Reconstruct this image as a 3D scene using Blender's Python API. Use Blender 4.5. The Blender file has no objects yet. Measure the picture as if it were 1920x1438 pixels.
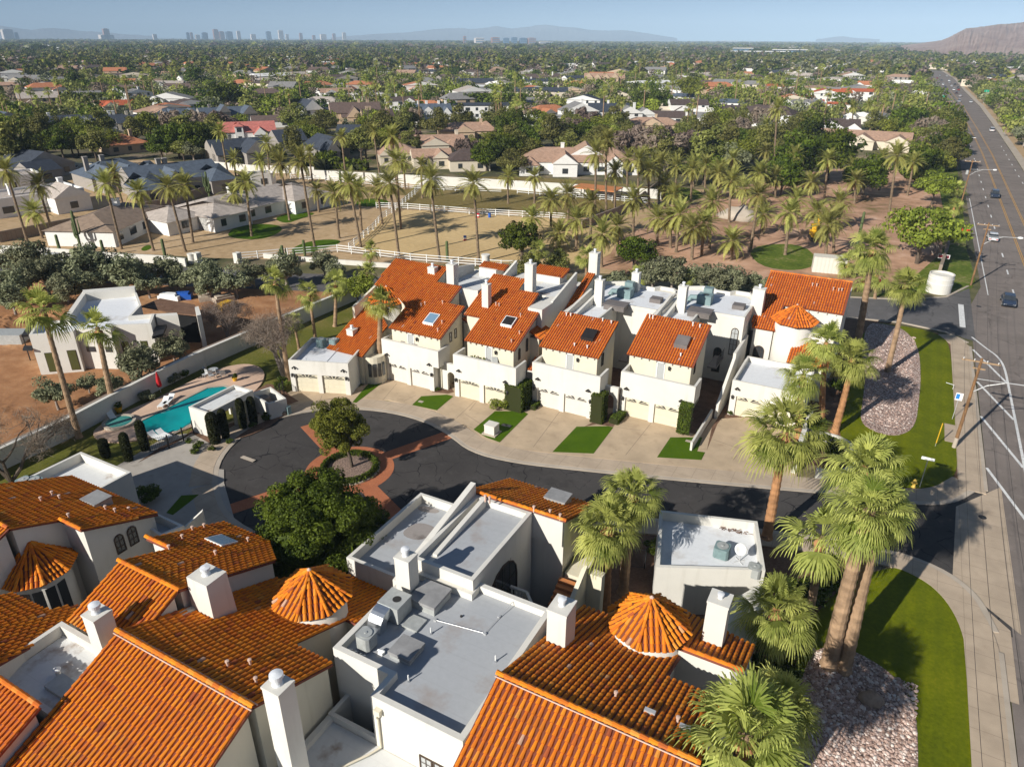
import bpy, math, random
import numpy as np
from mathutils import Vector, Matrix
D = bpy.data; SC = bpy.context.scene; COL = SC.collection
R = math.radians
# ---------------------------------------------------------------- camera
F = 1335.0; HZ = 72.5; YAW = R(28.3); ROLL = 0.0045; H = 35.0
pit = math.atan((719 - HZ) / F)
cam = D.objects.new('camera', D.cameras.new('camera')); COL.objects.link(cam)
cam.location = (0, 0, H)
cam.matrix_world = Matrix.Translation((0, 0, H)) @ Matrix.Rotation(YAW, 4, 'Z') @ Matrix.Rotation(math.pi/2 - pit, 4, 'X') @ Matrix.Rotation(ROLL, 4, 'Z')
cam.data.sensor_fit = 'HORIZONTAL'; cam.data.sensor_width = 36; cam.data.lens = 36 * F / 1920
cam.data.clip_start = 0.5; cam.data.clip_end = 90000
SC.camera = cam
# ---------------------------------------------------------------- sky and sun
SAZ, SEL = R(71), R(28.6)            # the way the light travels on the ground; sun elevation
LD = Vector((math.cos(SAZ) * math.cos(SEL), math.sin(SAZ) * math.cos(SEL), -math.sin(SEL)))
w = D.worlds.new('World'); SC.world = w; w.use_nodes = True
nt = w.node_tree; bg = nt.nodes['Background']
sky = nt.nodes.new('ShaderNodeTexSky'); sky.sky_type = 'NISHITA'; sky.sun_disc = False
sky.sun_elevation = SEL; sky.sun_rotation = math.atan2(-LD.x, -LD.y)
sky.air_density = 1.0; sky.dust_density = 0.6; sky.ozone_density = 1.6; sky.altitude = 300
tc = nt.nodes.new('ShaderNodeTexCoord'); mpg = nt.nodes.new('ShaderNodeMapping'); mpg.inputs['Scale'].default_value = (1, 1, 2.6); mpg.inputs['Location'].default_value = (0, 0, .10)
nt.links.new(tc.outputs['Generated'], mpg.inputs[0]); nt.links.new(mpg.outputs[0], sky.inputs[0])
nt.links.new(sky.outputs[0], bg.inputs[0]); bg.inputs[1].default_value = 0.084
sun = D.objects.new('sun', D.lights.new('sun', 'SUN')); COL.objects.link(sun)
sun.data.energy = 5.0; sun.data.angle = R(0.5); sun.data.color = (1.0, 0.965, 0.90)
sun.rotation_euler = LD.to_track_quat('-Z', 'Y').to_euler(); sun.location = (-60, -80, 120)
SC.view_settings.view_transform = 'Standard'; SC.view_settings.look = 'None'
SC.view_settings.exposure = 0.36; SC.view_settings.gamma = 1.0
SC.cycles.max_bounces = 6; SC.cycles.diffuse_bounces = 3; SC.cycles.glossy_bounces = 3
SC.cycles.transmission_bounces = 4; SC.cycles.transparent_max_bounces = 6; SC.cycles.volume_bounces = 0
# ---------------------------------------------------------------- pixel rays to points on the ground or on a wall of known place
_p = pit
FW = np.array([-math.sin(YAW)*math.cos(_p), math.cos(YAW)*math.cos(_p), -math.sin(_p)])
_r = np.array([math.cos(YAW), math.sin(YAW), 0.]); _u = np.cross(_r, FW)
RR = _r*math.cos(ROLL) + _u*math.sin(ROLL); UU = _u*math.cos(ROLL) - _r*math.sin(ROLL)
def ray(px, py): return FW + RR*((px-960)/F) - UU*((py-719)/F)
def at(px, py, z=0.0):
    d = ray(px, py); t = (z-H)/d[2]; return (d[0]*t, d[1]*t, z)
def onx(px, py, x):
    d = ray(px, py); t = x/d[0]; return (x, d[1]*t, H+d[2]*t)
def ony(px, py, y):
    d = ray(px, py); t = y/d[1]; return (d[0]*t, y, H+d[2]*t)
def proj(x, y, z):
    v = np.array([x, y, z-H]); k = v@FW; return 960+F*(v@RR)/k, 719-F*(v@UU)/k
def tall(bx, by, ty):
    B = at(bx, by); lo, hi = 0.3, 34.0
    for _ in range(40):
        m = (lo+hi)/2
        if proj(B[0], B[1], m)[1] > ty: lo = m
        else: hi = m
    return m
# ---------------------------------------------------------------- mesh helper
class MB:
    def __init__(s): s.v = []; s.f = []; s.t = []; s.mi = []
    def add(s, vs, fs, tint=0.5, m=0):
        o = len(s.v); s.v.extend([tuple(map(float, p)) for p in vs])
        for f in fs: s.f.append([i+o for i in f]); s.t.append(tint); s.mi.append(m)
        return s
    def box(s, x0, y0, z0, x1, y1, z1, tint=0.5, m=0):
        x0, x1 = sorted((x0, x1)); y0, y1 = sorted((y0, y1)); z0, z1 = sorted((z0, z1))
        return s.add([(x0,y0,z0),(x1,y0,z0),(x1,y1,z0),(x0,y1,z0),(x0,y0,z1),(x1,y0,z1),(x1,y1,z1),(x0,y1,z1)],
            [(0,3,2,1),(4,5,6,7),(0,1,5,4),(1,2,6,5),(2,3,7,6),(3,0,4,7)], tint, m)
    def prism(s, poly, z0, z1, tint=0.5, m=0):
        """poly: xy list; z0, z1 numbers or per-vertex lists"""
        n = len(poly)
        a = sum(poly[i][0]*poly[(i+1)%n][1]-poly[(i+1)%n][0]*poly[i][1] for i in range(n))
        Z0 = z0 if hasattr(z0, '__len__') else [z0]*n; Z1 = z1 if hasattr(z1, '__len__') else [z1]*n
        idx = list(range(n)) if a > 0 else list(range(n))[::-1]
        vs = [(poly[i][0], poly[i][1], Z0[i]) for i in idx] + [(poly[i][0], poly[i][1], Z1[i]) for i in idx]
        return s.add(vs, [list(range(n))[::-1], list(range(n, 2*n))] + [(i, (i+1)%n, n+(i+1)%n, n+i) for i in range(n)], tint, m)
    def ring(s, poly, z0, z1, th, tint=0.5, m=0):
        """parapet: band of thickness th inside an xy polygon"""
        q = inset(poly, th); n = len(poly)
        for i in range(n):
            j = (i+1) % n
            s.prism([poly[i], poly[j], q[j], q[i]], z0, z1, tint, m)
        return s
    def tube(s, pts, rad, n=8, tint=0.5, cap=True, m=0):
        pts = [Vector(p) for p in pts]; rs = rad if hasattr(rad, '__len__') else [rad]*len(pts)
        vs = []; fs = []
        for i, p in enumerate(pts):
            d = (pts[min(i+1, len(pts)-1)] - pts[max(i-1, 0)]).normalized()
            a = d.orthogonal().normalized() if i == 0 else (pa - d*pa.dot(d)).normalized()
            pa = a; b = d.cross(a)
            for k in range(n):
                an = 2*math.pi*k/n; vs.append(p + (a*math.cos(an)+b*math.sin(an))*rs[i])
        for i in range(len(pts)-1):
            for k in range(n):
                fs.append((i*n+k, i*n+(k+1)%n, (i+1)*n+(k+1)%n, (i+1)*n+k))
        if cap: fs.append(tuple(range(n))[::-1]); fs.append(tuple(range((len(pts)-1)*n, len(pts)*n)))
        return s.add(vs, fs, tint, m)
    def lathe(s, c, prof, n=16, tint=0.5, m=0):
        """prof: (r, z) list, around a vertical line through c"""
        vs = []; fs = []
        for r, z in prof:
            for k in range(n): vs.append((c[0]+r*math.cos(2*math.pi*k/n), c[1]+r*math.sin(2*math.pi*k/n), c[2]+z))
        L = len(prof)
        for i in range(L-1):
            for k in range(n): fs.append((i*n+k, i*n+(k+1)%n, (i+1)*n+(k+1)%n, (i+1)*n+k))
        if prof[0][0] > 1e-4: fs.append(tuple(range(n))[::-1])
        if prof[-1][0] > 1e-4: fs.append(tuple(range((L-1)*n, L*n)))
        return s.add(vs, fs, tint, m)
    def xform(s, M):
        s.v = [tuple(M @ Vector(p)) for p in s.v]; return s
    def sheet(s, poly, z, tint=0.5, m=0):
        n = len(poly); a = sum(poly[i][0]*poly[(i+1)%n][1]-poly[(i+1)%n][0]*poly[i][1] for i in range(n))
        q = poly if a > 0 else poly[::-1]
        return s.add([(p[0], p[1], z) for p in q], [list(range(n))], tint, m)
    def build(s, name, mat, parent=None, smooth=False):
        me = D.meshes.new(name); me.from_pydata(s.v, [], s.f)
        return fin(me, name, mat, parent, smooth, np.array(s.t, 'f'), s.mi)
def fin(me, name, mat, parent, smooth, tints, mi=None):
    mats = mat if isinstance(mat, (list, tuple)) else [mat]
    for m in mats: me.materials.append(m)
    at_ = me.attributes.new('tint', 'FLOAT', 'FACE'); at_.data.foreach_set('value', tints)
    if mi is not None and any(mi): me.polygons.foreach_set('material_index', mi)
    if smooth: me.polygons.foreach_set('use_smooth', [True]*len(me.polygons))
    me.update(); me.validate()
    o = D.objects.new(name, me); COL.objects.link(o)
    if parent is not None:
        o.parent = parent
        if parent.get('abs'): o.location = tuple(-Vector(world_loc(parent)))
    return o
def world_loc(o):
    L = Vector(o.location)
    while o.parent: o = o.parent; L += Vector(o.location)
    return L
def npmesh(name, V, nper, mat, parent=None, tints=None, smooth=False):
    """V: (faces*nper, 3) array of separate faces"""
    V = np.asarray(V, 'f').reshape(-1, 3); nf = len(V)//nper
    me = D.meshes.new(name); me.vertices.add(len(V)); me.loops.add(len(V)); me.polygons.add(nf)
    me.vertices.foreach_set('co', V.ravel()); me.loops.foreach_set('vertex_index', np.arange(len(V), dtype='i'))
    me.polygons.foreach_set('loop_start', np.arange(0, len(V), nper, dtype='i'))
    me.update(calc_edges=True)
    return fin(me, name, mat, parent, smooth, np.asarray(tints if tints is not None else np.full(nf, .5), 'f'))
def inset(poly, d):
    n = len(poly); a = sum(poly[i][0]*poly[(i+1)%n][1]-poly[(i+1)%n][0]*poly[i][1] for i in range(n)); sg = 1 if a > 0 else -1
    out = []
    for i in range(n):
        p0, p1, p2 = Vector(poly[i-1][:2]), Vector(poly[i][:2]), Vector(poly[(i+1)%n][:2])
        e1 = (p1-p0).normalized(); e2 = (p2-p1).normalized()
        n1 = Vector((-e1.y, e1.x))*sg; n2 = Vector((-e2.y, e2.x))*sg
        k = max(0.35, 1+n1.dot(n2)); m = (n1+n2)/k
        out.append((p1.x+m.x*d, p1.y+m.y*d))
    return out
def smooth_poly(pts, it=2, closed=True):
    for _ in range(it):
        q = []; n = len(pts)
        for i in range(n if closed else n-1):
            a, b = pts[i], pts[(i+1)%n]
            q += [tuple(.75*a[k]+.25*b[k] for k in range(2)), tuple(.25*a[k]+.75*b[k] for k in range(2))]
        if not closed: q = [pts[0]] + q + [pts[-1]]
        pts = q
    return pts
def AT(l, z=0.0): return [at(x, y, z)[:2] for x, y in l]
# ---------------------------------------------------------------- things
def tag(o, label, cat, group=None, kind=None):
    if label: o['label'] = label
    if cat: o['category'] = cat
    if group: o['group'] = group
    if kind: o['kind'] = kind
    return o
def thing(name, loc, label, cat, group=None, absol=True):
    o = D.objects.new(name, None); COL.objects.link(o); o.location = loc; o.empty_display_size = .3
    if absol: o['abs'] = 1
    return tag(o, label, cat, group)
def struct(name, mb, mat): 
    o = mb.build(name, mat); o['kind'] = 'structure'; return o
def sub(p, name, mb, mat, smooth=False):
    """a sub-part: child of a part that was built in world coordinates (its location is minus its thing's)"""
    me_o = mb.build(name, mat, None, smooth); me_o.parent = p
    L = world_loc(p); me_o.location = (-L.x, -L.y, -L.z); return me_o
def copy_tree(o, parent=None):
    c = o.copy(); COL.objects.link(c); c.parent = parent
    for ch in list(o.children): copy_tree(ch, c)
    return c
# ---------------------------------------------------------------- materials
def lin(c):
    if isinstance(c, str):
        c = [int(c[i:i+2], 16)/255 for i in (0, 2, 4)]; c = [x/12.92 if x < .04045 else ((x+.055)/1.055)**2.4 for x in c]
    return (c[0], c[1], c[2], 1)
class NT:
    def __init__(s, name):
        s.m = D.materials.new(name); s.m.use_nodes = True; s.t = s.m.node_tree; s.b = s.t.nodes['Principled BSDF']
        s.b.inputs['Roughness'].default_value = .85; s.b.inputs['Specular IOR Level'].default_value = .12
    def n(s, typ, **k):
        nd = s.t.nodes.new(typ)
        for a, b in k.items():
            if a.startswith('i_'):
                nd.inputs[a[2:].replace('_', ' ')].default_value = b
            else: setattr(nd, a, b)
        return nd
    def l(s, a, b): s.t.links.new(a, b)
    def pos(s): 
        if not hasattr(s, '_g'): s._g = s.n('ShaderNodeNewGeometry')
        return s._g.outputs['Position']
    def obj(s):
        if not hasattr(s, '_o'): s._o = s.n('ShaderNodeTexCoord')
        return s._o.outputs['Object']
    def noise(s, scale, detail=4, vec=None, rough=.6):
        nd = s.n('ShaderNodeTexNoise'); nd.inputs['Scale'].default_value = scale; nd.inputs['Detail'].default_value = detail
        nd.inputs['Roughness'].default_value = rough
        s.l(vec if vec is not None else s.pos(), nd.inputs['Vector']); return nd.outputs['Fac']
    def ramp(s, fac, stops):
        r = s.n('ShaderNodeValToRGB'); e = r.color_ramp.elements
        while len(e) < len(stops): e.new(.5)
        for k, (p, c) in enumerate(stops): e[k].position = p; e[k].color = lin(c)
        s.l(fac, r.inputs[0]); return r.outputs[0]
    def fr(s, fac, a, b, lo=0., hi=1.):
        r = s.n('ShaderNodeMapRange'); r.inputs[1].default_value = a; r.inputs[2].default_value = b
        r.inputs[3].default_value = lo; r.inputs[4].default_value = hi; s.l(fac, r.inputs[0]); return r.outputs[0]
    def mix(s, fac, a, b, mode='MIX'):
        m = s.n('ShaderNodeMix', data_type='RGBA', blend_type=mode)
        if isinstance(fac, (int, float)): m.inputs[0].default_value = fac
        else: s.l(fac, m.inputs[0])
        for sock, v in ((m.inputs[6], a), (m.inputs[7], b)):
            if isinstance(v, (tuple, list, str)): sock.default_value = lin(v)
            else: s.l(v, sock)
        return m.outputs[2]
    def math(s, op, a, b=None):
        m = s.n('ShaderNodeMath', operation=op)
        for i, v in enumerate((a, b)):
            if v is None: continue
            if isinstance(v, (int, float)): m.inputs[i].default_value = v
            else: s.l(v, m.inputs[i])
        return m.outputs[0]
    def tint(s): return s.n('ShaderNodeAttribute', attribute_name='tint').outputs['Fac']
    def orand(s): return s.n('ShaderNodeObjectInfo').outputs['Random']
    def bump(s, h, st=.3, dist=.05):
        b = s.n('ShaderNodeBump'); b.inputs['Strength'].default_value = st; b.inputs['Distance'].default_value = dist
        s.l(h, b.inputs['Height']); s.l(b.outputs[0], s.b.inputs['Normal'])
    def col(s, c):
        if isinstance(c, (tuple, list, str)): s.b.inputs['Base Color'].default_value = lin(c)
        else: s.l(c, s.b.inputs['Base Color'])
        return s.m
def flat(name, c, rough=.7, metal=0, var=.12, scale=1.5, bump=0, spec=.3):
    n = NT(name); n.b.inputs['Roughness'].default_value = rough; n.b.inputs['Metallic'].default_value = metal
    n.b.inputs['Specular IOR Level'].default_value = spec
    c = lin(c)[:3]; f = n.noise(scale, 5)
    n.col(n.mix(n.fr(f, .3, .7), tuple(x*(1-var) for x in c), tuple(min(1, x*(1+var)) for x in c)))
    if bump: n.bump(n.noise(scale*12, 3), bump, .02)
    return n.m
M = {}
def stucco(name, c, dirt=.17):
    n = NT(name); c = lin(c)[:3]
    a = n.fr(n.noise(.35, 6), .35, .7); base = n.mix(a, c, tuple(x*.90 for x in c))
    mp = n.n('ShaderNodeMapping'); n.l(n.pos(), mp.inputs[0]); mp.inputs['Scale'].default_value = (1.6, 1.6, .18)
    st = n.fr(n.noise(1.0, 6, mp.outputs[0]), .55, .85)
    base = n.mix(n.math('MULTIPLY', st, dirt*4), base, (c[0]*.72, c[1]*.70, c[2]*.66))
    n.bump(n.noise(9, 4), .25, .03); return n.col(base)
M['stucco'] = stucco('stucco_white', (.69, .66, .59))
M['cream'] = stucco('stucco_cream', (.69, .63, .49))
def flatroof(name, c, dirtc, amt):
    n = NT(name); c = lin(c)[:3]; f = n.noise(.55, 7); g = n.noise(3.2, 5)
    b = n.mix(n.fr(g, .35, .7), c, tuple(x*.93 for x in c))
    b = n.mix(n.math('MULTIPLY', n.fr(f, .55, .72), amt), b, dirtc)
    # laps of the roofing sheet, one every metre
    sx = n.n('ShaderNodeSeparateXYZ'); n.l(n.pos(), sx.inputs[0])
    wv = n.math('FRACT', sx.outputs[1]); ln = n.math('LESS_THAN', wv, .04)
    b = n.mix(n.math('MULTIPLY', ln, .22), b, tuple(x*.7 for x in c))
    return n.col(b)
M['roof_white'] = flatroof('roof_coating_white', (.72, .73, .74), (.42, .36, .30), .55)
M['roof_grey'] = flatroof('roof_membrane_grey', (.40, .41, .42), (.30, .24, .20), .6)
M['roof_worn'] = flatroof('roof_coating_worn', (.66, .66, .64), (.26, .17, .11), 1.0)
def tiles(name, cols, ox=.5):
    n = NT(name); n.b.inputs['Roughness'].default_value = .75; n.b.inputs['Specular IOR Level'].default_value = .2
    b = n.ramp(n.tint(), cols); f = n.noise(.6, 6); g = n.noise(7, 4)
    b = n.mix(n.math('MULTIPLY', n.fr(f, .52, .75), ox), b, (.16, .065, .025))
    b = n.mix(n.math('MULTIPLY', n.fr(g, .4, .75), .14), b, (.32, .13, .05)); return n.col(b)
M['tile'] = tiles('clay_tile', [(0, (.18, .05, .03)), (.2, (.42, .10, .03)), (.4, (.66, .17, .012)), (.7, (.78, .25, .012)), (.92, (.72, .30, .05)), (1, (.58, .36, .24))], .4)
M['tile_dark'] = M['tile']
M['tile_red'] = tiles('clay_tile_red', [(0, (.24, .06, .03)), (.3, (.54, .12, .015)), (.65, (.68, .18, .015)), (.9, (.70, .25, .04)), (1, (.62, .36, .26))], .25)
M['mortar'] = flat('mortar', (.60, .42, .33), .9)
def asphalt(name, c, crack=0, scale=.4):
    n = NT(name); n.b.inputs['Roughness'].default_value = .9; c = lin(c)[:3]
    b = n.mix(n.fr(n.noise(.12, 5), .35, .7), tuple(x*.82 for x in c), tuple(x*1.22 for x in c))
    b = n.mix(n.fr(n.noise(14, 3), .3, .8, 0, .35), b, tuple(x*1.6 for x in c)); b = n.mix(n.fr(n.noise(.7, 6, None, .7), .52, .68, 0, .35), b, tuple(x*1.7 for x in c)); b = n.mix(n.fr(n.noise(.3, 6), .58, .66, 0, .4), b, tuple(x*.6 for x in c))
    if crack:
        v = n.n('ShaderNodeTexVoronoi', feature='DISTANCE_TO_EDGE'); v.inputs['Scale'].default_value = scale
        nz = n.n('ShaderNodeTexNoise'); nz.inputs['Scale'].default_value = .7; n.l(n.pos(), nz.inputs['Vector'])
        mx = n.mix(.9, n.pos(), nz.outputs['Color'], 'ADD'); n.l(mx, v.inputs['Vector'])
        k = n.math('MULTIPLY', n.math('LESS_THAN', v.outputs['Distance'], .014), n.fr(n.noise(.5, 3), .42, .58))
        b = n.mix(n.math('MULTIPLY', k, crack), b, (.012, .012, .013))
    return n.col(b)
M['asphalt_cul'] = asphalt('asphalt_court', (.056, .051, .048), .85, .42)
M['asphalt_road'] = asphalt('asphalt_main', (.185, .155, .135), .3, .12)
M['asphalt_side'] = asphalt('asphalt_side', (.115, .108, .105), .3, .2)
def concrete(name, c, joint=0, stain=.3):
    n = NT(name); c = lin(c)[:3]
    b = n.mix(n.fr(n.noise(.45, 6), .3, .72), tuple(x*.80 for x in c), tuple(x*1.1 for x in c))
    b = n.mix(n.math('MULTIPLY', n.fr(n.noise(1.1, 7), .56, .78), stain), b, (c[0]*.5, c[1]*.45, c[2]*.42))
    b = n.mix(n.fr(n.noise(20, 2), .3, .8, 0, .12), b, tuple(x*.7 for x in c))
    if joint:
        sx = n.n('ShaderNodeSeparateXYZ'); n.l(n.pos(), sx.inputs[0])
        for k in (0, 1):
            q = n.math('FRACT', n.math('DIVIDE', sx.outputs[k], joint)); b = n.mix(n.math('MULTIPLY', n.math('LESS_THAN', q, .045/joint), .5), b, tuple(x*.5 for x in c))
    return n.col(b)
M['drive'] = concrete('concrete_drive', (.50, .38, .255), 0, .5)
M['walk'] = concrete('concrete_walk', (.47, .37, .27), 1.6, .25)
M['kerb'] = concrete('concrete_kerb', (.46, .39, .31), 0, .2)
M['pave_old'] = concrete('concrete_pale', (.40, .36, .31), 0, .5)
M['deck'] = concrete('pool_deck_surface', (.62, .43, .31), 0, .1)
def speck(name, stops, s1=2.5, s2=.25, bumpst=.4, vs=None):
    n = NT(name); f = n.noise(s1, 6); g = n.noise(s2, 5)
    h = n.math('ADD', n.math('MULTIPLY', f, .55), n.math('MULTIPLY', g, .55))
    n.bump(n.noise(s1*4, 4), bumpst, .05); return n.col(n.ramp(n.fr(h, .36, .74), stops))
M['turf'] = speck('artificial_turf', [(0, (.04, .085, .001)), (1, (.075, .135, .001))], 9, .5, .2)
M['lawn'] = speck('lawn_grass', [(0, (.07, .09, .001)), (.5, (.125, .145, .001)), (.8, (.16, .17, .003)), (1, (.22, .19, .01))], 5, .22, .35)
_m = M['lawn']; _t = _m.node_tree; _b = _t.nodes['Principled BSDF']; _l = _b.inputs['Base Color'].links[0].from_socket
_g = _t.nodes.new('ShaderNodeNewGeometry'); _s = _t.nodes.new('ShaderNodeSeparateXYZ'); _t.links.new(_g.outputs['Position'], _s.inputs[0]); _w = _t.nodes.new('ShaderNodeMath'); _w.operation = 'SINE'; _k = _t.nodes.new('ShaderNodeMath'); _k.operation = 'MULTIPLY'; _k.inputs[1].default_value = 5.6; _t.links.new(_s.outputs[0], _k.inputs[0]); _t.links.new(_k.outputs[0], _w.inputs[0])
_r = _t.nodes.new('ShaderNodeMapRange'); _r.inputs[1].default_value = -.4; _r.inputs[2].default_value = .4; _r.inputs[4].default_value = .16; _t.links.new(_w.outputs[0], _r.inputs[0]); _x = _t.nodes.new('ShaderNodeMix'); _x.data_type = 'RGBA'; _t.links.new(_r.outputs[0], _x.inputs[0]); _t.links.new(_l, _x.inputs[6]); _x.inputs[7].default_value = (.06, .09, .006, 1); _t.links.new(_x.outputs[2], _b.inputs['Base Color'])
M['lawn_dry'] = speck('lawn_dry', [(0, (.07, .085, .012)), (.5, (.125, .125, .022)), (1, (.22, .17, .06))], 4, .2, .4)
M['field'] = speck('field_grass', [(0, (.15, .115, .035)), (.5, (.20, .15, .05)), (1, (.27, .20, .09))], .8, .06, .2)
M['sand'] = speck('arena_sand', [(0, (.46, .32, .15)), (1, (.64, .46, .23))], 1.2, .08, .3)
M['dirt'] = speck('bare_dirt', [(0, (.22, .10, .045)), (.5, (.36, .18, .085)), (1, (.50, .29, .15))], .5, .07, 1.0)
M['dirt_red'] = speck('grove_dirt', [(0, (.15, .13, .04)), (.3, (.34, .20, .12)), (.65, (.52, .31, .20)), (1, (.62, .42, .30))], .3, .045, .6)
M['dirt_tan'] = speck('yard_earth', [(0, (.30, .20, .10)), (.6, (.46, .32, .18)), (1, (.54, .40, .26))], .8, .07, .3)
M['mulch'] = speck('bed_mulch', [(0, (.10, .055, .035)), (1, (.24, .14, .09))], 6, 1, .6)
M['weeds'] = speck('roadside_weeds', [(0, (.04, .07, .008)), (.55, (.11, .15, .015)), (1, (.30, .23, .11))], 1.5, .2, .6)
def gravel(name, sc, cols):
    n = NT(name); v = n.n('ShaderNodeTexVoronoi'); v.inputs['Scale'].default_value = sc; n.l(n.pos(), v.inputs['Vector'])
    sx = n.n('ShaderNodeSeparateColor'); n.l(v.outputs['Color'], sx.inputs[0])
    b = n.ramp(sx.outputs[0], cols); d = n.fr(v.outputs['Distance'], .0, .75/1, 1, .25)
    b = n.mix(n.fr(v.outputs['Distance'], .35, .9), b, (.12, .085, .07)); n.bump(d, .9, .06); return n.col(b)
M['gravel'] = gravel('river_stone_bed', 8.0, [(0, (.26, .165, .13)), (.35, (.46, .31, .25)), (.7, (.60, .43, .36)), (1, (.76, .66, .58))])
M['gravel_s'] = gravel('fine_gravel', 14, [(0, (.24, .16, .12)), (1, (.46, .33, .26))])
def brick(name, c1, c2, mort):
    n = NT(name); b = n.n('ShaderNodeTexBrick'); b.inputs['Scale'].default_value = 4.5
    b.inputs['Color1'].default_value = lin(c1); b.inputs['Color2'].default_value = lin(c2); b.inputs['Mortar'].default_value = lin(mort)
    n.l(n.pos(), b.inputs['Vector']); return n.col(n.mix(n.fr(n.noise(.8, 5), .3, .7, 0, .35), b.outputs[0], (.20, .07, .04)))
M['brick'] = brick('brick_paving', (.42, .13, .055), (.52, .18, .08), (.30, .16, .10))
M['block'] = brick('block_wall', (.30, .25, .20), (.34, .29, .24), (.20, .17, .14))
M['white'] = flat('white_paint', (.80, .80, .77), .6, var=.04)
M['paint'] = flat('road_paint_white', (.66, .65, .62), .7, var=.2, scale=3)
M['yellow'] = flat('road_paint_yellow', (.52, .27, .045), .7, var=.25, scale=3)
M['garage'] = flat('garage_door_cream', (.66, .60, .45), .55, var=.03)
M['garage_w'] = flat('garage_door_white', (.66, .62, .54), .55, var=.03)
M['dark'] = flat('dark_metal', (.03, .028, .027), .5)
M['bronze'] = flat('bronze_frame', (.07, .045, .03), .5)
M['hvac'] = flat('painted_steel_grey', (.42, .43, .41), .5, .2, .12, 3)
M['hvac_g'] = flat('painted_steel_green', (.20, .28, .28), .55, .1, .15, 3)
M['galv'] = flat('galvanised_steel', (.62, .64, .66), .28, .9, .1, 2)
M['taupe'] = flat('duct_cover_taupe', (.16, .14, .13), .6, var=.15, scale=1.2)
M['hatch'] = flat('hatch_grey', (.27, .265, .26), .65, var=.2, scale=1.4)
M['cover'] = flat('cover_black', (.022, .019, .018), .45, var=.2)
M['wood'] = flat('utility_wood', (.22, .12, .055), .85, var=.3, scale=2)
M['wood_pale'] = flat('weathered_wood', (.36, .24, .14), .85, var=.2, scale=2)
M['steel'] = flat('lamp_arm_steel', (.58, .58, .57), .4, .4)
M['black'] = flat('iron_black', (.018, .018, .018), .5)
M['terracotta'] = flat('terracotta', (.52, .20, .07), .7)
M['red'] = flat('canvas_red', (.50, .015, .02), .7)
M['blue'] = flat('barrel_blue', (.02, .10, .42), .4)
M['yellow_m'] = flat('machine_yellow', (.66, .38, .02), .5)
M['hydrant'] = flat('hydrant_yellow', (.75, .50, .09), .45)
M['rock'] = flat('boulder_stone', (.30, .22, .16), .9, var=.3, scale=2.5, bump=.6)
def glass(name, c, rough=.12):
    n = NT(name); n.b.inputs['Roughness'].default_value = rough; n.b.inputs['Specular IOR Level'].default_value = .8; n.b.inputs['Metallic'].default_value = 0.0
    return n.col(c)
M['glass'] = glass('window_glass', (.035, .04, .045)); M['glass_b'] = glass('skylight_glass', (.16, .26, .36), .2)
M['glass_p'] = glass('curtained_glass', (.42, .43, .42), .3); M['glass_y'] = glass('green_window_glass', (.07, .08, .025), .2)
def water(name, c1, c2):
    n = NT(name); n.b.inputs['Roughness'].default_value = .06; n.b.inputs['Specular IOR Level'].default_value = .5
    n.bump(n.noise(2.2, 4), .22, .05); return n.col(n.mix(n.fr(n.noise(.25, 3), .35, .65), c1, c2))
M['water'] = water('pool_water', (.0, .23, .235), (.0, .34, .33)); M['water2'] = water('spa_water', (.015, .17, .15), (.10, .33, .29))
def leaf(name, lo, hi, var=.25, trans=.22, old=None):
    n = NT(name); n.b.inputs['Roughness'].default_value = .62; n.b.inputs['Specular IOR Level'].default_value = .22
    b = n.mix(n.tint(), lo, hi)
    h = n.n('ShaderNodeHueSaturation'); n.l(b, h.inputs['Color'])
    n.l(n.fr(n.orand(), 0, 1, .5-.05*var, .5+.07*var), h.inputs['Hue']); n.l(n.fr(n.orand(), 0, 1, 1-var, 1+var), h.inputs['Value'])
    n.col(h.outputs[0])
    if trans:
        t = n.n('ShaderNodeBsdfTranslucent'); n.l(h.outputs[0], t.inputs[0]); mx = n.n('ShaderNodeMixShader'); mx.inputs[0].default_value = trans
        n.l(n.b.outputs[0], mx.inputs[1]); n.l(t.outputs[0], mx.inputs[2]); n.l(mx.outputs[0], n.t.nodes['Material Output'].inputs[0])
    return n.m
M['fan'] = leaf('fan_palm_leaf', (.12, .16, .020), (.56, .57, .15), .10, .38)
M['date'] = leaf('date_palm_leaf', (.15, .16, .03), (.52, .48, .14), .22, .3)
M['date_old'] = leaf('date_palm_dry', (.28, .18, .07), (.46, .31, .13), .2)
M['skirt'] = leaf('dry_fronds', (.20, .13, .06), (.40, .28, .14), .2)
M['trunk_p'] = flat('palm_trunk', (.30, .195, .115), .9, var=.35, scale=1.6, bump=.6)
M['trunk_o'] = flat('palm_trunk_rust', (.38, .19, .085), .9, var=.3, scale=1.6, bump=.6)
M['trunk_d'] = flat('palm_trunk_brown', (.19, .135, .085), .9, var=.35, scale=2, bump=.6)
M['bark'] = flat('bark', (.10, .075, .055), .9, var=.3, scale=3)
M['bark_g'] = flat('bark_pale', (.30, .25, .21), .9, var=.2, scale=3)
M['leaf_dk'] = leaf('citrus_leaf', (.03, .05, .003), (.15, .19, .014), .2)
M['leaf_md'] = leaf('tree_leaf', (.075, .08, .018), (.30, .285, .07), .3)
M['leaf_yl'] = leaf('mesquite_leaf', (.08, .10, .010), (.31, .33, .04), .25)
M['leaf_ol'] = leaf('olive_leaf', (.10, .11, .055), (.34, .34, .19), .2)
M['leaf_br'] = leaf('bare_twig', (.15, .105, .08), (.30, .225, .18), .3)
M['hedge'] = leaf('hedge_leaf', (.03, .05, .004), (.13, .165, .016), .15)
M['hedge_dk'] = leaf('cypress_leaf', (.018, .022, .006), (.06, .065, .018), .1)
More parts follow.
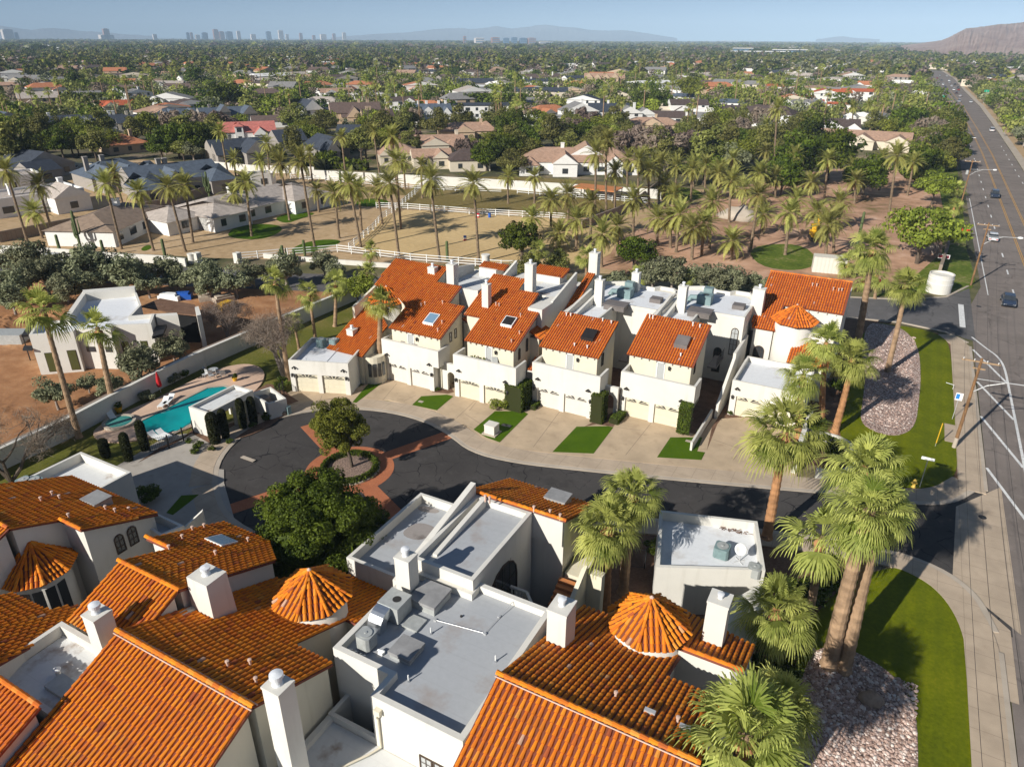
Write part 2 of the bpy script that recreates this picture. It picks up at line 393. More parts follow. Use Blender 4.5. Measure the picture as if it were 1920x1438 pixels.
M['cactus'] = flat('cactus_green', (.10, .13, .05), .8, var=.2, scale=3)
M['hill'] = speck('hill_rock', [(0, (.20, .13, .11)), (.5, (.32, .22, .18)), (.8, (.38, .28, .23)), (1, (.20, .19, .12))], .02, .004, .8)
M['hill_far'] = flat('far_hill_rock', (.16, .15, .15), .9, var=.2, scale=.001)
# ================================================================ SETTING
def strip(mb, line, a, b, z0, z1, tint=.5):
    """band between offsets a and b to the left of an open polyline"""
    n = len(line); L = []
    for i in range(n):
        p = Vector(line[i][:2]); d = (Vector(line[min(i+1, n-1)][:2]) - Vector(line[max(i-1, 0)][:2])).normalized()
        nn = Vector((-d.y, d.x)); L.append((tuple(p+nn*a), tuple(p+nn*b)))
    for i in range(n-1):
        q = [L[i][0], L[i+1][0], L[i+1][1], L[i][1]]
        if z1 is None: mb.sheet(q, z0, tint)
        else: mb.prism(q, z0, z1, tint)
    return mb
# the ground: one sheet to the horizon
n = NT('plain'); f = n.noise(.018, 8); g = n.noise(.12, 6); h = n.noise(.0035, 5)
b = n.ramp(n.fr(g, .32, .7), [(0, (.07, .075, .03)), (.4, (.15, .135, .06)), (.7, (.28, .21, .13)), (1, (.40, .31, .22))])
b = n.mix(n.fr(f, .45, .6), b, (.055, .06, .03)); b = n.mix(n.fr(h, .55, .7, 0, .5), b, (.16, .13, .10))
# far away the town shows as specks of pale roofs between dark crowns
v = n.n('ShaderNodeTexVoronoi'); v.inputs['Scale'].default_value = .022; n.l(n.pos(), v.inputs['Vector'])
sc_ = n.n('ShaderNodeSeparateColor'); n.l(v.outputs['Color'], sc_.inputs[0])
pk = n.math('MULTIPLY', n.math('GREATER_THAN', sc_.outputs[0], .80), n.math('LESS_THAN', v.outputs['Distance'], .30))
ln_ = n.n('ShaderNodeVectorMath', operation='LENGTH'); n.l(n.pos(), ln_.inputs[0])
b = n.mix(n.math('MULTIPLY', pk, n.fr(ln_.outputs['Value'], 900, 1800)), b, (.55, .50, .45))
n.bump(g, .5, .3); M['plain'] = n.col(b)
mb = MB(); mb.sheet([(-19500, -350), (19500, -350), (19500, 19800), (-19500, 19800)], -.03); struct('ground', mb, M['plain'])
# dry tan earth of the ranch, pink dirt of the palm grove, orange dirt of the building plot
mb = MB(); mb.sheet([(-230, 92), (-160, 64), (-104, 83), (-66, 100), (-40, 108), (-41, 190), (-90, 178), (-160, 158), (-215, 150)], -.015); struct('ranch_ground', mb, M['dirt_tan'])
mb = MB(); mb.sheet(smooth_poly([(-48, 108), (-20, 112), (10.5, 124), (12.6, 160), (12.6, 240), (-6, 260), (-30, 225), (-42, 180), (-46, 140)]), -.011); struct('grove_ground', mb, M['dirt_red'])
mb = MB(); mb.sheet([(-150, 20), (-68.5, 18), (-69.5, 80), (-80, 78), (-118, 64), (-165, 44)], -.007); struct('building_plot', mb, M['dirt'])
# graded and rutted soil of the plot
GX, GY = np.meshgrid(np.linspace(-112, -69.6, 170), np.linspace(19, 66, 190), indexing='ij')
def ns(x, y, s, p): return np.sin(x*s+p+1.7*np.sin(y*s*.7+p*2))*np.cos(y*s*1.1-p+1.3*np.sin(x*s*.9+p))
gz = .8*ns(GX, GY, .22, 1)+.30*ns(GX, GY, .55, 2)+.14*ns(GX, GY, 1.3, 3)+.07*ns(GX, GY, 3.1, 4)+.05*np.abs(np.sin((GX*.8+GY*.6)*2.4))
gz = gz*.75+.25+np.random.default_rng(3).normal(0, .025, gz.shape); hd = np.minimum(np.hypot((GX+79)*.8, GY-47), 30); msk = np.clip((np.hypot(GX+80, GY-47)-11)/9, 0, 1)*np.clip((-70.5-GX)/5, 0, 1)*np.clip((GY-19.5)/3, 0, 1)*np.clip((62-(GX+112)*-.02-GY)/6, 0, 1)*np.clip((GX+111)/5, 0, 1)
gz = np.clip(gz, 0, 2)*msk*1.15-.004; n1, n2 = GX.shape; vs = np.stack([GX, GY, gz], -1).reshape(-1, 3).tolist()
mb = MB(); mb.add(vs, [(i*n2+j, (i+1)*n2+j, (i+1)*n2+j+1, i*n2+j+1) for i in range(n1-1) for j in range(n2-1)]); struct('graded_earth', mb, M['dirt'])
mb = MB(); mb.sheet([(-68, 5), (-28, 5), (-28, 30), (-40, 56), (-46, 62), (-53, 82), (-68, 80)], -.003); struct('side_lawn', mb, M['lawn_dry'])
mb = MB(); mb.sheet([(-52, 56), (-1, 62), (10, 62), (10, 104), (-1, 106), (-52, 88)], .001); struct('garden_earth', mb, M['mulch'])
mb = MB(); mb.sheet([(-50, 0), (3.4, 0), (3.4, 52), (-12, 48), (-26, 42), (-30, 34), (-50, 28)], .001); struct('garden_soil', mb, M['mulch'])
mb = MB(); mb.sheet(smooth_poly(AT([(735,402),(770,352),(800,338),(930,330),(1100,338),(1235,352),(1225,372),(1150,390),(1090,410),(1060,404),(760,384)])), .0); struct('field', mb, M['field'])
mb = MB(); mb.sheet(AT([(590,345),(900,362),(1235,372),(1240,378),(900,370),(770,368),(600,352)]), .006); struct('field_edge', mb, M['field'])
mb = MB(); mb.sheet(smooth_poly(AT([(650,466),(690,430),(728,402),(765,392),(1060,409),(1180,418),(1130,500),(1010,500),(937,492),(770,480)]), 1), .005); struct('arena_sand', mb, M['sand'])
for nm, pl in (('lawn_patch', [(425,446),(432,430),(462,420),(520,421),(532,430),(510,444),(480,450)]), ('lawn_patch', [(512,410),(540,400),(600,398),(560,412),(535,420)]),
               ('lawn_patch', [(543,475),(552,462),(590,450),(635,449),(640,456),(600,468),(575,476)]), ('lawn_patch', [(665,385),(672,374),(705,372),(732,377),(720,387),(690,388)]),
               ('lawn_patch', [(262,468),(275,459),(290,462),(272,472)])):
    mb = MB(); mb.sheet(smooth_poly(AT(pl)), .010); struct(nm, mb, M['turf'])
for pl in ([(1400,462),(1500,455),(1540,490),(1500,510),(1420,500)], [(1215,355),(1300,350),(1330,375),(1230,378)], [(1800,420),(1812,470),(1838,545),(1760,552),(1795,470)]):
    mb = MB(); mb.sheet(smooth_poly(AT(pl)), .010); struct('grass_verge', mb, M['weeds'])
mb = MB(); mb.sheet([(-1, 116.5), (12.4, 127), (12.9, 190), (12.9, 300), (6, 300), (9, 190), (8.6, 150), (3, 124)], .0125); struct('roadside_weeds', mb, M['weeds'])
# ---------------------------------------------------------------- roads
RL = [(12, -80), (11.9, 60), (12, 118), (13.9, 130), (14, 300), (13, 380), (9.7, 515), (5, 681), (0, 900), (-12, 1130)]
RRt = [(30, -80), (30, 60), (30, 118), (30, 130), (30.2, 300), (30, 380), (29, 527), (24.8, 693), (21, 900), (10, 1130)]
mb = MB()
for i in range(len(RL)-1): mb.sheet([RL[i], RRt[i], RRt[i+1], RL[i+1]], .02)
struct('main_road', mb, M['asphalt_road'])
mb = MB(); mb.sheet([(12.3, 103.5), (12.3, 128.5), (9, 121.5), (4, 117.4), (-3, 114.8), (-71, 88.5), (-115, 72), (-200, 42), (-196, 32), (-113, 62.5), (-71, 79.5), (-6, 104.6), (3.5, 106.6), (9, 105.6), (11, 104)][::-1], .024)
struct('side_road', mb, M['asphalt_side'])
NC = smooth_poly([(-47.2,33.6),(-50.2,36.6),(-51.9,41.2),(-51.0,45.6),(-47.8,49.2),(-43.2,51.2),(-38.4,51.6),(-34.2,50.4),(-30.6,48.6),(-26.2,48.9),(-20.6,50.6),(-12.5,53.2),(-3.4,56.4),(2.6,58.6),(6.6,59.4),(9.4,61.2),(11.2,64.6)], 2, False)
SCu = smooth_poly([(11.6,46),(10.6,49.6),(8.2,51.6),(4.5,52.0),(-4,50),(-12,47.2),(-20,43.6),(-26.6,40.6),(-29.6,37),(-32,33.2),(-37,30.2),(-42.6,30.6),(-47.2,33.6)], 2, False)
mb = MB(); mb.sheet(NC + [(12.4, 64.6), (12.4, 46)] + SCu[:-1], .028); struct('court_road', mb, M['asphalt_cul'])
mb = MB(); mb.sheet([(9.0, 50.4), (12.9, 46.5), (12.9, 66), (9.4, 60.8)], .032); struct('road_apron', mb, M['walk']); mb = MB(); mb.sheet([(10.6,40),(12.3,40),(12.3,46.6),(9.2,50.2),(9.8,46)], .0335); struct('road_apron', mb, M['walk'])
mb = MB(); strip(mb, NC, 0, .45, 0, .10); strip(mb, SCu, 0, .45, 0, .10)
strip(mb, [(11.9, 64.6), (11.85, 80), (11.8, 101)], .05, .35, 0, .13); strip(mb, [(12, 0), (11.95, 30), (11.8, 44)], .05, .35, 0, .13)
strip(mb, [(12.0,129.5), (9, 122), (4, 117.6), (-3, 115), (-30, 104.5)][::-1], -.35, 0, 0, .12); strip(mb, [(11.5,102.5), (9, 105.4), (3.5, 106.5), (-6, 104.4), (-30, 95)], 0, .35, 0, .12)
struct('kerb', mb, M['kerb'])
mb = MB(); strip(mb, NC, .45, 2.3, 0, .115); strip(mb, SCu, .45, 2.1, 0, .115)
strip(mb, [(11.8, 64), (11.75, 80), (11.6, 101), (10.0, 104.6)], .1, 2.2, 0, .124); strip(mb, smooth_poly([(11.66,-5),(11.66,43),(11.2,46.4),(10.0,49.2),(8.2,51.0),(5.4,51.9)], 2, False), 0, 1.95, 0, .124)
mb.prism([(9.9,72.5),(8.6,72.5),(8.6,76.5),(9.9,76.5)], 0, .12)
struct('pavement', mb, M['walk'])
# east side of the main road
mb = MB(); strip(mb, RRt, -2.4, -.2, -.01, .12); struct('pavement', mb, M['kerb'])
mb = MB(); strip(mb, RRt, -5.0, -2.4, .0, None); struct('path', mb, M['dirt_tan'])
# ---------------------------------------------------------------- painted markings
def dashes(x, y0, y1, ln, gap, w_=.12):
    m = MB(); y = y0
    while y < y1:
        k = 0 if y < 300 else -(y-300)**2/42000*1.0; k = max(k, -22)
        m.sheet([(x-w_+k, y), (x+w_+k, y), (x+w_+k, y+ln), (x-w_+k, y+ln)], .030); y += ln+gap
    return m
mb = dashes(18.25, 128, 330, 3, 9)
for x in (28.2,): 
    q = dashes(x, 60, 330, 3, 9); mb.v, mb.f, mb.t, mb.mi = mb.v, mb.f, mb.t, mb.mi; mb.add(q.v, q.f)
q = dashes(17.4, 336, 620, 3, 9); mb.add(q.v, q.f)
struct('lane_dashes', mb, M['paint'])
mb = MB(); mb.sheet([(14.65,126),(14.8,126),(14.75,210),(14.6,210)], .030)
mb.v += []; hl = smooth_poly([(11.9,105),(13.4,101.4),(14.5,99.2),(15.0,95.8),(15.0,89),(15,82),(15,72),(15,-20)], 2, False); strip(mb, hl, -.1, .14, .030, None)
for a, c in (((11.9,100.2),(14.9,90.9)), ((11.95,89.6),(14.9,80.9)), ((11.95,80.2),(14.9,70.6)), ((11.95, 69), (14.9, 59.6))): strip(mb, [a, c], -.13, .13, .034, None)
mb.sheet([(10.6,108.5),(11.3,108.5),(11.3,119),(10.6,119)], .034)
struct('lane_lines', mb, M['paint'])
mb = MB()
for x in (21.2, 24.0):
    for s_ in (-.14, .14): 
        pl = [(x+s_, 0), (x+s_, 300), (x+s_-1, 380), (x-3.4+s_, 515), (x-8+s_, 681)]
        strip(mb, pl, -.06, .06, .031, None)
struct('centre_lines', mb, M['yellow'])
# ---------------------------------------------------------------- island and brick paving in the court
IC = (-38.6, 40.95)
def circ(c, r, n=48, a0=0): return [(c[0]+r*math.cos(a0+2*math.pi*k/n), c[1]+r*math.sin(a0+2*math.pi*k/n)) for k in range(n)]
mb = MB(); mb.ring(circ(IC, 3.95), .028, .044, 1.25)
for tx, ty in (at(577, 797)[:2], at(848, 813)[:2], at(412, 962)[:2], at(760, 985)[:2]):
    d = Vector((tx-IC[0], ty-IC[1])); L = d.length; d.normalize(); nn = Vector((-d.y, d.x)); p = Vector(IC)+d*3.8; q = Vector((tx, ty))
    mb.prism([tuple(p+nn*.75)[:2], tuple(q+nn*.75)[:2], tuple(q-nn*.75)[:2], tuple(p-nn*.75)[:2]], .0285, .0405)
struct('brick_paving', mb, M['brick'])
mb = MB(); mb.ring(circ(IC, 2.7), .02, .17, .18); struct('kerb', mb, M['kerb'])
mb = MB(); mb.lathe((IC[0], IC[1], 0), [(2.52, .02), (2.5, .14), (1.5, .22), (0, .30)], 32); struct('gravel_bed', mb, M['gravel_s'])
# ---------------------------------------------------------------- driveways and lawns of the north row
mb = MB(); mb.prism([(-54.9,39.6),(-54.5,50.3),(-49,53),(-47.6,59),(-30,61.5),(-21,63.5),(-13,65.5),(-9.2,68.2),(-3.4,67.5),(-3.0,58.9),(-12.9,55.6),(-21.2,52.9),(-27,51.2),(-29.9,50.9),(-33.4,52.6),(-38.1,53.9),(-43.9,53.5),(-49.1,51.2),(-52.9,47.0),(-54.2,41.2)], 0, .108)
struct('driveway', mb, M['drive'])
mb = MB()   # expansion joints
for a, c in (((780,741),(757,752)),((744,719),(712,757)),((900,745),(880,770)),((1052,768),(1000,838)),((1224,789),(1173,853)),((862,738),(857,741)),((894,748),(856,784)),
             ((604,741),(594,767)),((1430,792),(1375,862)),((1005,783),(1047,795)),((1158,801),(1201,807)),((872,776),(902,795)),((1338,824),(1388,842))):
    A, B = at(*a, .108), at(*c, .108); strip(mb, [A, B], -.018, .018, .1105, None)
struct('pavement_joint', mb, flat('joint_dark', (.16,.12,.09), .9))
for pl, z in (([(704,704),(728,709),(668,755),(661,754)], .118), ([(790,743),(838,740),(850,743),(819,769),(773,759)], .118), ([(928,771),(980,771),(990,776),(937,829),(912,820),(888,805)], .118),
              ([(1081,800),(1140,799),(1150,801),(1113,850),(1036,847)], .118), ([(1257,820),(1317,820),(1307,846),(1322,848),(1315,862),(1232,857)], .118), ([(340,929),(373,927),(324,965),(312,961)], .118), ([(1436,866),(1470,868),(1462,877),(1434,874)], .118)):
    mb = MB(); mb.prism(AT(pl, .12), .09, .135); struct('turf', mb, M['turf'])
for pl in ([(560,752),(545,742),(520,720),(500,720),(468,738),(512,765),(545,757)], [(257,868),(300,838),(360,812),(400,835),(470,815),(505,800),(545,770),(490,770),(450,790),(400,800),(380,790),(330,830)],
           [(950,768),(985,766),(1008,740),(1000,735),(975,745)], [(1095,800),(1118,795),(1150,800),(1163,780),(1150,772)], [(1270,808),(1315,815),(1340,780),(1330,770),(1280,795)], [(1335,800),(1325,845),(1345,795),(1370,760),(1365,755)], [(810,735),(840,738),(852,735),(845,725),(815,722)]):
    mb = MB(); mb.sheet(AT(pl, .12), .114); struct('planting_bed', mb, M['mulch'])
mb = MB(); mb.prism([(-56.5,24.2),(-49.2,24),(-41,26.5),(-42.5,28.8),(-47.2,32.0),(-50.8,34.6),(-54.2,40.5),(-58,37.0)], 0, .104); struct('driveway', mb, M['pave_old'])
mb = MB(); mb.prism(AT([(225,925),(262,880),(300,866),(420,880),(420,905),(440,975),(500,1010),(380,1060)], .1), 0, .092); struct('driveway', mb, M['pave_old'])
# ---------------------------------------------------------------- corner lawns, gravel beds
mb = MB(); mb.prism(smooth_poly([(-1.4,70),(2.4,61.6),(6.0,61.8),(8.3,63.6),(9.5,66.2),(9.65,70.6),(9.55,82),(9.4,101.4),(7.8,104.2),(4.4,105.0),(-1.2,104.4)], 2), -.01, .10); struct('corner_lawn', mb, M['lawn'])
mb = MB(); mb.prism(smooth_poly([(-.6,104),(1.6,104.4),(3.9,103.8),(5.8,98.1),(6.3,88),(6.2,79.9),(6.0,74),(4.6,71.2),(2.6,71.0),(1.0,72.6),(.9,78),(.6,86),(-.4,92)], 2), .02, .13); struct('gravel_bed', mb, M['gravel'])
mb = MB(); mb.prism(smooth_poly([(.8,43.2),(4.4,49.6),(7.2,50.3),(8.9,48.8),(9.8,46.2),(10.05,42),(10.05,20),(.5,20),(.2,36)], 2), -.01, .10); struct('corner_lawn', mb, M['lawn'])
mb = MB(); mb.prism(smooth_poly([(.9,38.0),(2.0,39.6),(3.6,39.7),(5.6,38.9),(6.8,37.2),(7.2,34),(7.2,20),(1.0,20),(.6,33)], 2), .02, .13); struct('gravel_bed', mb, M['gravel'])
# loose stones on the beds
rng = np.random.default_rng(5)
def stones(name, inside, n_, r0, r1, z):
    V = []; T = []
    ico = [(0,0,1),(.89,0,.45),(.28,.85,.45),(-.72,.53,.45),(-.72,-.53,.45),(.28,-.85,.45),(.72,.53,-.3),(-.28,.85,-.3),(-.89,0,-.3),(-.28,-.85,-.3),(.72,-.53,-.3)]
    fs = [(0,1,2),(0,2,3),(0,3,4),(0,4,5),(0,5,1),(1,6,2),(2,7,3),(3,8,4),(4,9,5),(5,10,1),(2,6,7),(3,7,8),(4,8,9),(5,9,10),(1,10,6)]
    ico = np.array(ico); fs = np.array(fs); k = 0
    while k < n_:
        x, y = inside(rng)
        if x is None: continue
        r = r0+(r1-r0)*rng.random()**2.5; s = np.array([1, .6+.4*rng.random(), .5+.2*rng.random()])*r; a = rng.random()*6.28
        p = ico*(1+rng.normal(0, .1, ico.shape))*s; ca, sa = math.cos(a), math.sin(a)
        p = np.stack([p[:,0]*ca-p[:,1]*sa+x, p[:,0]*sa+p[:,1]*ca+y, p[:,2]+z], 1); V.append(p[fs].reshape(-1, 3)); T += [rng.random()]*len(fs); k += 1
    o = npmesh(name, np.concatenate(V), 3, M['pebble'], None, T); o['kind'] = 'stuff'; return o
n = NT('pebble'); M['pebble'] = n.col(n.ramp(n.tint(), [(0, (.27,.18,.14)), (.4, (.46,.32,.26)), (.75, (.60,.46,.39)), (1, (.78,.70,.62))]))
stones('stones', lambda r: (1.1+r.random()*5.9, 24+r.random()*14.6), 7000, .04, .17, .13)
stones('stones', lambda r: (1.3+r.random()*4.2, 73+r.random()*28), 1500, .06, .16, .13)
mb = MB(); mb.lathe((0,0,0), [(.62, 0), (.66, .25), (.5, .5), (.2, .62), (0, .64)], 14)
mb.v = [(x*1.1+.06*math.sin(y*7), y*.8+.05*math.cos(x*9), z*(1+.1*math.sin(x*5+y*3))) for x, y, z in mb.v]
o = mb.build('boulder', M['rock'], None, True); o.location = (4.6, 36.0, .08); tag(o, 'brown boulder lying among the river stones of the near bed', 'boulder')
# ---------------------------------------------------------------- pool
deck = smooth_poly([(-65.6,34.5),(-66.0,38.5),(-65.7,41.5),(-66.1,46),(-66.2,50.5),(-64.4,53.2),(-61.2,52.8),(-58.6,50),(-57.2,46),(-57.2,38.5),(-58.8,36.2),(-61,33.6),(-63.8,33.2)], 2)
pool = [(-62.7,37.2),(-63.0,46.2),(-61.8,47.3),(-60.2,47.2),(-59.0,45.8),(-57.9,43.2),(-57.9,37.6),(-59.2,36.4),(-61.2,36.4)]
spa_c = (-64.2, 36.3)
n_ = len(deck)
mb = MB(); mb.ring(deck, 0, .14, .3)
# deck surface around the water: quads from the pool rim outwards
def loop_at(poly, k):      # point where a ray from the middle at angle k meets the polygon
    cx, cy = -61.0, 42.0; dx, dy = math.cos(k), math.sin(k); best = 0
    for i in range(len(poly)):
        (x1, y1), (x2, y2) = poly[i], poly[(i+1)%len(poly)]; ex, ey = x2-x1, y2-y1; den = dx*ey-dy*ex
        if abs(den) < 1e-9: continue
        t = ((x1-cx)*ey-(y1-cy)*ex)/den; u = ((x1-cx)*dy-(y1-cy)*dx)/den
        if 0 <= u <= 1 and t > best: best = t
    return (cx+dx*best, cy+dy*best)
K = 96; din = [loop_at(pool, 2*math.pi*k/K) for k in range(K)]; dout = [loop_at(inset(deck, .3), 2*math.pi*k/K) for k in range(K)]
for k in range(K): mb.sheet([din[k], dout[k], dout[(k+1)%K], din[(k+1)%K]], .142)
pd = thing('swimming_pool', (-61, 41, 0), 'turquoise swimming pool set in a tan deck beside the white cabana', 'swimming pool')
struct('pool_deck', mb, M['deck'])
mb = MB(); mb.ring(inset(pool, -.3), .13, .165, .3); mb.build('coping', M['kerb'], pd)
mb = MB(); mb.sheet(pool, .10); mb.build('water', M['water'], pd)
sp = thing('spa', (spa_c[0], spa_c[1], 0), 'round raised spa with green water next to the pool', 'spa')
mb = MB(); mb.lathe((*spa_c, 0), [(1.55, .1), (1.55, .42), (1.25, .42), (1.25, .2)], 32); mb.build('rim', M['kerb'], sp)
mb = MB(); mb.sheet(circ(spa_c, 1.25, 32), .34); mb.build('water', M['water2'], sp)
# ================================================================ BUILDING HELPERS
def pln(px, py, P):
    y0, z0, s = P; d = ray(px, py); t = (z0-s*y0-H)/(d[2]-s*d[1]); return (d[0]*t, d[1]*t, H+d[2]*t)
def pz(y, P): return P[1]+P[2]*(y-P[0])
def arc_tile(V, T, o, U, W, N, r0, r1, L, tint, seg=4, closed=True):
    """one barrel tile: o = foot centre, U across, W up the slope, N out of the roof"""
    a = [math.pi*k/seg for k in range(seg+1)]
    lo = [o + U*(r0*math.cos(k)) + N*(r0*math.sin(k)*.9+.036) for k in a]; hi = [o + W*L + U*(r1*math.cos(k)) + N*(r1*math.sin(k)*.9) for k in a]
    for k in range(seg):
        V += [lo[k], lo[k+1], hi[k+1], hi[k]]; T.append(tint)
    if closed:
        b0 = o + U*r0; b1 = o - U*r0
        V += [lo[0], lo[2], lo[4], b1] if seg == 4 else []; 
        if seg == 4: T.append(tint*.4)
def tile_roof(name, P3, parent, mat, seed=1, pitch=.27, L=.46, flip=False, seg=4, thick=.13):
    """clay barrel tiles over a planar 3D polygon (list of xyz)"""
    rg = random.Random(seed); P = [Vector(p) for p in P3]; c = sum(P, Vector())/len(P)
    nrm = Vector()
    for i in range(len(P)): nrm += (P[i]-c).cross(P[(i+1)%len(P)]-c)
    nrm.normalize()
    if nrm.z < 0: nrm = -nrm; P = P[::-1]
    W = (Vector((0,0,1)) - nrm*nrm.z).normalized(); U = W.cross(nrm).normalized()
    o = P[0]; uv = [((p-o).dot(U), (p-o).dot(W)) for p in P]
    mb = MB()
    lowered = [p - nrm*thick for p in P]; n = len(P)
    mb.add([tuple(p) for p in P]+[tuple(p) for p in lowered], [list(range(n)), list(range(n, 2*n))[::-1]]+[(i, n+i, n+(i+1)%n, (i+1)%n) for i in range(n)], .0)  # pan surface tinted darkest, painting in the shade between the barrels
    V = []; T = []
    u0, u1 = min(a for a, b in uv), max(a for a, b in uv); vbase = min(b for a, b in uv)
    k = 0; u = u0 + pitch*.5
    while u < u1 - pitch*.3:
        cr = []
        for i in range(n):
            (a0, b0), (a1, b1) = uv[i], uv[(i+1)%n]
            if (a0-u)*(a1-u) < 0: cr.append(b0+(b1-b0)*(u-a0)/(a1-a0))
        cr.sort()
        jit = rg.uniform(-.006, .006); colt = rg.uniform(-.1, .1)
        for j in range(0, len(cr)-1, 2):
            va, vb = cr[j], cr[j+1]; v = va - (.05 if va-vbase < .3 else 0)
            while v < vb-.08:
                l = min(L, vb-v); t = min(1, max(.04, .55+colt*.6+rg.gauss(0, .10) + (.4 if rg.random() < .015 else 0) - (.25 if rg.random() < .04 else 0)))
                q = o + U*(u+jit+rg.uniform(-.005, .005)) + W*v
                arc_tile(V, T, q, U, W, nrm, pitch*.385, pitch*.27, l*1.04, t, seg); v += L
        u += pitch
    for i in range(0, len(V), 4): mb.add(V[i:i+4], [(0,1,2,3)], T[i//4])
    return mb.build(name, mat, parent)
def ridge(mb, a, b, r=.14, L=.4, up=True, seed=3):
    """row of cap tiles bedded in mortar from a to b"""
    rg = random.Random(seed); a, b = Vector(a), Vector(b); W = (b-a); D_ = W.length; W.normalize()
    U = W.cross(Vector((0,0,1))).normalized(); N = U.cross(W)
    V = []; T = []; v = 0
    while v < D_-.05:
        l = min(L, D_-v); arc_tile(V, T, a+W*v+N*.06, U, W, N, r, r*.84, l, min(1, max(0, .55+rg.gauss(0, .15)))); v += L
    for i in range(0, len(V), 4): mb.add(V[i:i+4], [(0,1,2,3)], T[i//4])
def ridge_obj(name, segs, parent, mat=None):
    mb = MB(); m2 = MB()
    for i, (a, b) in enumerate(segs): ridge(mb, a, b, seed=i)
    return mb.build(name, mat or M['tile'], parent)
def mortar_line(segs, parent, drop=.03):
    mb = MB()
    for a, b in segs:
        a, b = Vector(a), Vector(b); d = (b-a).normalized(); s = d.cross(Vector((0,0,1))).normalized()*.17
        mb.tube([a+s+Vector((0,0,drop)), b+s+Vector((0,0,drop))], .035, 5); mb.tube([a-s+Vector((0,0,drop)), b-s+Vector((0,0,drop))], .035, 5)
    return mb.build('ridge_mortar', M['mortar'], parent)
def under(mb, P3, d=.22, z0=0, drop=.14):
    """walls below a planar roof polygon"""
    P = [Vector(p) for p in P3]; q = inset([tuple(p) for p in P], d); c = sum(P, Vector())/len(P); nrm = Vector()
    for i in range(len(P)): nrm += (P[i]-c).cross(P[(i+1)%len(P)]-c)
    if nrm.z < 0: nrm = -nrm
    zt = [c.z-(nrm.x*(x-c.x)+nrm.y*(y-c.y))/nrm.z-drop for x, y in q]
    mb.prism(q, z0, zt); return mb
def pxroof(pl, P): return [pln(x, y, P) for x, y in pl]
def chimney(parent, x, y, z0, z1, w=.9, d=.75, cap=True, slope=0, r=.2, z_flue=.55):
    r *= .8; z_flue *= .9
    mb = MB(); mb.box(x-w/2, y-d/2, z0, x+w/2, y+d/2, z1); mb.box(x-w/2-.03, y-d/2-.03, z1-.1, x+w/2+.03, y+d/2+.03, z1+.02)
    o = mb.build('chimney', M['stucco'], parent)
    if cap:
        m = MB(); m.lathe((x, y, z1), [(r*1.0, 0), (r*.8, z_flue*.2), (r*.8, z_flue*.6), (r*1.15, z_flue*.62), (r*1.15, z_flue*.9), (r*.5, z_flue*.97), (0, z_flue)], 20)
        q = sub(o, 'flue_cap', m, M['roof_white'])
    return o
def win(parent, face, a0, a1, z0, z1, c, arch=False, mat='glass', frame='bronze', bars=(1, 2), dep=.06, wallname='window'):
    """window in a wall: face 's' looks to -y at y=c (a along x), 'n' to +y, 'e' to +x at x=c (a along y), 'w' to -x"""
    def P(a, z, o): return {'s': (a, c-o, z), 'n': (a, c+o, z), 'e': (c+o, a, z), 'w': (c-o, a, z)}[face]
    out = [(a0, z0), (a1, z0)]
    if arch:
        r = (a1-a0)/2; cx = (a0+a1)/2; out += [(cx+r*math.cos(math.pi*k/8), z1-r+r*math.sin(math.pi*k/8)) for k in range(9)]
    else: out += [(a1, z1), (a0, z1)]
    q = inset(out, .07); n = len(out)
    fb = MB()
    for i in range(n):
        j = (i+1) % n; fb.add([P(*out[i], dep), P(*out[j], dep), P(*q[j], dep), P(*q[i], dep), P(*out[i], -.02), P(*out[j], -.02), P(*q[j], -.02), P(*q[i], -.02)],
                              [(0,1,2,3), (7,6,5,4), (0,4,5,1), (2,6,7,3)])
    zt = z1-.05
    for k in range(1, bars[0]+1):
        a = a0+(a1-a0)*k/(bars[0]+1); fb.add([P(a-.02, z0+.05, dep-.015), P(a+.02, z0+.05, dep-.015), P(a+.02, zt, dep-.015), P(a-.02, zt, dep-.015)], [(0,1,2,3)])
    for k in range(1, bars[1]+1):
        z = z0+(z1-z0)*k/(bars[1]+1); fb.add([P(a0+.05, z-.02, dep-.013), P(a1-.05, z-.02, dep-.013), P(a1-.05, z+.02, dep-.013), P(a0+.05, z+.02, dep-.013)], [(0,1,2,3)])
    o = fb.build(wallname, M[frame], parent)
    g = MB(); g.add([P(x, z, dep-.045) for x, z in q], [list(range(n))]); sub(o, 'pane', g, M[mat]); return o
def garage_door(parent, x0, x1, z1, y, mat='garage', fan=True):
    """recessed sectional door in a front wall at y; fan light slits along its top"""
    mb = MB(); h = z1/4
    for k in range(4):
        mb.box(x0, y+.20, k*h+.012, x1, y+.26, (k+1)*h-.012, .5)
    mb.box(x0, y+.23, 0, x1, y+.28, z1, .5)
    for k in range(4):
        for j in range(4):
            a = x0+(x1-x0)*(j+.12)/4; b = x0+(x1-x0)*(j+.88)/4
            if k < 3: mb.box(a, y+.188, k*h+.12, b, y+.21, (k+1)*h-.12)
    o = mb.build('garage_door', M[mat], parent)
    if fan:
        g = MB(); cx = (x0+x1)/2; zb = z1-h*.86
        for k in range(7):
            a0 = math.pi*(k+.18)/7; a1 = math.pi*(k+.82)/7
            if fan == 2 and k in (3,): continue
            r0x, r1x = .30, (x1-x0)*.46; r0z, r1z = .06, h*.70
            g.add([(cx-r0x*math.cos(a0), y+.183, zb+r0z*math.sin(a0)), (cx-r1x*math.cos(a0), y+.183, zb+r1z*math.sin(a0)), (cx-r1x*math.cos(a1), y+.183, zb+r1z*math.sin(a1)), (cx-r0x*math.cos(a1), y+.183, zb+r0z*math.sin(a1))], [(0,1,2,3)])
        sub(o, 'fan_light', g, M['dark'])
    return o
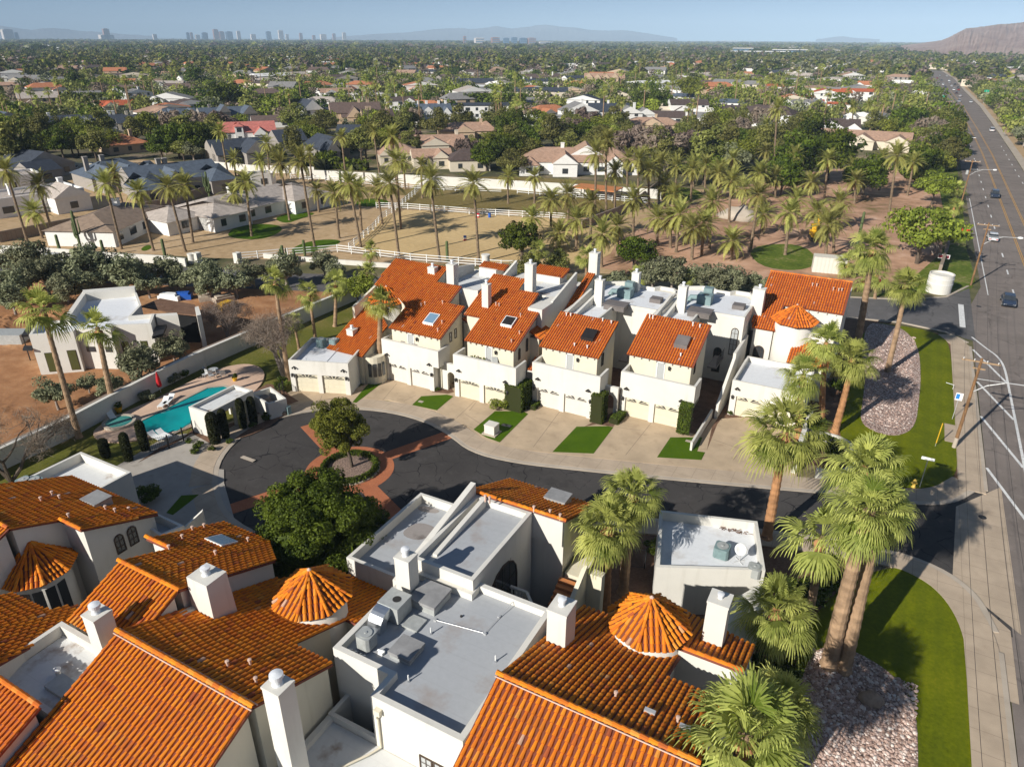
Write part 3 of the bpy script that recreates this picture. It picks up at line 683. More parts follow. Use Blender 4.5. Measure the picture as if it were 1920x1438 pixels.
def lantern(parent, x, y, z, face='s'):
    dx, dy = {'s': (0,-1), 'e': (1,0), 'w': (-1,0), 'n': (0,1)}[face]
    mb = MB(); mb.lathe((x+dx*.2, y+dy*.2, z), [(.05,-.22),(.1,-.16),(.13,.08),(.16,.1),(.03,.24)], 6); mb.box(x-.03+min(0,dx*.2), y-.03+min(0,dy*.2), z+.12, x+.03+max(0,dx*.2), y+.03+max(0,dy*.2), z+.16)
    return mb.build('wall_lantern', M['dark'], parent)
def spot(parent, x, y, z):
    mb = MB(); mb.box(x-.08, y-.06, z-.06, x+.08, y, z+.06); mb.tube([(x-.06, y-.06, z), (x-.16, y-.26, z-.12)], [.05, .1], 8); mb.tube([(x+.06, y-.06, z), (x+.2, y-.26, z-.12)], [.05, .1], 8)
    return mb.build('flood_light', M['dark'], parent)
def rafters(parent, x0, x1, y, z, n, s=.42, len_=.35):
    for k in range(n):
        x = x0+(x1-x0)*(k+.5)/n; mb = MB(); mb.add([(x-.06,y,z-.05),(x+.06,y,z-.05),(x+.06,y+len_,z+s*len_-.05),(x-.06,y+len_,z+s*len_-.05),(x-.06,y+.06,z-.20),(x+.06,y+.06,z-.20),(x+.06,y+len_,z+s*len_-.22),(x-.06,y+len_,z+s*len_-.22)],
            [(0,1,2,3),(4,7,6,5),(0,4,5,1),(1,5,6,2),(2,6,7,3),(3,7,4,0)]); mb.build('corbel', M['stucco'], parent)
def skylight(parent, px, py, P, w=1.3, d=1.2, h=.28, glass_='glass_b', frame='white'):
    x, y, z = pln(px, py, P); s = P[2]; mb = MB(); 
    def q(ax, ay, up): return (x+ax, y+ay, z+s*ay+up)
    mb.add([q(-w/2,-d/2,-.1), q(w/2,-d/2,-.1), q(w/2,d/2,-.1), q(-w/2,d/2,-.1), q(-w/2,-d/2,h), q(w/2,-d/2,h), q(w/2,d/2,h), q(-w/2,d/2,h)], [(0,3,2,1),(4,5,6,7),(0,1,5,4),(1,2,6,5),(2,3,7,6),(3,0,4,7)])
    o = mb.build('skylight', M[frame], parent)
    g = MB(); g.add([q(-w/2+.08,-d/2+.08,h+.015), q(w/2-.08,-d/2+.08,h+.015), q(w/2-.08,d/2-.08,h+.015), q(-w/2+.08,d/2-.08,h+.015)], [(0,1,2,3)]); sub(o, 'pane', g, M[glass_])
    return o
def vents(parent, pts, P, mat='mortar'):
    for px, py in pts:
        x, y, z = pln(px, py, P); mb = MB(); mb.lathe((x, y, z-.1), [(.06, 0), (.06, .42), (.1, .42), (.1, .5), (0, .52)], 8); mb.build('vent_pipe', M[mat], parent)
def turret(parent, cx, cy, z_eave, z_apex, r, rw, z0, seed=0, n=8, rot=.2, mat='tile', walls=True):
    """round wall under an eight sided tile cone"""
    ring_ = [(cx+r*math.cos(2*math.pi*k/n+rot), cy+r*math.sin(2*math.pi*k/n+rot), z_eave) for k in range(n)]; ap = (cx, cy, z_apex)
    if walls:
        mb = MB(); mb.lathe((cx, cy, 0), [(rw, z0), (rw, z_eave+.05)], 28); mb.build('turret_wall', M['stucco'], parent, True)
    for k in range(n):
        tile_roof('turret_roof', [ring_[k], ring_[(k+1)%n], ap], parent, M[mat], seed*10+k, pitch=.31, L=.42, thick=.08)
    mb = MB()
    for k in range(n): ridge(mb, ring_[k], ap, r=.095, seed=k)
    mb.build('hip_cap', M[mat], parent)
    mb = MB(); mb.lathe((cx, cy, z_apex), [(.14, -.05), (.12, .12), (.0, .22)], 8); mb.build('finial', M['mortar'], parent)
def ac_unit(x, y, z, label, mat='hvac_g', w=.85, h=.85, rot=0, group=None, round_=False):
    t = thing('air_conditioner', (x, y, z), label, 'air conditioner', group)
    mb = MB()
    if round_: mb.lathe((x, y, z), [(w*.52, 0), (w*.52, h)], 16)
    else:
        q = inset([(x-w/2, y-w/2), (x+w/2, y-w/2), (x+w/2, y+w/2), (x-w/2, y+w/2)], 0); c = .12
        q = [(x-w/2+c,y-w/2),(x+w/2-c,y-w/2),(x+w/2,y-w/2+c),(x+w/2,y+w/2-c),(x+w/2-c,y+w/2),(x-w/2+c,y+w/2),(x-w/2,y+w/2-c),(x-w/2,y-w/2+c)]; mb.prism(q, z+.06, z+h)
    for k in range(9):
        zz = z+.15+k*(h-.25)/9
        if not round_: mb.box(x-w/2-.012, y-w/2+.14, zz, x+w/2+.012, y+w/2-.14, zz+.03); mb.box(x-w/2+.14, y-w/2-.012, zz, x+w/2-.14, y+w/2+.012, zz+.03)
    mb.build('casing', M[mat], t)
    mb = MB(); mb.lathe((x, y, z+h), [(w*.36, .012), (0, .013)], 20); mb.build('fan_opening', M['dark'], t)
    mb = MB()
    for k in range(6): mb.tube([(x, y, z+h+.05), (x+w*.36*math.cos(k*1.047), y+w*.36*math.sin(k*1.047), z+h+.03)], .012, 4)
    mb.lathe((x, y, z+h), [(w*.37, .0), (w*.40, .05), (w*.36, .05)], 20); mb.lathe((x, y, z+h+.02), [(w*.12, 0), (w*.1, .06), (0, .07)], 10); mb.build('fan_grille', M['hvac'], t)
    return t
# ================================================================ NORTH ROW
def front_unit(nm, x0, yf, label, P, roofpoly, seed, gmat='garage', fan=1, pz_top=5.0, xr=7.45, door='white', win_kind=0):
    t = thing('townhouse', (x0+3.4, yf+3, 0), label, 'townhouse', None)
    w = MB()
    d0, d1, d2, d3 = x0+.55, x0+3.10, x0+3.62, x0+6.17; xe = x0+6.75; zt = 2.25
    for a, b in ((x0, d0), (d1, d2), (d3, xe)): w.box(a, yf, 0, b, yf+.34, zt)
    w.prism([(x0, yf+.34), (xe, yf+.34), (xe, yf+2.2), (x0, yf+2.2)], 0, 3.85)
    w.prism([(x0, yf), (xe, yf), (xe, yf+.338), (x0, yf+.338)], zt, pz_top)
    w.build('garage_wall', M['stucco'], t)
    p = MB(); p.box(xe, yf, 3.05, x0+xr, yf+2.2, 3.85); p.box(xe, yf-.002, 3.85, x0+xr, yf+.25, pz_top)
    p.box(x0+xr-.24, yf+.25, 3.85, x0+xr, yf+2.3, pz_top)
    p.build('balcony_parapet', M['stucco'], t); p = MB(); p.box(x0-.1, yf+.34, 3.85, x0+.14, yf+2.15, pz_top); p.box(x0-.1, yf, 3.0, x0, yf+.34, pz_top-.003); p.build('parapet_side', M['stucco'], t)
    fl = MB(); fl.sheet([(x0+.14, yf+.34), (x0+xr-.24, yf+.34), (x0+xr-.24, yf+2.2), (x0+.14, yf+2.2)], 3.856); fl.build('balcony_floor', M['roof_worn'], t)
    for a, b in ((d0, d1), (d2, d3)): garage_door(t, a, b, zt, yf, gmat, fan)
    lantern(t, x0+.27, yf, 2.15); lantern(t, xe-.2, yf, 2.15); spot(t, x0+.6, yf, 3.35); spot(t, xe-.5, yf, 3.35)
    ro = [(x, y, pz(y, P)) for x, y in roofpoly]
    wl = MB(); under(wl, ro, .26, 0); wl.build('wall', M['cream'], t)
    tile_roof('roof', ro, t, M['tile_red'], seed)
    ex0, ex1 = roofpoly[0][0], roofpoly[1][0]; ye = roofpoly[0][1]; rafters(t, ex0+.3, ex1-.2, ye+.02, pz(ye, P)-.12, 8)
    yw = ye+.26
    win(t, 's', x0+2.9, x0+3.75, 3.9, 5.95, yw, mat='glass_p', frame='white' if door == 'white' else 'bronze', bars=(0, 0), wallname='balcony_door')
    lantern(t, x0+4.2, yw, 5.5)
    return t
PH2 = (58.2, 6.2, .42); PH3 = (59.2, 6.2, .42); PH4 = (61.6, 6.2, .42); PH5 = (64.1, 6.2, .42)
# the four balcony fronts
T2 = front_unit('h2', -47.4, 57.55, 'cream townhouse with blue glass skylight and palm beside its left wall', PH2, [(-46.9,58.2),(-40.0,58.2),(-40.0,63.2),(-42.1,63.2),(-42.1,66.0),(-45.6,66.0),(-45.6,68.6),(-53.3,68.6),(-53.1,63.9),(-48.6,62.6),(-46.9,61.6)], 11, 'garage_w', 2)
T3 = front_unit('h3', -38.1, 57.75, 'cream townhouse with tall chimney on its roof and yellow-green bush at its garage', PH3, [(-37.7,59.2),(-31.6,59.2),(-31.6,64.8),(-33.0,64.8),(-33.0,67.5),(-35.6,67.5),(-35.6,69.3),(-39.8,69.3),(-39.8,62.6),(-37.7,62.6)], 12, 'garage', 1)
T4 = front_unit('h4', -29.85, 60.0, 'white townhouse with black skylight cover, between the bush garage and the clipped hedge', PH4, [(-30.0,61.6),(-23.3,61.6),(-23.3,66.8),(-30.0,66.8)], 13, 'garage_w', 2)
T5 = front_unit('h5', -21.0, 62.3, 'white townhouse with brown skylight cover next to the narrow alley', PH5, [(-21.3,64.1),(-14.4,64.1),(-14.4,69.9),(-21.3,69.9)], 14, 'garage', 2)
def extra(t, name, mb, mat='stucco'): return mb.build(name, M[mat], t)
# townhouse 2: rear block, chimneys, turret, low wing
mb = MB(); mb.prism([(-45.6,66.02),(-40.0,66.02),(-40.0,75),(-45.6,75)], 0, 8.55); mb.box(-40.28,66.02,8.55,-40.0,72,9.3); mb.prism([(-42.1,66.02),(-40.28,66.02),(-40.28,66.3),(-42.1,66.3)], 8.55, 9.25)
mb.prism([(-40.28,72),(-40.0,72),(-40.0,75.5),(-40.28,75.5)], 8.55, [9.3,9.3,10.4,10.4]); mb.prism([(-45.85,68.7),(-45.6,68.7),(-45.6,74.5),(-45.85,74.5)], 0, [10.4,10.4,9.4,9.4])
mb.box(-44.0,73,8.56,-41.6,75,9.6); mb.box(-53.2, 68.5, 0, -45.86, 69.6, 9.9); extra(T2, 'rear_wall', mb)
mb = MB(); mb.sheet([(-45.5,66.3),(-40.3,66.3),(-40.3,73),(-45.5,73)], 8.556); extra(T2, 'flat_roof', mb, 'roof_worn')
tile_roof('roof', [(-44.2,73.4,9.65),(-40.6,73.4,9.65),(-40.6,74.6,10.0),(-44.2,74.6,10.0)], T2, M['tile_red'], 5)
chimney(T2, -47.0, 67.4, 6, 10.7, .95, .8); chimney(T2, -44.0, 67.0, 7, 11.6, 1.0, 1.0)
turret(T2, -50.6, 63.0, 7.3, 8.9, 2.3, 1.95, 0, 2, mat='tile_red')
lw = [(-52.6,54.4,3.3),(-48.0,54.4,3.3),(-48.0,58.6,4.9),(-54.2,60.5,5.6),(-54.2,56.0,3.9)]
ro = [(-53.5,55.2),(-48.4,55.2),(-48.4,60.0),(-51.8,62.4),(-53.5,62.4)]; Pl = (55.2,3.5,.42); ro = [(x,y,pz(y,Pl)) for x,y in ro]
mb = MB(); under(mb, ro, .2); extra(T2, 'wing_wall', mb, 'cream'); tile_roof('wing_roof', ro, T2, M['tile_red'], 17)
mb = MB(); mb.prism([(-53.4,60),(-53.1,60),(-53.1,69),(-53.4,69)], 0, [7.0,7.0,9.8,9.8]); extra(T2, 'gable_wall', mb, 'cream')
mb = MB(); mb.lathe((-48.2,56.9,0), [(1.3,0),(1.3,3.3),(1.15,3.3),(1.15,3.1),(0,3.1)], 20); extra(T2, 'bay_wall', mb, 'cream')
for k in range(4):
    a = -1.3+k*.42; x, y = -48.2+1.33*math.cos(a), 56.9+1.33*math.sin(a); mb = MB(); dx, dy = -math.sin(a)*.2, math.cos(a)*.2
    mb.add([(x-dx,y-dy,1.0),(x+dx,y+dy,1.0),(x+dx,y+dy,2.6),(x-dx,y-dy,2.6)], [(0,1,2,3)]); mb.build('window', M['glass'], T2)
skylight(T2, 809, 601, PH2, 1.35, 1.5); vents(T2, [(790,575),(797,572),(830,570),(829,607),(821,622)], PH2)
win(T2, 'e', 60.3, 60.75, 5.0, 6.1, -40.26, mat='glass_p', bars=(0, 1)); win(T2, 'e', 61.3, 61.75, 5.1, 6.2, -40.26, mat='glass_p', bars=(0, 1))
mb = MB(); mb.box(-40.3, 63.3, 0, -39.2, 66, 6.3); extra(T2, 'bay_wall', mb, 'cream'); tile_roof('bay_roof', [(-40.3,63.0,6.9),(-38.9,63.0,6.3),(-38.9,66,6.3),(-40.3,66,6.9)], T2, M['tile_red'], 3)
for y in (63.6, 64.3, 65.0): win(T2, 'e', y, y+.5, 3.6, 5.9, -39.2, mat='glass_p', bars=(0, 0))
# townhouse 3
mb = MB(); mb.prism([(-33.0,67.55),(-31.3,67.55),(-31.3,76),(-39.6,76),(-39.6,69.5),(-33,69.5)], 0, 8.8); mb.prism([(-33.0,64.82),(-31.3,64.82),(-31.3,67.54),(-33,67.54)], 0, 8.9); mb.prism([(-31.55,67.55),(-31.3,67.55),(-31.3,74),(-31.55,74)], 8.8, [9.0,9.0,10.6,10.6])
mb.box(-37,74,8.81,-33.5,76,9.6); extra(T3, 'rear_wall', mb)
mb = MB(); mb.sheet([(-35.5,69.6),(-31.6,69.6),(-31.6,74),(-35.5,74)], 8.806); extra(T3, 'flat_roof', mb, 'roof_worn')
tile_roof('roof', [(-37.3,74.2,9.65),(-33.2,74.2,9.65),(-33.2,76.3,10.15),(-37.3,76.3,10.15)], T3, M['tile_red'], 6)
chimney(T3, -37.9, 64.4, 6.5, 10.9, .8, .75); chimney(T3, -34.6, 68.5, 7.5, 12.6, 1.0, .95); chimney(T3, -30.9, 78.2, 6, 12.0, 1.1, 1.0)
ro = [(x,y,pz(y,(67.0,5.6,.42))) for x,y in [(-31.28,61.5),(-30.24,61.5),(-30.24,77.0),(-31.28,77.0)]]
tile_roof('rear_roof', ro, T3, M['tile_red'], 16); mb = MB(); under(mb, ro, .12); extra(T3, 'wing_wall', mb, 'cream')
mb = MB(); mb.box(-31.9,63.0,0,-30.9,62.1,0.1); mb.box(-31.86, 63.2, 0, -30.8, 66, 6.2); extra(T3, 'bay_wall', mb, 'cream'); tile_roof('bay_roof', [(-31.86,63.0,7.0),(-30.5,63.0,6.3),(-30.5,66,6.3),(-31.86,66,7.0)], T3, M['tile_red'], 4)
for y in (63.4, 64.1, 64.8): win(T3, 'e', y, y+.5, 3.6, 5.9, -30.8, mat='glass_p', bars=(0, 0))
skylight(T3, 954, 606, PH3, 1.35, 1.3, glass_='cover'); vents(T3, [(930,573),(936,575),(976,594),(959,643),(974,627)], PH3)
win(T3, 'e', 60.5, 60.95, 4.6, 5.9, -31.86, arch=True, mat='glass', bars=(0, 1)); win(T3, 'e', 62.2, 62.7, 4.9, 6.4, -31.86, arch=True, mat='glass', bars=(0, 2))
# townhouses 4 and 5: white flat roofed rear blocks
def rear(t, xa, xb, xc, yr, yb, ym, seed, P):
    z = 7.55
    mb = MB(); mb.prism([(xa,yr+.02),(xb,yr+.02),(xb,yb),(xa,yb)], 0, z); mb.prism([(xb+.002,ym),(xc,ym),(xc,yb),(xb+.002,yb)], 0, z-.01)
    rim = [(xa,yr+.3),(xb,yr+.3),(xb,ym),(xc,ym),(xc,yb-2.2),(xc-1.2,yb),(xc-3.0,yb),(xc-3.5,yb-.8),(xc-5.0,yb-.8),(xc-5.6,yb-.1),(xa+2.2,yb-.2),(xa,yb-1.6)]
    mb.ring(rim, z, z+.42, .22)
    for dx in (0, 1.1): mb.prism([(xa+dx+.24, yr+.35),(xa+dx+.54, yr+.35),(xa+dx+.54, ym+1.6),(xa+dx+.24, ym+1.6)], z, [z+.35,z+.35,z+1.1,z+1.1])
    extra(t, 'rear_wall', mb)
    m = MB(); m.sheet([(xa+.2,yr+.4),(xb-.2,yr+.4),(xb-.2,ym+.2),(xc-.2,ym+.2),(xc-.2,yb-2.2),(xc-1.4,yb-.9),(xa+2.2,yb-.9),(xa+.3,yb-1.7)], z+.006); extra(t, 'flat_roof', m, 'roof_white')
    chimney(t, xa+2.2, ym-.4, z-1, z+3.0, .95, .85)
    m = MB(); m.box(xa+3.2, ym-1.5, z+.01, xa+5.6, ym+.2, z+.62); m.box(xa+3.1, ym-1.6, z+.55, xa+5.7, ym+.3, z+.66); m.build('duct_cover', M['taupe'], t)
    m = MB(); m.box(xa+7.0, ym+3.2, z+.01, xa+8.3, ym+4.4, z+.5); m.build('duct_cover', M['taupe'], t)
    vents(t, [], P)
rear(T4, -30.2, -25.9, -20.6, 66.8, 81.8, 73.3, 1, PH4); rear(T5, -21.3, -16.9, -12.2, 69.9, 84.6, 75.7, 2, PH5)
chimney(T4, -26.0, 79.6, 7.5, 9.9, .9, .8)
for x, y, lb in ((-26.3, 77.0, 'green-grey rooftop unit beside the tan duct cover on the white roof over the alley'), (-17.5, 79.4, 'green-grey rooftop unit on the white roof nearest the orange-roofed end house')):
    z = 7.556; t = thing('rooftop_unit', (x, y, z), lb, 'air handler'); mb = MB(); mb.box(x-.8,y-.7,z,x+.8,y+.7,z+1.05); mb.build('casing', M['hvac_g'], t)
    mb = MB(); mb.lathe((x+.1,y,z+1.05),[(.34,.012),(0,.013)],16); mb.build('fan_opening', M['dark'], t)
    mb = MB(); mb.box(x-.5,y+.9,z,x+.5,y+1.8,z+1.5); mb.tube([(x-.9,y,z+.55),(x-1.6,y,z+.5),(x-1.9,y-.2,z)], .3, 10); mb.build('duct', M['hvac_g'], t)
skylight(T4, 1105, 632, PH4, 1.35, 1.3, glass_='cover', h=.42, frame='cover'); skylight(T5, 1279, 645, PH5, 1.35, 1.35, glass_='taupe', h=.42, frame='taupe')
vents(T4, [(1062,593),(1070,594),(1130,603),(1146,608),(1077,650),(1101,654)], PH4, 'white'); vents(T5, [(1218,597),(1224,598),(1299,611),(1312,615),(1276,669)], PH5, 'white')
win(T4, 'e', 63.0, 63.6, 4.7, 6.1, -23.56, bars=(0, 0)); win(T5, 'e', 65.5, 66.0, 4.8, 6.2, -14.66, bars=(0, 0))
win(T5, 's', -15.0, -14.1, 1.0, 4.0, 75.68, arch=True, bars=(2, 4)); win(T5, 's', -13.4, -12.6, 3.4, 6.6, 75.68, arch=True, bars=(1, 4), mat='glass_p')
for tt, xx, yy in ((T4, -23.5, 68.2), (T5, -14.6, 71.2)):    # side landing with railing
    mb = MB(); mb.box(xx, yy, 3.3, xx+1.0, yy+3.4, 3.45); mb.build('landing', M['taupe'], tt); mb = MB()
    mb.tube([(xx+.95,yy,4.5),(xx+.95,yy+3.4,4.5)], .03, 5); 
    for k in range(14): mb.tube([(xx+.95,yy+.1+k*.24,3.45),(xx+.95,yy+.1+k*.24,4.5)], .015, 4)
    mb.build('railing', M['black'], tt)
for x, y, r_, lb in ((-45.2,58.7,.42,'left dark covered item on the balcony of the blue-skylight townhouse'),(-43.6,58.75,.5,'right dark covered item on the balcony of the blue-skylight townhouse')):
    mb = MB(); mb.lathe((0,0,0), [(r_,0),(r_*1.1,.5),(r_*.8,.95),(0,1.12)], 12); o = mb.build('covered_grill', M['taupe'], None, True); o.location = (x, y, 3.86); o.scale = (1.5, .9, 1); tag(o, lb, 'cover')
for i, (x, lb) in enumerate(((-36.2,'left planter on the balcony above the yellow-green bush garage'),(-35.2,'right planter on the balcony above the yellow-green bush garage'))):
    t = thing('planter', (x, 58.7, 3.86), lb, 'planter', absol=False); mb = MB(); mb.lathe((0,0,0), [(.22,0),(.3,.55),(.26,.55),(0,.5)], 12); mb.build('pot', M['terracotta'], t); mb = MB(); rg = random.Random(i)
    for k in range(26): a = rg.uniform(0,6.28); mb.tube([(0,0,.5),(math.cos(a)*.2,math.sin(a)*.2,.85),(math.cos(a)*.42,math.sin(a)*.42,.9)], .03, 4)
    mb.build('plant', M['hedge'], t)
t = thing('deck_chair', (-33.6, 58.7, 3.86), 'grey folding deck chair on the balcony beside the white door', 'chair', absol=False); t.rotation_euler = (0,0,.6); mb = MB(); mb.box(-.3,-.5,.3,.3,.25,.35); mb.build('seat', M['hvac'], t); mb = MB(); mb.add([(-.3,.25,.33),(.3,.25,.33),(.3,.7,1.15),(-.3,.7,1.15),(-.3,.3,.3),(.3,.3,.3),(.3,.75,1.12),(-.3,.75,1.12)], [(0,1,2,3),(7,6,5,4),(0,4,5,1),(1,5,6,2),(2,6,7,3),(3,7,4,0)]); mb.build('backrest', M['hvac'], t)
for sx in (-.27,.27):
    for sy in (-.45,.2): mb = MB(); mb.box(sx-.02,sy-.02,0,sx+.02,sy+.02,.3); mb.build('leg', M['hvac'], t)
# arch links between the fronts
def arch_wall(x0, x1, y, z1, parent, ax, w_=1.0, h_=2.3):
    mb = MB(); r = w_/2; pts = [(ax-r, 0), (ax-r, h_-r)] + [(ax-r*math.cos(math.pi*k/8), h_-r+r*math.sin(math.pi*k/8)) for k in range(1, 8)] + [(ax+r, h_-r), (ax+r, 0)]
    th = .35
    for yy, rev in ((y, 0), (y+th, 1)):
        L = [(x0, 0)] + pts[:1]; f = [(x0,yy,0),(ax-r,yy,0),(ax-r,yy,h_-r),(x0,yy,h_-r)]; mb.add(f, [(0,1,2,3)]); f = [(ax+r,yy,0),(x1,yy,0),(x1,yy,h_-r),(ax+r,yy,h_-r)]; mb.add(f, [(0,1,2,3)])
        top = [(x0,yy,z1)]+[(x1,yy,z1)]
        for k in range(8):
            a, b = pts[1+k], pts[2+k]; ta = x0+(x1-x0)*k/8; tb = x0+(x1-x0)*(k+1)/8
            mb.add([(a[0],yy,a[1]),(b[0],yy,b[1]),(tb,yy,z1),(ta,yy,z1)], [(0,1,2,3)])
        mb.add([(x0,yy,h_-r),(ax-r,yy,h_-r),(x0,yy,z1)], [(0,1,2)]); mb.add([(x1,yy,h_-r),(ax+r,yy,h_-r),(x1,yy,z1)], [(0,2,1)])
    for k in range(len(pts)-1): mb.add([(pts[k][0],y,pts[k][1]),(pts[k+1][0],y,pts[k+1][1]),(pts[k+1][0],y+th,pts[k+1][1]),(pts[k][0],y+th,pts[k][1])], [(0,1,2,3)])
    mb.add([(x0,y,z1),(x1,y,z1),(x1,y+th,z1),(x0,y+th,z1)], [(0,1,2,3)]); mb.add([(x0,y,0),(x0,y+th,0),(x0,y+th,z1),(x0,y,z1)],[(0,1,2,3)]); mb.add([(x1,y,0),(x1,y+th,0),(x1,y+th,z1),(x1,y,z1)],[(3,2,1,0)])
    return mb.build('arch_wall', M['stucco'], parent)
arch_wall(-40.6, -38.12, 58.6, 3.3, T3, -39.1, .9, 2.35); arch_wall(-23.0, -21.02, 61.6, 3.4, T5, -21.9, .95, 2.5); arch_wall(-31.3, -29.87, 61.4, 3.2, T4, -30.5, .8, 2.3)
# end house with rotated garage (far left)
g0 = [at(540,675,3.85)[:2], at(652,682,3.85)[:2], at(686,637.5,3.85)[:2], at(581,634,3.85)[:2]]
T1 = thing('townhouse', (-50, 51, 0), 'low cream house with angled double garage, at the left end of the row', 'townhouse')
A, B = Vector(g0[0]), Vector(g0[1]); ux = (B-A).normalized(); L1 = (B-A).length; vy = Vector((-ux.y, ux.x)); L2 = 6.6
Mx = Matrix(((ux.x, vy.x, 0, A.x), (ux.y, vy.y, 0, A.y), (0, 0, 1, 0), (0, 0, 0, 1)))
def rbuild(mb, name, mat, t): mb.xform(Mx); return mb.build(name, M[mat], t)
mb = MB(); zt = 2.25; s0 = (L1-5.9)/2; d = [s0+.15, s0+2.7, s0+3.2, s0+5.75]
for a, b in ((0, d[0]), (d[1], d[2]), (d[3], L1)): mb.box(a, 0, 0, b, .34, zt)
mb.box(0, .342, 0, L1, L2, 3.3); mb.box(0, 0, zt, L1, .34, 3.3); mb.ring([(0,0),(L1,0),(L1,L2),(0,L2)], 3.3, 3.85, .2); rbuild(mb, 'garage_wall', 'stucco', T1)
mb = MB(); mb.sheet([(.2,.2),(L1-.2,.2),(L1-.2,L2-.2),(.2,L2-.2)], 3.306); mb.box(L1*.55, .2, 3.3, L1*.55+.12, L2-.2, 3.36); rbuild(mb, 'flat_roof', 'roof_white', T1)
for a, b in ((d[0], d[1]), (d[2], d[3])):
    o = garage_door(T1, a, b, zt, 0, 'garage', 1)
    for q in [o]+list(o.children):
        off = Vector(world_loc(T1)); q.data.transform(Mx)
for a in (.3, L1-.3): o = lantern(T1, a, 0, 2.15); o.data.transform(Mx)
for a in (.6, L1-.6): o = spot(T1, a, 0, 3.1); o.data.transform(Mx)
chimney(T1, -51.9, 57.9, 2, 5.2, .9, .9)
for (a, b), lb in (((1.7,5.2),'left of the two grey-green condensers on the flat garage roof of the low end house'), ((3.2,5.3),'right of the two grey-green condensers on the flat garage roof of the low end house')):
    q = Mx @ Vector((a, b, 0)); ac_unit(q.x, q.y, 3.31, lb, 'hvac_g', .95, 1.0)
# end house (right): tile roof, turret, garage
T6 = thing('end_house', (-7.5, 80, 0), 'end house with broad orange tile roof, round turret and big chimney', 'townhouse')
P6 = (87.5, 10.0, .42)
ro = [(x,y,pz(y,P6)) for x,y in [(-11.7,78.2),(-9.2,78.2),(-9.2,82.3),(-2.9,82.3),(-2.9,87.5),(-12.0,87.5),(-12.0,79.5)]]
mb = MB(); under(mb, ro, .25); mb.box(-9.0,78.6,0,-3.2,82.4,6.3); mb.prism([(-3.6,82.5),(-3.0,82.5),(-3.0,93),(-3.6,93)], 0, [7.6,7.6,7.8,7.8]); extra(T6, 'wall', mb, 'stucco')
tile_roof('roof', ro, T6, M['tile_red'], 21); rafters(T6, -9, -3.2, 82.3, pz(82.3,P6)-.12, 6); ridge_obj('ridge_cap', [((-12,87.5,10),(-2.9,87.5,10))], T6, M['tile_red'])
ap = at(1495, 573, 9.0); turret(T6, ap[0], ap[1], 7.3, 9.0, 2.45, 1.95, 0, 6, mat='tile_red')
cx, cy, cz = pln(1418, 585, P6); chimney(T6, cx, cy, 5, 9.9, 1.3, 1.1)
vents(T6, [(1523,537),(1531,538),(1562,545),(1572,547),(1578,547)], P6, 'mortar')
x0 = -11.2; mb = MB()
for a, b in ((x0, x0+.6), (x0+3.2, x0+3.7), (x0+6.3, x0+7.0)): mb.box(a, 68, 0, b, 68.34, 2.25)
mb.box(x0,68.342,0,x0+7,75,3.35); mb.box(x0,68,2.25,x0+7,68.34,3.35); mb.ring([(x0,68),(x0+7,68),(x0+7,75),(x0,75)], 3.35, 3.95, .22); extra(T6, 'garage_wall', mb)
mb = MB(); mb.sheet([(x0+.2,68.2),(x0+6.8,68.2),(x0+6.8,74.8),(x0+.2,74.8)], 3.356); extra(T6, 'flat_roof', mb, 'roof_white')
garage_door(T6, x0+.6, x0+3.2, 2.25, 68, 'garage', 2); garage_door(T6, x0+3.7, x0+6.3, 2.25, 68, 'garage', 2); lantern(T6, x0+.25, 68, 2.15); spot(T6, x0+.6, 68, 3.2)
win(T6, 's', -11.2, -10.0, .4, 4.0, 78.45, arch=True, bars=(2, 4)); win(T6, 's', -8.7, -8.1, 3.4, 5.0, 78.58, arch=True, bars=(1, 2), mat='glass_p')
ro = [(-7.2,75.4,3.9),(-3.0,75.4,3.9),(-3.0,78.6,5.3),(-7.2,78.6,5.3)]; tile_roof('low_roof', ro, T6, M['tile_red'], 22); mb = MB(); under(mb, ro, .2); extra(T6, 'low_wall', mb)
mb = MB(); mb.prism([(-12.2,66.4),(-11.9,66.4),(-11.9,72),(-12.2,72)], 0, [1.6,1.6,4.6,4.6]); mb.box(-12.2,72,0,-11.9,78,5.2); mb.box(-12.6, 58.8, 0, -12.4, 66.4, 1.0); 
aw = mb.build('garden_wall', M['stucco']); tag(aw, 'white stepped wall running down beside the narrow alley', 'garden wall')
# ================================================================ SOUTH ROW (near the camera)
def bld(t, name, mat, fn, smooth=False):
    mb = MB(); fn(mb); return mb.build(name, M[mat], t, smooth)
M['r_stain'] = flatroof('roof_membrane_stained', (.30,.27,.25), (.10,.08,.07), 1.0)
# ---- unit M: grey flat roof
TM = thing('townhouse', (-16, 25, 0), 'near townhouse with large grey flat roof, hatches and metal duct', 'townhouse')
OM = [(-20.5,19.1),(-17.0,19.1),(-17.0,17.7),(-11.9,17.7),(-11.9,26.8),(-16.6,26.8),(-16.6,26.0),(-20.5,26.0)]
def f(mb):
    mb.prism(OM, 0, 6.85); mb.ring(OM, 6.85, 7.3, .3)
    mb.prism([(-20.5,26.002),(-16.4,26.002),(-16.4,33.2),(-20.5,33.2)], 0, 7.55)
    mb.ring([(-20.5,26.0),(-16.4,26.0),(-16.4,33.2),(-20.5,33.2)], 7.55, 8.02, .26)
    mb.prism([(-19.9,27.2),(-19.6,27.2),(-19.6,33),(-19.9,33)], 7.55, [7.7,7.7,8.2,8.2]); mb.prism([(-20.9,24.6),(-20.52,24.6),(-20.52,33.2),(-20.9,33.2)], 0, [7.3,7.3,8.9,8.9])
bld(TM, 'main_wall', 'stucco', f)
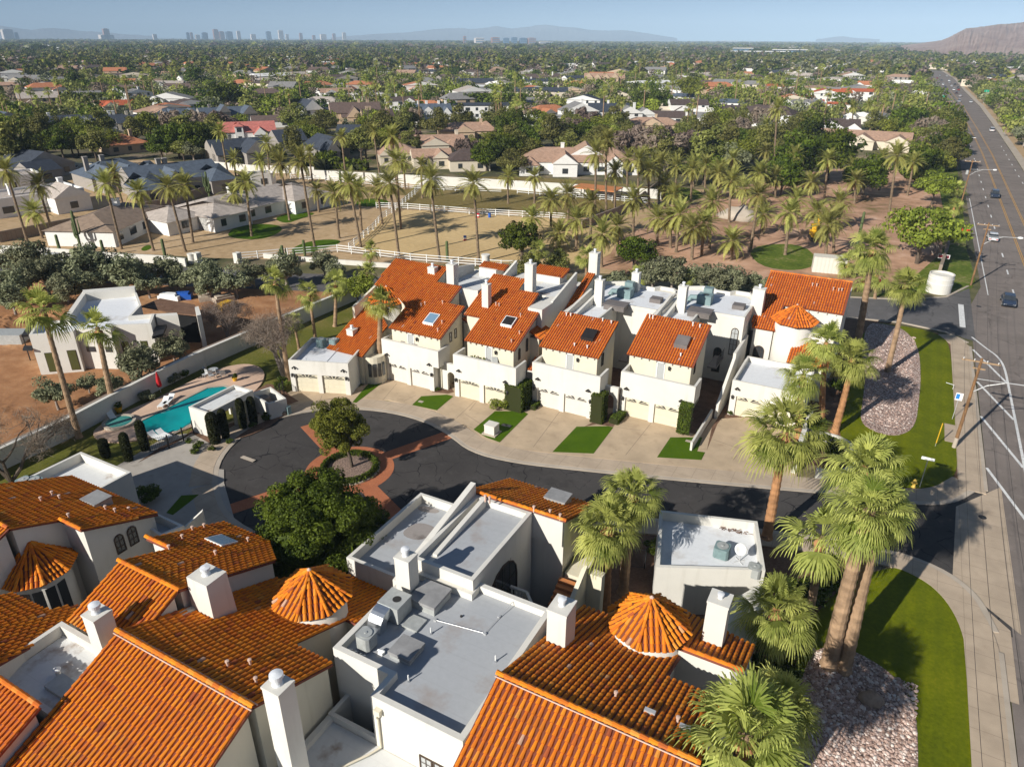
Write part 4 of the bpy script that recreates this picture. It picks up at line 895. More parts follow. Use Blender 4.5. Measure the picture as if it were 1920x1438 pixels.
bld(TM, 'flat_roof', 'roof_grey', lambda mb: (mb.sheet(inset(OM, .28), 6.858), mb.sheet([(-19.6,26.25),(-16.6,26.25),(-16.6,33),(-19.6,33)], 7.558), mb.sheet([(-20.25,26.25),(-19.9,26.25),(-19.9,33),(-20.25,33)], 7.558)))
PM = (33.35, 8.1, -.42); ro = [(x,y,pz(y,PM)) for x,y in [(-21.0,33.3),(-14.1,33.3),(-14.3,38.7),(-21.2,38.7)]]
mb = MB(); under(mb, ro, .16); mb.box(-20.9,33.3,6,-14.3,33.5,7.9); mb.build('garage_block_wall', M['stucco'], TM)
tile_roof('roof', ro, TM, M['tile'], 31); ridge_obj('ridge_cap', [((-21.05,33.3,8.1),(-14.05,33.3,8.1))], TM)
vents(TM, [(910,938),(918,941),(1001,958),(1031,965),(1050,973)], PM)
x, y, z = pln(1046, 940, PM); bld(TM, 'skylight', 'hvac', lambda mb: mb.box(x-.75,y-.6,z-.5,x+.75,y+.6,z+.45))
bld(TM, 'skylight_lid', 'hatch', lambda mb: mb.box(x-.8,y-.65,z+.455,x+.8,y+.65,z+.53))
# low garage roof left of it
OG = [(-26.6,27),(-21.0,27),(-21.0,35.3),(-26.6,35.3)]
bld(TM, 'terrace_wall', 'stucco', lambda mb: (mb.prism(OG, 0, 4.2), mb.ring(OG, 4.2, 4.9, .24)))
bld(TM, 'terrace_floor', 'roof_grey', lambda mb: mb.sheet(inset(OG, .22), 4.206))
bld(TM, 'stain', 'r_stain', lambda mb: mb.prism(smooth_poly([(-26.3,34.8),(-24.6,35.0),(-24.7,34.4),(-26.2,34.1)]), 4.207, 4.212)); bld(TM, 'stain', 'r_stain', lambda mb: mb.prism(smooth_poly([(-25.6,31.2),(-23.8,31.3),(-23.6,33.0),(-24.6,33.2),(-25.5,32.8)]), 4.2071, 4.2085))
chimney(TM, -19.75, 24.5, 6.8, 9.55, .95, .85, z_flue=.6, r=.26)
# arched glazed doors, round balcony, outside stair
mb = MB(); 
win(TM, 'e', 27.6, 31.2, 3.3, 6.6, -16.4, arch=True, bars=(3, 1), wallname='arched_door')
bc = (-16.4, 28.6)
bld(TM, 'balcony_slab', 'cream', lambda mb: mb.prism([(-16.4,26.9),(-15.2,26.9),(-14.4,27.9),(-14.4,29.6),(-15.2,30.4),(-16.4,30.4)], 3.0, 3.3))
def f(mb):
    pl = [(-16.4,26.95),(-15.25,26.95),(-14.5,27.9),(-14.5,29.6),(-15.25,30.35),(-16.4,30.35)]
    for i in range(len(pl)-1):
        a, b = Vector(pl[i]), Vector(pl[i+1]); n = max(2, int((b-a).length/.22)); d = (b-a).normalized(); s = Vector((-d.y,d.x))*.09
        mb.prism([tuple(a-s)[:2], tuple(b-s)[:2], tuple(b+s)[:2], tuple(a+s)[:2]], 4.15, 4.3)
        for k in range(n): q = a+(b-a)*(k+.5)/n; mb.lathe((q.x,q.y,3.3), [(.05,0),(.085,.2),(.04,.42),(.07,.6),(.05,.86)], 6)
bld(TM, 'balustrade', 'stucco', f)
def f(mb):
    for k in range(16): mb.box(-14.2, 33.0-k*.34-.34, 0, -12.9, 33.0-k*.34, 3.9-k*.22)
bld(TM, 'stair', 'terracotta', f)
bld(TM, 'stair_wall', 'cream', lambda mb: (mb.prism([(-12.88,27),(-12.6,27),(-12.6,33.6),(-12.88,33.6)], 0, [1.2,1.2,5.0,5.0]), mb.box(-12.9,33.62,0,-11.6,34.2,4.4), mb.box(-14.1,33.5,0,-12.9,37,3.9)))
x0, _, z0 = ony(784, 1423, 17.7); x1, _, z1 = ony(845, 1400, 17.7)
for a, b in ((-14.35,-13.62), (-13.58,-12.85)): win(TM, 's', a, b, 3.6, 4.95, 17.7, mat='glass_p', bars=(1, 2))
mb = MB(); mb.tube([(-16.5,17.62,6.6),(-16.55,17.45,6.4),(-16.6,17.6,6.1),(-16.6,17.6,4.1),(-16.9,17.0,4.05),(-18.4,14.6,4.05)], .06, 8); mb.box(-16.7,17.45,6.45,-16.35,17.69,6.75); mb.build('downpipe', M['cream'], TM)
# low court roof and planter between M and L
OC = [(-20.0,4),(-11.9,4),(-11.9,17.69),(-17.0,17.69),(-17.0,19.09),(-20.0,19.09)]
bld(TM, 'court_wall', 'stucco', lambda mb: (mb.prism([(-20.0,4),(-11.9,4),(-11.9,17.69),(-20.0,17.69)], 0, 3.9), mb.box(-20.0,17.7,0,-17.0,17.9,4.35), mb.box(-19.98,17.9,0,-19.75,19.09,4.35), mb.box(-17.2,17.9,0,-17.01,19.09,4.35), mb.box(-20,4,3.9,-19.7,17.69,4.25)))
bld(TM, 'court_roof', 'roof_worn', lambda mb: mb.sheet([(-19.7,4),(-11.95,4),(-11.95,17.66),(-19.7,17.66)], 3.907))
bld(TM, 'well_shade_sheet', 'glass', lambda mb: mb.sheet([(-18.4,17.9),(-17.2,17.9),(-17.2,19.09),(-18.4,19.09)], 2.6))  # flat dark sheet standing in for the shaded interior of the planter well
# things on the grey roof
ZG = 6.862
def cover(px, py, w_, d_, h_, label, mat='hatch', leg=.08):
    x, y, _ = at(px, py, ZG+h_); t = thing('roof_hatch', (x, y, ZG), label, 'roof hatch'); mb = MB(); mb.box(x-w_/2+.06, y-d_/2+.06, ZG, x+w_/2-.06, y+d_/2-.06, ZG+h_); mb.build('curb', M['hvac'], t)
    mb = MB(); mb.box(x-w_/2, y-d_/2, ZG+h_-.18, x+w_/2, y+d_/2, ZG+h_+.02); mb.build('lid', M[mat], t)
cover(806, 1112, 1.75, 1.75, .62, 'big grey square hatch behind the galvanised duct on the grey roof')
cover(762, 1213, 1.35, 1.35, .42, 'smaller grey square hatch in front of the galvanised duct on the grey roof')
cover(777, 1167, .95, .95, .12, 'low flat blue-grey hatch between the two taller hatches on the grey roof', 'hvac')
x, y, z = at(744, 1155, ZG)
t = thing('rooftop_unit', (x, y, ZG), 'pale square rooftop unit beside the white chimney, feeding the galvanised duct', 'air handler')
x, y, _ = at(740, 1122, ZG+1.1)
mb = MB(); mb.box(x-.62, y-.62, ZG+.05, x+.62, y+.62, ZG+1.1); mb.box(x-.66,y-.66,ZG+1.0,x+.66,y+.66,ZG+1.12); mb.build('casing', M['hvac'], t)
mb = MB(); mb.lathe((x+.15,y,ZG+1.12), [(.24,.015),(0,.016)], 16); mb.build('fan_opening', M['dark'], t)
xu, yu = x, y; ac = [(xu-.15, yu-.62, ZG+.85)]
pc = [(yu-.55, ZG+.75)]+[(yu-.75-.55*math.sin(math.pi/2*k/7), ZG+.2+.55*math.cos(math.pi/2*k/7)) for k in range(8)]+[(yu-1.3, ZG)]; nn_ = [(0,1)]+[(-math.sin(math.pi/2*k/7), math.cos(math.pi/2*k/7)) for k in range(8)]+[(-1,0)]
mb = MB(); vs = []
for (yy, zz), (ny, nz) in zip(pc, nn_):
    for sx, so in ((-.42,.34),(.42,.34),(.42,-.2),(-.42,-.2)): vs.append((xu-.2+sx, yy+ny*so, max(ZG, zz+nz*so)))
mb.add(vs, [(i*4+k, i*4+(k+1)%4, i*4+4+(k+1)%4, i*4+4+k) for i in range(len(pc)-1) for k in range(4)])
mb.build('duct', M['galv'], t)
x, y, _ = at(686, 1188, ZG+.9); ac_unit(x, y, ZG+.1, 'grey condenser with round fan at the corner of the large grey flat roof', 'hvac', .85, .85)
t = thing('pipe_bundle', (x-.1, y-.7, ZG), 'tangle of dark and white pipes below the corner condenser', 'pipes'); rg = random.Random(4)
for k in range(7):
    mb = MB(); a = Vector((x-.5+k*.14, y-.55, ZG+.1)); p = [a, a+Vector((rg.uniform(-.15,.15), -.2, .15)), a+Vector((rg.uniform(-.3,.3), -.4, -.03))]; mb.tube(p, .025, 6); mb.build('pipe', M['dark' if k % 2 else 'white'], t)
for i, (px, py, lb) in enumerate(((808,1188,'thin white vent pipe beside the smaller hatch'),(766,1277,'thin white vent pipe close to the notch of the grey roof'),(929,1240,'thin white vent pipe near the orange roof edge on the grey roof'))):
    x, y, _ = at(px, py, ZG); t = thing('vent_pipe', (x, y, ZG), lb, 'vent pipe'); mb = MB(); mb.lathe((x,y,ZG), [(.035,0),(.035,.42),(0,.42)], 8); mb.build('pipe', M['white'], t); mb = MB(); mb.lathe((x,y,ZG), [(.09,0),(.05,.1),(.037,.1)], 8); mb.build('boot', M['galv'], t)
A_, B_, C_ = at(816,1162,ZG+.06), at(909,1187,ZG+.06), at(961,1128,ZG+.3)
mb = MB(); mb.tube([A_, B_, at(936,1157,ZG+.08), C_], .02, 6); 
for p in (A_, B_, at(936,1157,ZG)): mb.box(p[0]-.08, p[1]-.06, ZG, p[0]+.08, p[1]+.06, ZG+.08)
o = mb.build('conduit', M['steel']); tag(o, 'thin conduit bent across the large grey flat roof', 'conduit')
x, y, _ = at(715, 1226, ZG); mb = MB(); mb.box(x-.14,y-.1,ZG,x+.14,y+.1,ZG+.16); mb.tube([(x-.2,y,ZG+.2),(x+.2,y+.05,ZG+.22)], .06, 8); o = mb.build('valve_box', M['white']); tag(o, 'small white pipe fitting left of the smaller grey hatch', 'pipe fitting')
x, y, _ = at(865, 1156, ZG); mb = MB(); mb.lathe((x,y,ZG), [(.07,0),(.07,.08),(0,.1)], 8); o = mb.build('roof_drain', M['dark']); tag(o, 'small dark roof fitting in the middle of the grey flat roof', 'drain')
# ---- unit R
TR = thing('townhouse', (-7, 25, 0), 'near townhouse with big orange tile roof and broken-tiled turret, bottom centre', 'townhouse')
PRN = (20.3, 9, -.42); PRS = (20.3, 9, .42)
rn = [(-11.6,20.3),(-2.3,20.3),(-2.3,26.0),(-5.2,26.0),(-5.2,29.4),(-7.4,30.4),(-11.6,30.4)]; rn3 = [(x,y,pz(y,PRN)) for x,y in rn]
rs3 = [(x,y,pz(y,PRS)) for x,y in [(-11.6,12),(-2.3,12),(-2.3,20.3),(-11.6,20.3)]]
mb = MB(); under(mb, rn3, .2); under(mb, rs3, .2); mb.box(-5.1,26.02,0,-2.5,29.5,3.6); mb.build('wall', M['stucco'], TR)
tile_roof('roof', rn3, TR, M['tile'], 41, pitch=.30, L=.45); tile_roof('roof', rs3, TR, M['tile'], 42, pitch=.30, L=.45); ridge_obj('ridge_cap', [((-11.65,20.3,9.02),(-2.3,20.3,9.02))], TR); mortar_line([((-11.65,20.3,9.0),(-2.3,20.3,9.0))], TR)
bld(TR, 'court_roof', 'roof_white', lambda mb: mb.sheet([(-5.1,26.02),(-2.5,26.02),(-2.5,29.5),(-5.1,29.5)], 3.607))
p = at(1283,1218,6.2); PS = (p[1], 6.2, -.42); ro = [(x,y,pz(y,PS)) for x,y in [(-5.6,p[1]),(-2.0,p[1]-.3),(-1.9,p[1]+3.6),(-6.2,p[1]+5.0)]]; ro[1] = (-2.0, p[1], 6.2)
mb = MB(); under(mb, ro, .2); mb.box(-2.52, 26, 0, -2.2, p[1]+.1, 5.9); mb.build('wing_wall', M['stucco'], TR); tile_roof('wing_roof', ro, TR, M['tile'], 43, pitch=.30); ridge_obj('ridge_cap', [((-5.6,p[1],6.25),(-1.95,p[1],6.25))], TR)
q = at(1222, 1122, 8.3); turret(TR, q[0], q[1], 6.65, 8.3, 2.25, 1.85, 2, 7, rot=.05)
chimney(TR, -10.75, 25.4, 4, 9.3, 1.05, 1.25, z_flue=.55, r=.24); chimney(TR, -4.0, 30.9, 0, 8.3, 1.1, 1.1, r=.2, z_flue=.4)
vents(TR, [(1154,1308),(1270,1355)], PRN); [bld(TR, 'vent_cap', 'steel', lambda mb: mb.box(*(lambda c: (c[0]-.25,c[1]-.1,c[2],c[0]+.25,c[1]+.1,c[2]+.24))(pln(a,b,PRN)))) for a,b in ((1218,1338),(1284,1368))]
bld(TR, 'wall_vent', 'dark', lambda mb: mb.box(-3.6, 29.46, 4.3, -3.2, 29.4, 4.5))
# detached garage of R
g = [at(1237,957,3.9)[:2], at(1420,978,3.9)[:2], at(1435,1070,3.9)[:2], at(1230,1064,3.9)[:2]]
TG = thing('garage', (-6.7, 41, 0), 'flat-roofed white garage with satellite dish on its shaded roof, near row', 'garage')
bld(TG, 'wall', 'stucco', lambda mb: (mb.prism(g, 0, 3.2), mb.ring(g, 3.2, 3.95, .24)))
bld(TG, 'flat_roof', 'roof_white', lambda mb: mb.sheet(inset(g, .22), 3.206))
bld(TG, 'side_wall', 'stucco', lambda mb: mb.prism([(-4.4,32.4),(-2.2,32.2),(-2.1,38.4),(-3.0,39.3),(-3.9,37.6)], 0, 3.0))
x, y, _ = at(1377, 1050, 3.2)
ac_unit(x-.9, y+.0, 3.21, 'green-grey square condenser beside the satellite dish', 'hvac_g', 1.0, .85); x, y, _ = at(1408, 1082, 3.2); ac_unit(x+.1, y+.25, 3.21, 'pale condenser with round fan in the corner nearest the palms', 'hvac', .85, .75)
x, y, _ = at(1386, 1052, 3.2); t = thing('satellite_dish', (x, y, 3.2), 'white satellite dish on a mast on the flat garage roof', 'satellite dish')
mb = MB(); mb.tube([(x,y,3.2),(x,y,4.1)], .035, 8); mb.tube([(x-.3,y-.3,3.22),(x+.3,y+.3,3.22)], .03, 6); mb.tube([(x+.3,y-.3,3.22),(x-.3,y+.3,3.22)], .03, 6); mb.build('mast', M['steel'], t)
mb = MB(); mb.lathe((0,0,0), [(0,0),(.18,.02),(.32,.07),(.42,.13),(.42,.15),(.3,.10),(0,.03)], 20); mb.xform(Matrix.Translation((x-.05,y-.1,4.25)) @ Matrix.Rotation(R(50), 4, Vector((.8,.45,0)).normalized())); mb.build('dish', M['white'], t, True)
x, y, _ = at(1405, 1002, 3.2); rg = random.Random(8); mb = MB()
for k in range(60): a = rg.uniform(-2.2,1.1); mb.tube([(x+a, y+rg.uniform(-.15,.15)+a*.12, 3.22+rg.uniform(0,.05)), (x+a+rg.uniform(-.3,.3), y+rg.uniform(-.3,.3)+a*.12, 3.24+rg.uniform(0,.12))], .02, 4)
o = mb.build('dead_palm_leaf', M['mulch']); tag(o, 'dead brown palm leaf lying on the white garage roof', 'dead leaf')
# ---- unit L
TL = thing('townhouse', (-25, 18, 0), 'nearest townhouse with huge orange roof, turret in front of the round tree', 'townhouse')
PLN_, PLS = (13.7, 9, -.42), (13.7, 9, .42)
ln = [(-29.1,13.7),(-20.0,13.7),(-20.0,18.5),(-22.7,18.5),(-22.7,22.4),(-20.6,22.4),(-20.6,28.0),(-25.3,28.0),(-29.0,23.3)]; l3 = [(x,y,pz(y,PLN_)) for x,y in ln]
ls3 = [(x,y,pz(y,PLS)) for x,y in [(-29.1,4.5),(-20.0,4.5),(-20.0,13.7),(-29.1,13.7)]]
mb = MB(); under(mb, l3, .2); under(mb, ls3, .2); mb.build('wall', M['cream'], TL)
tile_roof('roof', l3, TL, M['tile'], 51, pitch=.285, L=.45); tile_roof('roof', ls3, TL, M['tile'], 52, pitch=.285, L=.45); ridge_obj('ridge_cap', [((-29.15,13.7,9.02),(-19.9,13.7,9.02))], TL); mortar_line([((-29.15,13.7,9.0),(-19.9,13.7,9.0))], TL)
p = at(580, 1070, 8.4); turret(TL, p[0], p[1], 6.8, 8.4, 2.25, 1.8, 2, 8, rot=.35)
chimney(TL, -18.75, 14.2, 0, 10.6, .95, .9, z_flue=.7, r=.32); vents(TL, [(428,1250),(481,1281),(470,1247)], PLN_)
# ---- unit LL
TLL = thing('townhouse', (-33, 19, 0), 'near townhouse with skylight in its dark-side roof and sloping chimney block', 'townhouse')
P1, P2 = (17.05, 9, -.42), (17.05, 9, .42)
n3 = [(x,y,pz(y,P1)) for x,y in [(-33.7,17.05),(-28.9,17.05),(-28.9,23.4),(-31.5,25.2),(-35.8,25.2),(-35.8,20.0),(-33.7,20.0)]]; s3 = [(x,y,pz(y,P2)) for x,y in [(-33.7,13.7),(-28.9,13.7),(-28.9,17.05),(-33.7,17.05)]]
mb = MB(); under(mb, n3, .2); under(mb, s3, .2); mb.build('wall', M['stucco'], TLL)
tile_roof('roof', n3, TLL, M['tile'], 61, pitch=.285); tile_roof('roof', s3, TLL, M['tile'], 62, pitch=.285); ridge_obj('ridge_cap', [((-33.75,17.05,9.02),(-28.8,17.05,9.02))], TLL); ridge_obj('ridge_cap', [((-35.8,20.0,7.85),(-33.7,20.0,7.85))], TLL)
mb = MB(); xx, yy = -28.0, 18.2; mb.add([(xx-.95,yy-.8,4),(xx+.95,yy-.8,4),(xx+.95,yy+.8,4),(xx-.95,yy+.8,4),(xx-.75,yy-.65,9.6),(xx+.75,yy-.65,9.6),(xx+.75,yy+.65,9.6),(xx-.75,yy+.65,9.6)], [(0,1,5,4),(1,2,6,5),(2,3,7,6),(3,0,4,7),(4,5,6,7)]); o = mb.build('chimney', M['stucco'], TLL)
m = MB(); m.lathe((xx,yy,9.6), [(.24,0),(.19,.1),(.19,.32),(.26,.34),(.26,.46),(0,.5)], 18); sub(o, 'flue_cap', m, M['roof_white'])
chimney(TLL, -30.7, 13.8, 4, 9.4, .95, .95, r=.3, z_flue=.65); skylight(TLL, 416, 1016, P1, 1.5, 1.2, .2); vents(TLL, [(343,1012),(362,996),(384,991),(318,1032),(405,1042),(466,1017)], P1)
mb = MB(); mb.prism([(-28.88,13.5),(-28.5,13.5),(-28.5,18.5),(-28.88,18.5)], 0, [8.4,8.4,7.4,7.4]); mb.build('parapet', M['stucco'], TLL)
# worn flat roof between
FW_ = [(-34.0,10.2),(-29.0,10.2),(-29.0,13.68),(-34.0,13.68)]
bld(TLL, 'lower_wall', 'stucco', lambda mb: (mb.prism(FW_, 0, 6.6), mb.ring([(-34.3,9.9),(-29.0,9.9),(-29.0,13.69),(-34.3,13.69)], 6.6, 7.25, .26)))
bld(TLL, 'flat_roof', 'roof_worn', lambda mb: mb.sheet(FW_, 6.607)); x, y, _ = at(118, 1290, 6.6)
bld(TLL, 'skylight', 'hvac', lambda mb: mb.box(x-.7,y-.45,6.61,x+.7,y+.45,6.85)); x, y, _ = at(110,1265,6.6); bld(TLL, 'vent_pipe', 'white', lambda mb: mb.lathe((x,y,6.6), [(.12,0),(.12,.35),(.2,.38),(0,.5)], 10))
# ---- unit LLL
TA = thing('townhouse', (-41, 20, 0), 'far-left near townhouse with paired arched windows and a curved bay under tile', 'townhouse')
p = at(17,992,9); XW = p[0]; P3_ = (p[1], 9, -.42); n3 = [(x,y,pz(y,P3_)) for x,y in [(-50,p[1]),(XW,p[1]),(XW,p[1]+2.75),(XW+2.1,p[1]+2.75),(XW+1.9,p[1]+7.8),(-50,p[1]+7.8)]]
mb = MB(); under(mb, n3, .2); s3 = [(x,y,pz(y,(p[1],9,.42))) for x,y in [(-50,p[1]-6),(XW,p[1]-6),(XW,p[1]),(-50,p[1])]]; under(mb, s3, .2); mb.build('wall', M['stucco'], TA); tile_roof('roof', n3, TA, M['tile'], 71, pitch=.285); tile_roof('roof', s3, TA, M['tile'], 72, pitch=.285)
ridge_obj('ridge_cap', [((-50,p[1],9.03),(XW,p[1],9.03))], TA); ridge_obj('ridge_cap', [((XW,p[1]+2.75,pz(p[1]+2.75,P3_)+.03),(XW+2.15,p[1]+2.75,pz(p[1]+2.75,P3_)+.03))], TA)
vents(TA, [(78,941),(99,930),(113,937),(199,957),(217,962),(243,960),(130,972)], P3_)
x, y, z = pln(183, 943, P3_); bld(TA, 'skylight', 'hvac', lambda mb: mb.box(x-.75,y-.6,z-.5,x+.75,y+.6,z+.42)); bld(TA, 'skylight_lid', 'hatch', lambda mb: mb.box(x-.8,y-.65,z+.425,x+.8,y+.65,z+.48))
for px_, py_ in ((226,1019),(250,1004)):
    _, yy, zz = onx(px_, py_, XW+1.9); win(TA, 'e', yy-.33, yy+.33, zz-.7, zz+.7, XW+1.84, arch=True, bars=(1, 2), mat='glass')
cx, cy = XW-.3, 16.55; zev = 5.5
mb = MB(); mb.lathe((cx,cy,0), [(1.75,0),(1.75,zev+.05)], 28); mb.build('bay_wall', M['stucco'], TA, True)
ringp = [(cx+2.2*math.cos(a), cy+2.2*math.sin(a), zev) for a in [R(-100+40*k) for k in range(6)]]; apx = (cx+.05, cy+.1, 7.35)
for k in range(5): tile_roof('bay_roof', [ringp[k], ringp[k+1], apx], TA, M['tile'], 80+k, pitch=.25, L=.38, thick=.08)
mb = MB(); [ridge(mb, ringp[k], apx, r=.10, seed=k) for k in range(6)]; mb.build('hip_cap', M['tile'], TA)
for k in range(5):
    a = R(-78+22*k); r = 1.77; dx, dy = -math.sin(a)*.28, math.cos(a)*.28; x, y = cx+r*math.cos(a), cy+r*math.sin(a); mb = MB(); mb.add([(x-dx,y-dy,2.6),(x+dx,y+dy,2.6),(x+dx,y+dy,4.9),(x-dx,y-dy,4.9)], [(0,1,2,3)]); mb.build('bay_window', M['glass'], TA)
# low dark roofs by the left edge
pa = at(128, 1170, 6.2); PA = (pa[1], 6.2, -.42); n3 = pxroof([(-60,1125),(20,1111),(85,1143),(145,1134),(128,1172),(0,1245),(-60,1285)], PA); tile_roof('low_roof', n3, TA, M['tile'], 73, pitch=.285); mb = MB(); under(mb, n3, .15); mb.build('low_wall', M['stucco'], TA)
TB = thing('townhouse', (-32, 8, 0), 'orange tile roof with broken ridge tiles in the bottom left corner', 'townhouse')
b3 = [(x,y,pz(y,(9.6,8.2,.42))) for x,y in [(-36,3),(-28.9,3),(-28.9,9.6),(-36,9.6)]]; tile_roof('roof', b3, TB, M['tile_red'], 74, pitch=.285); ridge_obj('ridge_cap', [((-36,9.6,8.25),(-28.8,9.6,8.25))], TB, M['tile_red']); mb = MB(); under(mb, b3, .2); mb.build('wall', M['stucco'], TB)
# left garage and its neighbours
OL = [(-55.6,20.6),(-49.2,20.6),(-49.2,27.7),(-55.6,27.7)]
TGL = thing('garage', (-52.5, 24, 0), 'white flat-roofed garage with brown-stained roof, near the left edge', 'garage')
bld(TGL, 'wall', 'stucco', lambda mb: (mb.prism(OL, 0, 3.2), mb.ring(OL, 3.2, 3.95, .24))); bld(TGL, 'flat_roof', 'roof_worn', lambda mb: mb.sheet(inset(OL, .22), 3.206))
for px_, lb in ((50, 'left of two round-topped condensers behind the stained garage roof'), (70, 'right of two round-topped condensers behind the stained garage roof')):
    x, y, _ = at(px_, 916, 3.3); ac_unit(x, y, 3.21, lb, 'hvac_g', .95, .95)
TP = thing('balcony', (-42, 24, 0), 'pale balcony terrace under the far-left roof edge facing the court', 'balcony')
OB = [at(216,926,4.9)[:2], at(345,985,4.9)[:2], at(300,1004,4.9)[:2], at(240,965,4.9)[:2]]; mb = MB(); mb.prism(OB, 0, 4.2); mb.ring(OB, 4.2, 4.9, .2); mb.build('wall', M['stucco'], TP); mb = MB(); mb.sheet(inset(OB, .18), 4.206); mb.build('floor', M['roof_grey'], TP)
mb = MB(); A_, B_ = at(330,990,4.4), at(383,965,4.4); mb.prism([A_[:2], B_[:2], (B_[0]+.2,B_[1]-.25), (A_[0]+.2,A_[1]-.25)], 0, [4.0,4.9,4.9,4.0]); o = mb.build('screen_wall', M['stucco']); tag(o, 'sloping white screen wall pointing at the court beside the dark tile roof', 'wall')
# ================================================================ PLANTS: shapes
def unit(v): return v/np.maximum(np.linalg.norm(v, axis=-1, keepdims=True), 1e-9)
def fan_crown(seed, nl=46, R_=1.55, pet=1.05, segs=22, old=.18):
    """fan palm crown: every leaf a stalk and a pleated fan of drooping segments"""
    rg = np.random.default_rng(seed); V = []; T = []
    for i in range(nl):
        fr = (i+.5)/nl; el = R(86) - R(150)*fr**.92 + rg.normal(0, .10); az = i*2.39996 + rg.normal(0, .18)
        d = np.array([math.cos(az)*math.cos(el), math.sin(az)*math.cos(el), math.sin(el)])
        side = np.array([-math.sin(az), math.cos(az), 0]); up = np.cross(side, d)*-1
        if up[2] < 0 and el > 0: up = -up
        pl = pet*(.55+.85*rg.random()); s0 = d*.12; tip = d*pl + np.array([0, 0, -.10*pl*max(0, math.cos(el))])
        V += [s0-side*.03, s0+side*.03, tip+side*.025, tip-side*.025]; T.append(.8)
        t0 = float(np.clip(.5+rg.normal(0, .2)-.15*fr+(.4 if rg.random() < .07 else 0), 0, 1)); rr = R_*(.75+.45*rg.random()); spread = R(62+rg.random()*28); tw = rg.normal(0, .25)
        upv = up*math.cos(tw)+side*math.sin(tw); sv = side*math.cos(tw)-up*math.sin(tw)
        droop = .35+.5*fr+.15*rg.random()
        for k in range(segs):
            a = -spread+2*spread*(k+.5)/segs + rg.normal(0, .02); dd = d*math.cos(a)+sv*math.sin(a); L = rr*(1-.28*abs(a)/spread)*(.82+.3*rg.random())
            w = rr*spread/segs*.95; pp = np.cross(dd, upv); pp = pp/np.linalg.norm(pp)
            fold = upv*(.05 if k % 2 else -.05)*rr*.35
            m1 = tip+dd*L*.45+fold+upv*.05; m2 = tip+dd*L*.78+np.array([0,0,-droop*L*.16]); e = tip+dd*L*(1-.12*droop)+np.array([0,0,-droop*L*.50])
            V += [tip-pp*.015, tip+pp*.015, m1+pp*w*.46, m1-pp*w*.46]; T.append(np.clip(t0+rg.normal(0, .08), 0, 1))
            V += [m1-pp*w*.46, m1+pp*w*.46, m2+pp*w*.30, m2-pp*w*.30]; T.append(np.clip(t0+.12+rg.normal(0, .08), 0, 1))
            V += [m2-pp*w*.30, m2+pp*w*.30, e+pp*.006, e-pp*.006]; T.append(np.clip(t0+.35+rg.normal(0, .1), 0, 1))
    return np.array(V, 'f'), np.array(T, 'f')
def feather_crown(seed, nf=48, L=3.0, nlf=22, lo=-62, dry=False):
    """date palm crown: arching fronds with two rows of leaflets"""
    rg = np.random.default_rng(seed); V = []; T = []
    for i in range(nf):
        fr = (i+.5)/nf; el = R(80) - (R(80)-R(lo))*fr**1.05 + rg.normal(0, .09) if not dry else R(-50)-R(32)*fr; az = i*2.39996+rg.normal(0, .15)
        h = np.array([math.cos(az), math.sin(az), 0.]); l = L*(.8+.3*rg.random())*(1 if not dry else .75); g = (.55+.45*rg.random())*(1-.25*fr)
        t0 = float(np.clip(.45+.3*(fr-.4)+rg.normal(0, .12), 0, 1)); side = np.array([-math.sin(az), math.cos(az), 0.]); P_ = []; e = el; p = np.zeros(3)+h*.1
        n = 9
        for k in range(n+1):
            P_.append(p.copy()); e2 = e - g*1.25*(k/n)**1.3*(1.0 if e > -1.2 else 0); e2 = max(e2, -1.45); p = p + (h*math.cos(e2)+np.array([0,0,math.sin(e2)]))*l/n
        P_ = np.array(P_)
        for k in range(n):
            V += [P_[k]-side*.025*(1-k/n), P_[k]+side*.025*(1-k/n), P_[k+1]+side*.02*(1-k/n), P_[k+1]-side*.02*(1-k/n)]; T.append(.9)
        for j in range(nlf):
            s = .14+.86*(j+.5)/nlf; x = s*n; k = min(int(x), n-1); q = P_[k]+(P_[k+1]-P_[k])*(x-k); tg = unit(P_[k+1]-P_[k]); nn = np.cross(side, tg)*-1
            ll = L*.17*math.sin(math.pi*min(1, .18+.8*s))*(1+rg.normal(0, .12))
            for sg in (-1, 1):
                dd = unit(tg*.62+side*sg*.75+nn*.28*(1 if nn[2] > 0 else -1)+np.array([0,0,-.22])); wv = tg*L*.5/nlf*.8
                e_ = q+dd*ll; V += [q-wv, q+wv, e_+wv*.35, e_-wv*.35]; T.append(np.clip(t0+rg.normal(0, .13), 0, 1))
    return np.array(V, 'f'), np.array(T, 'f')
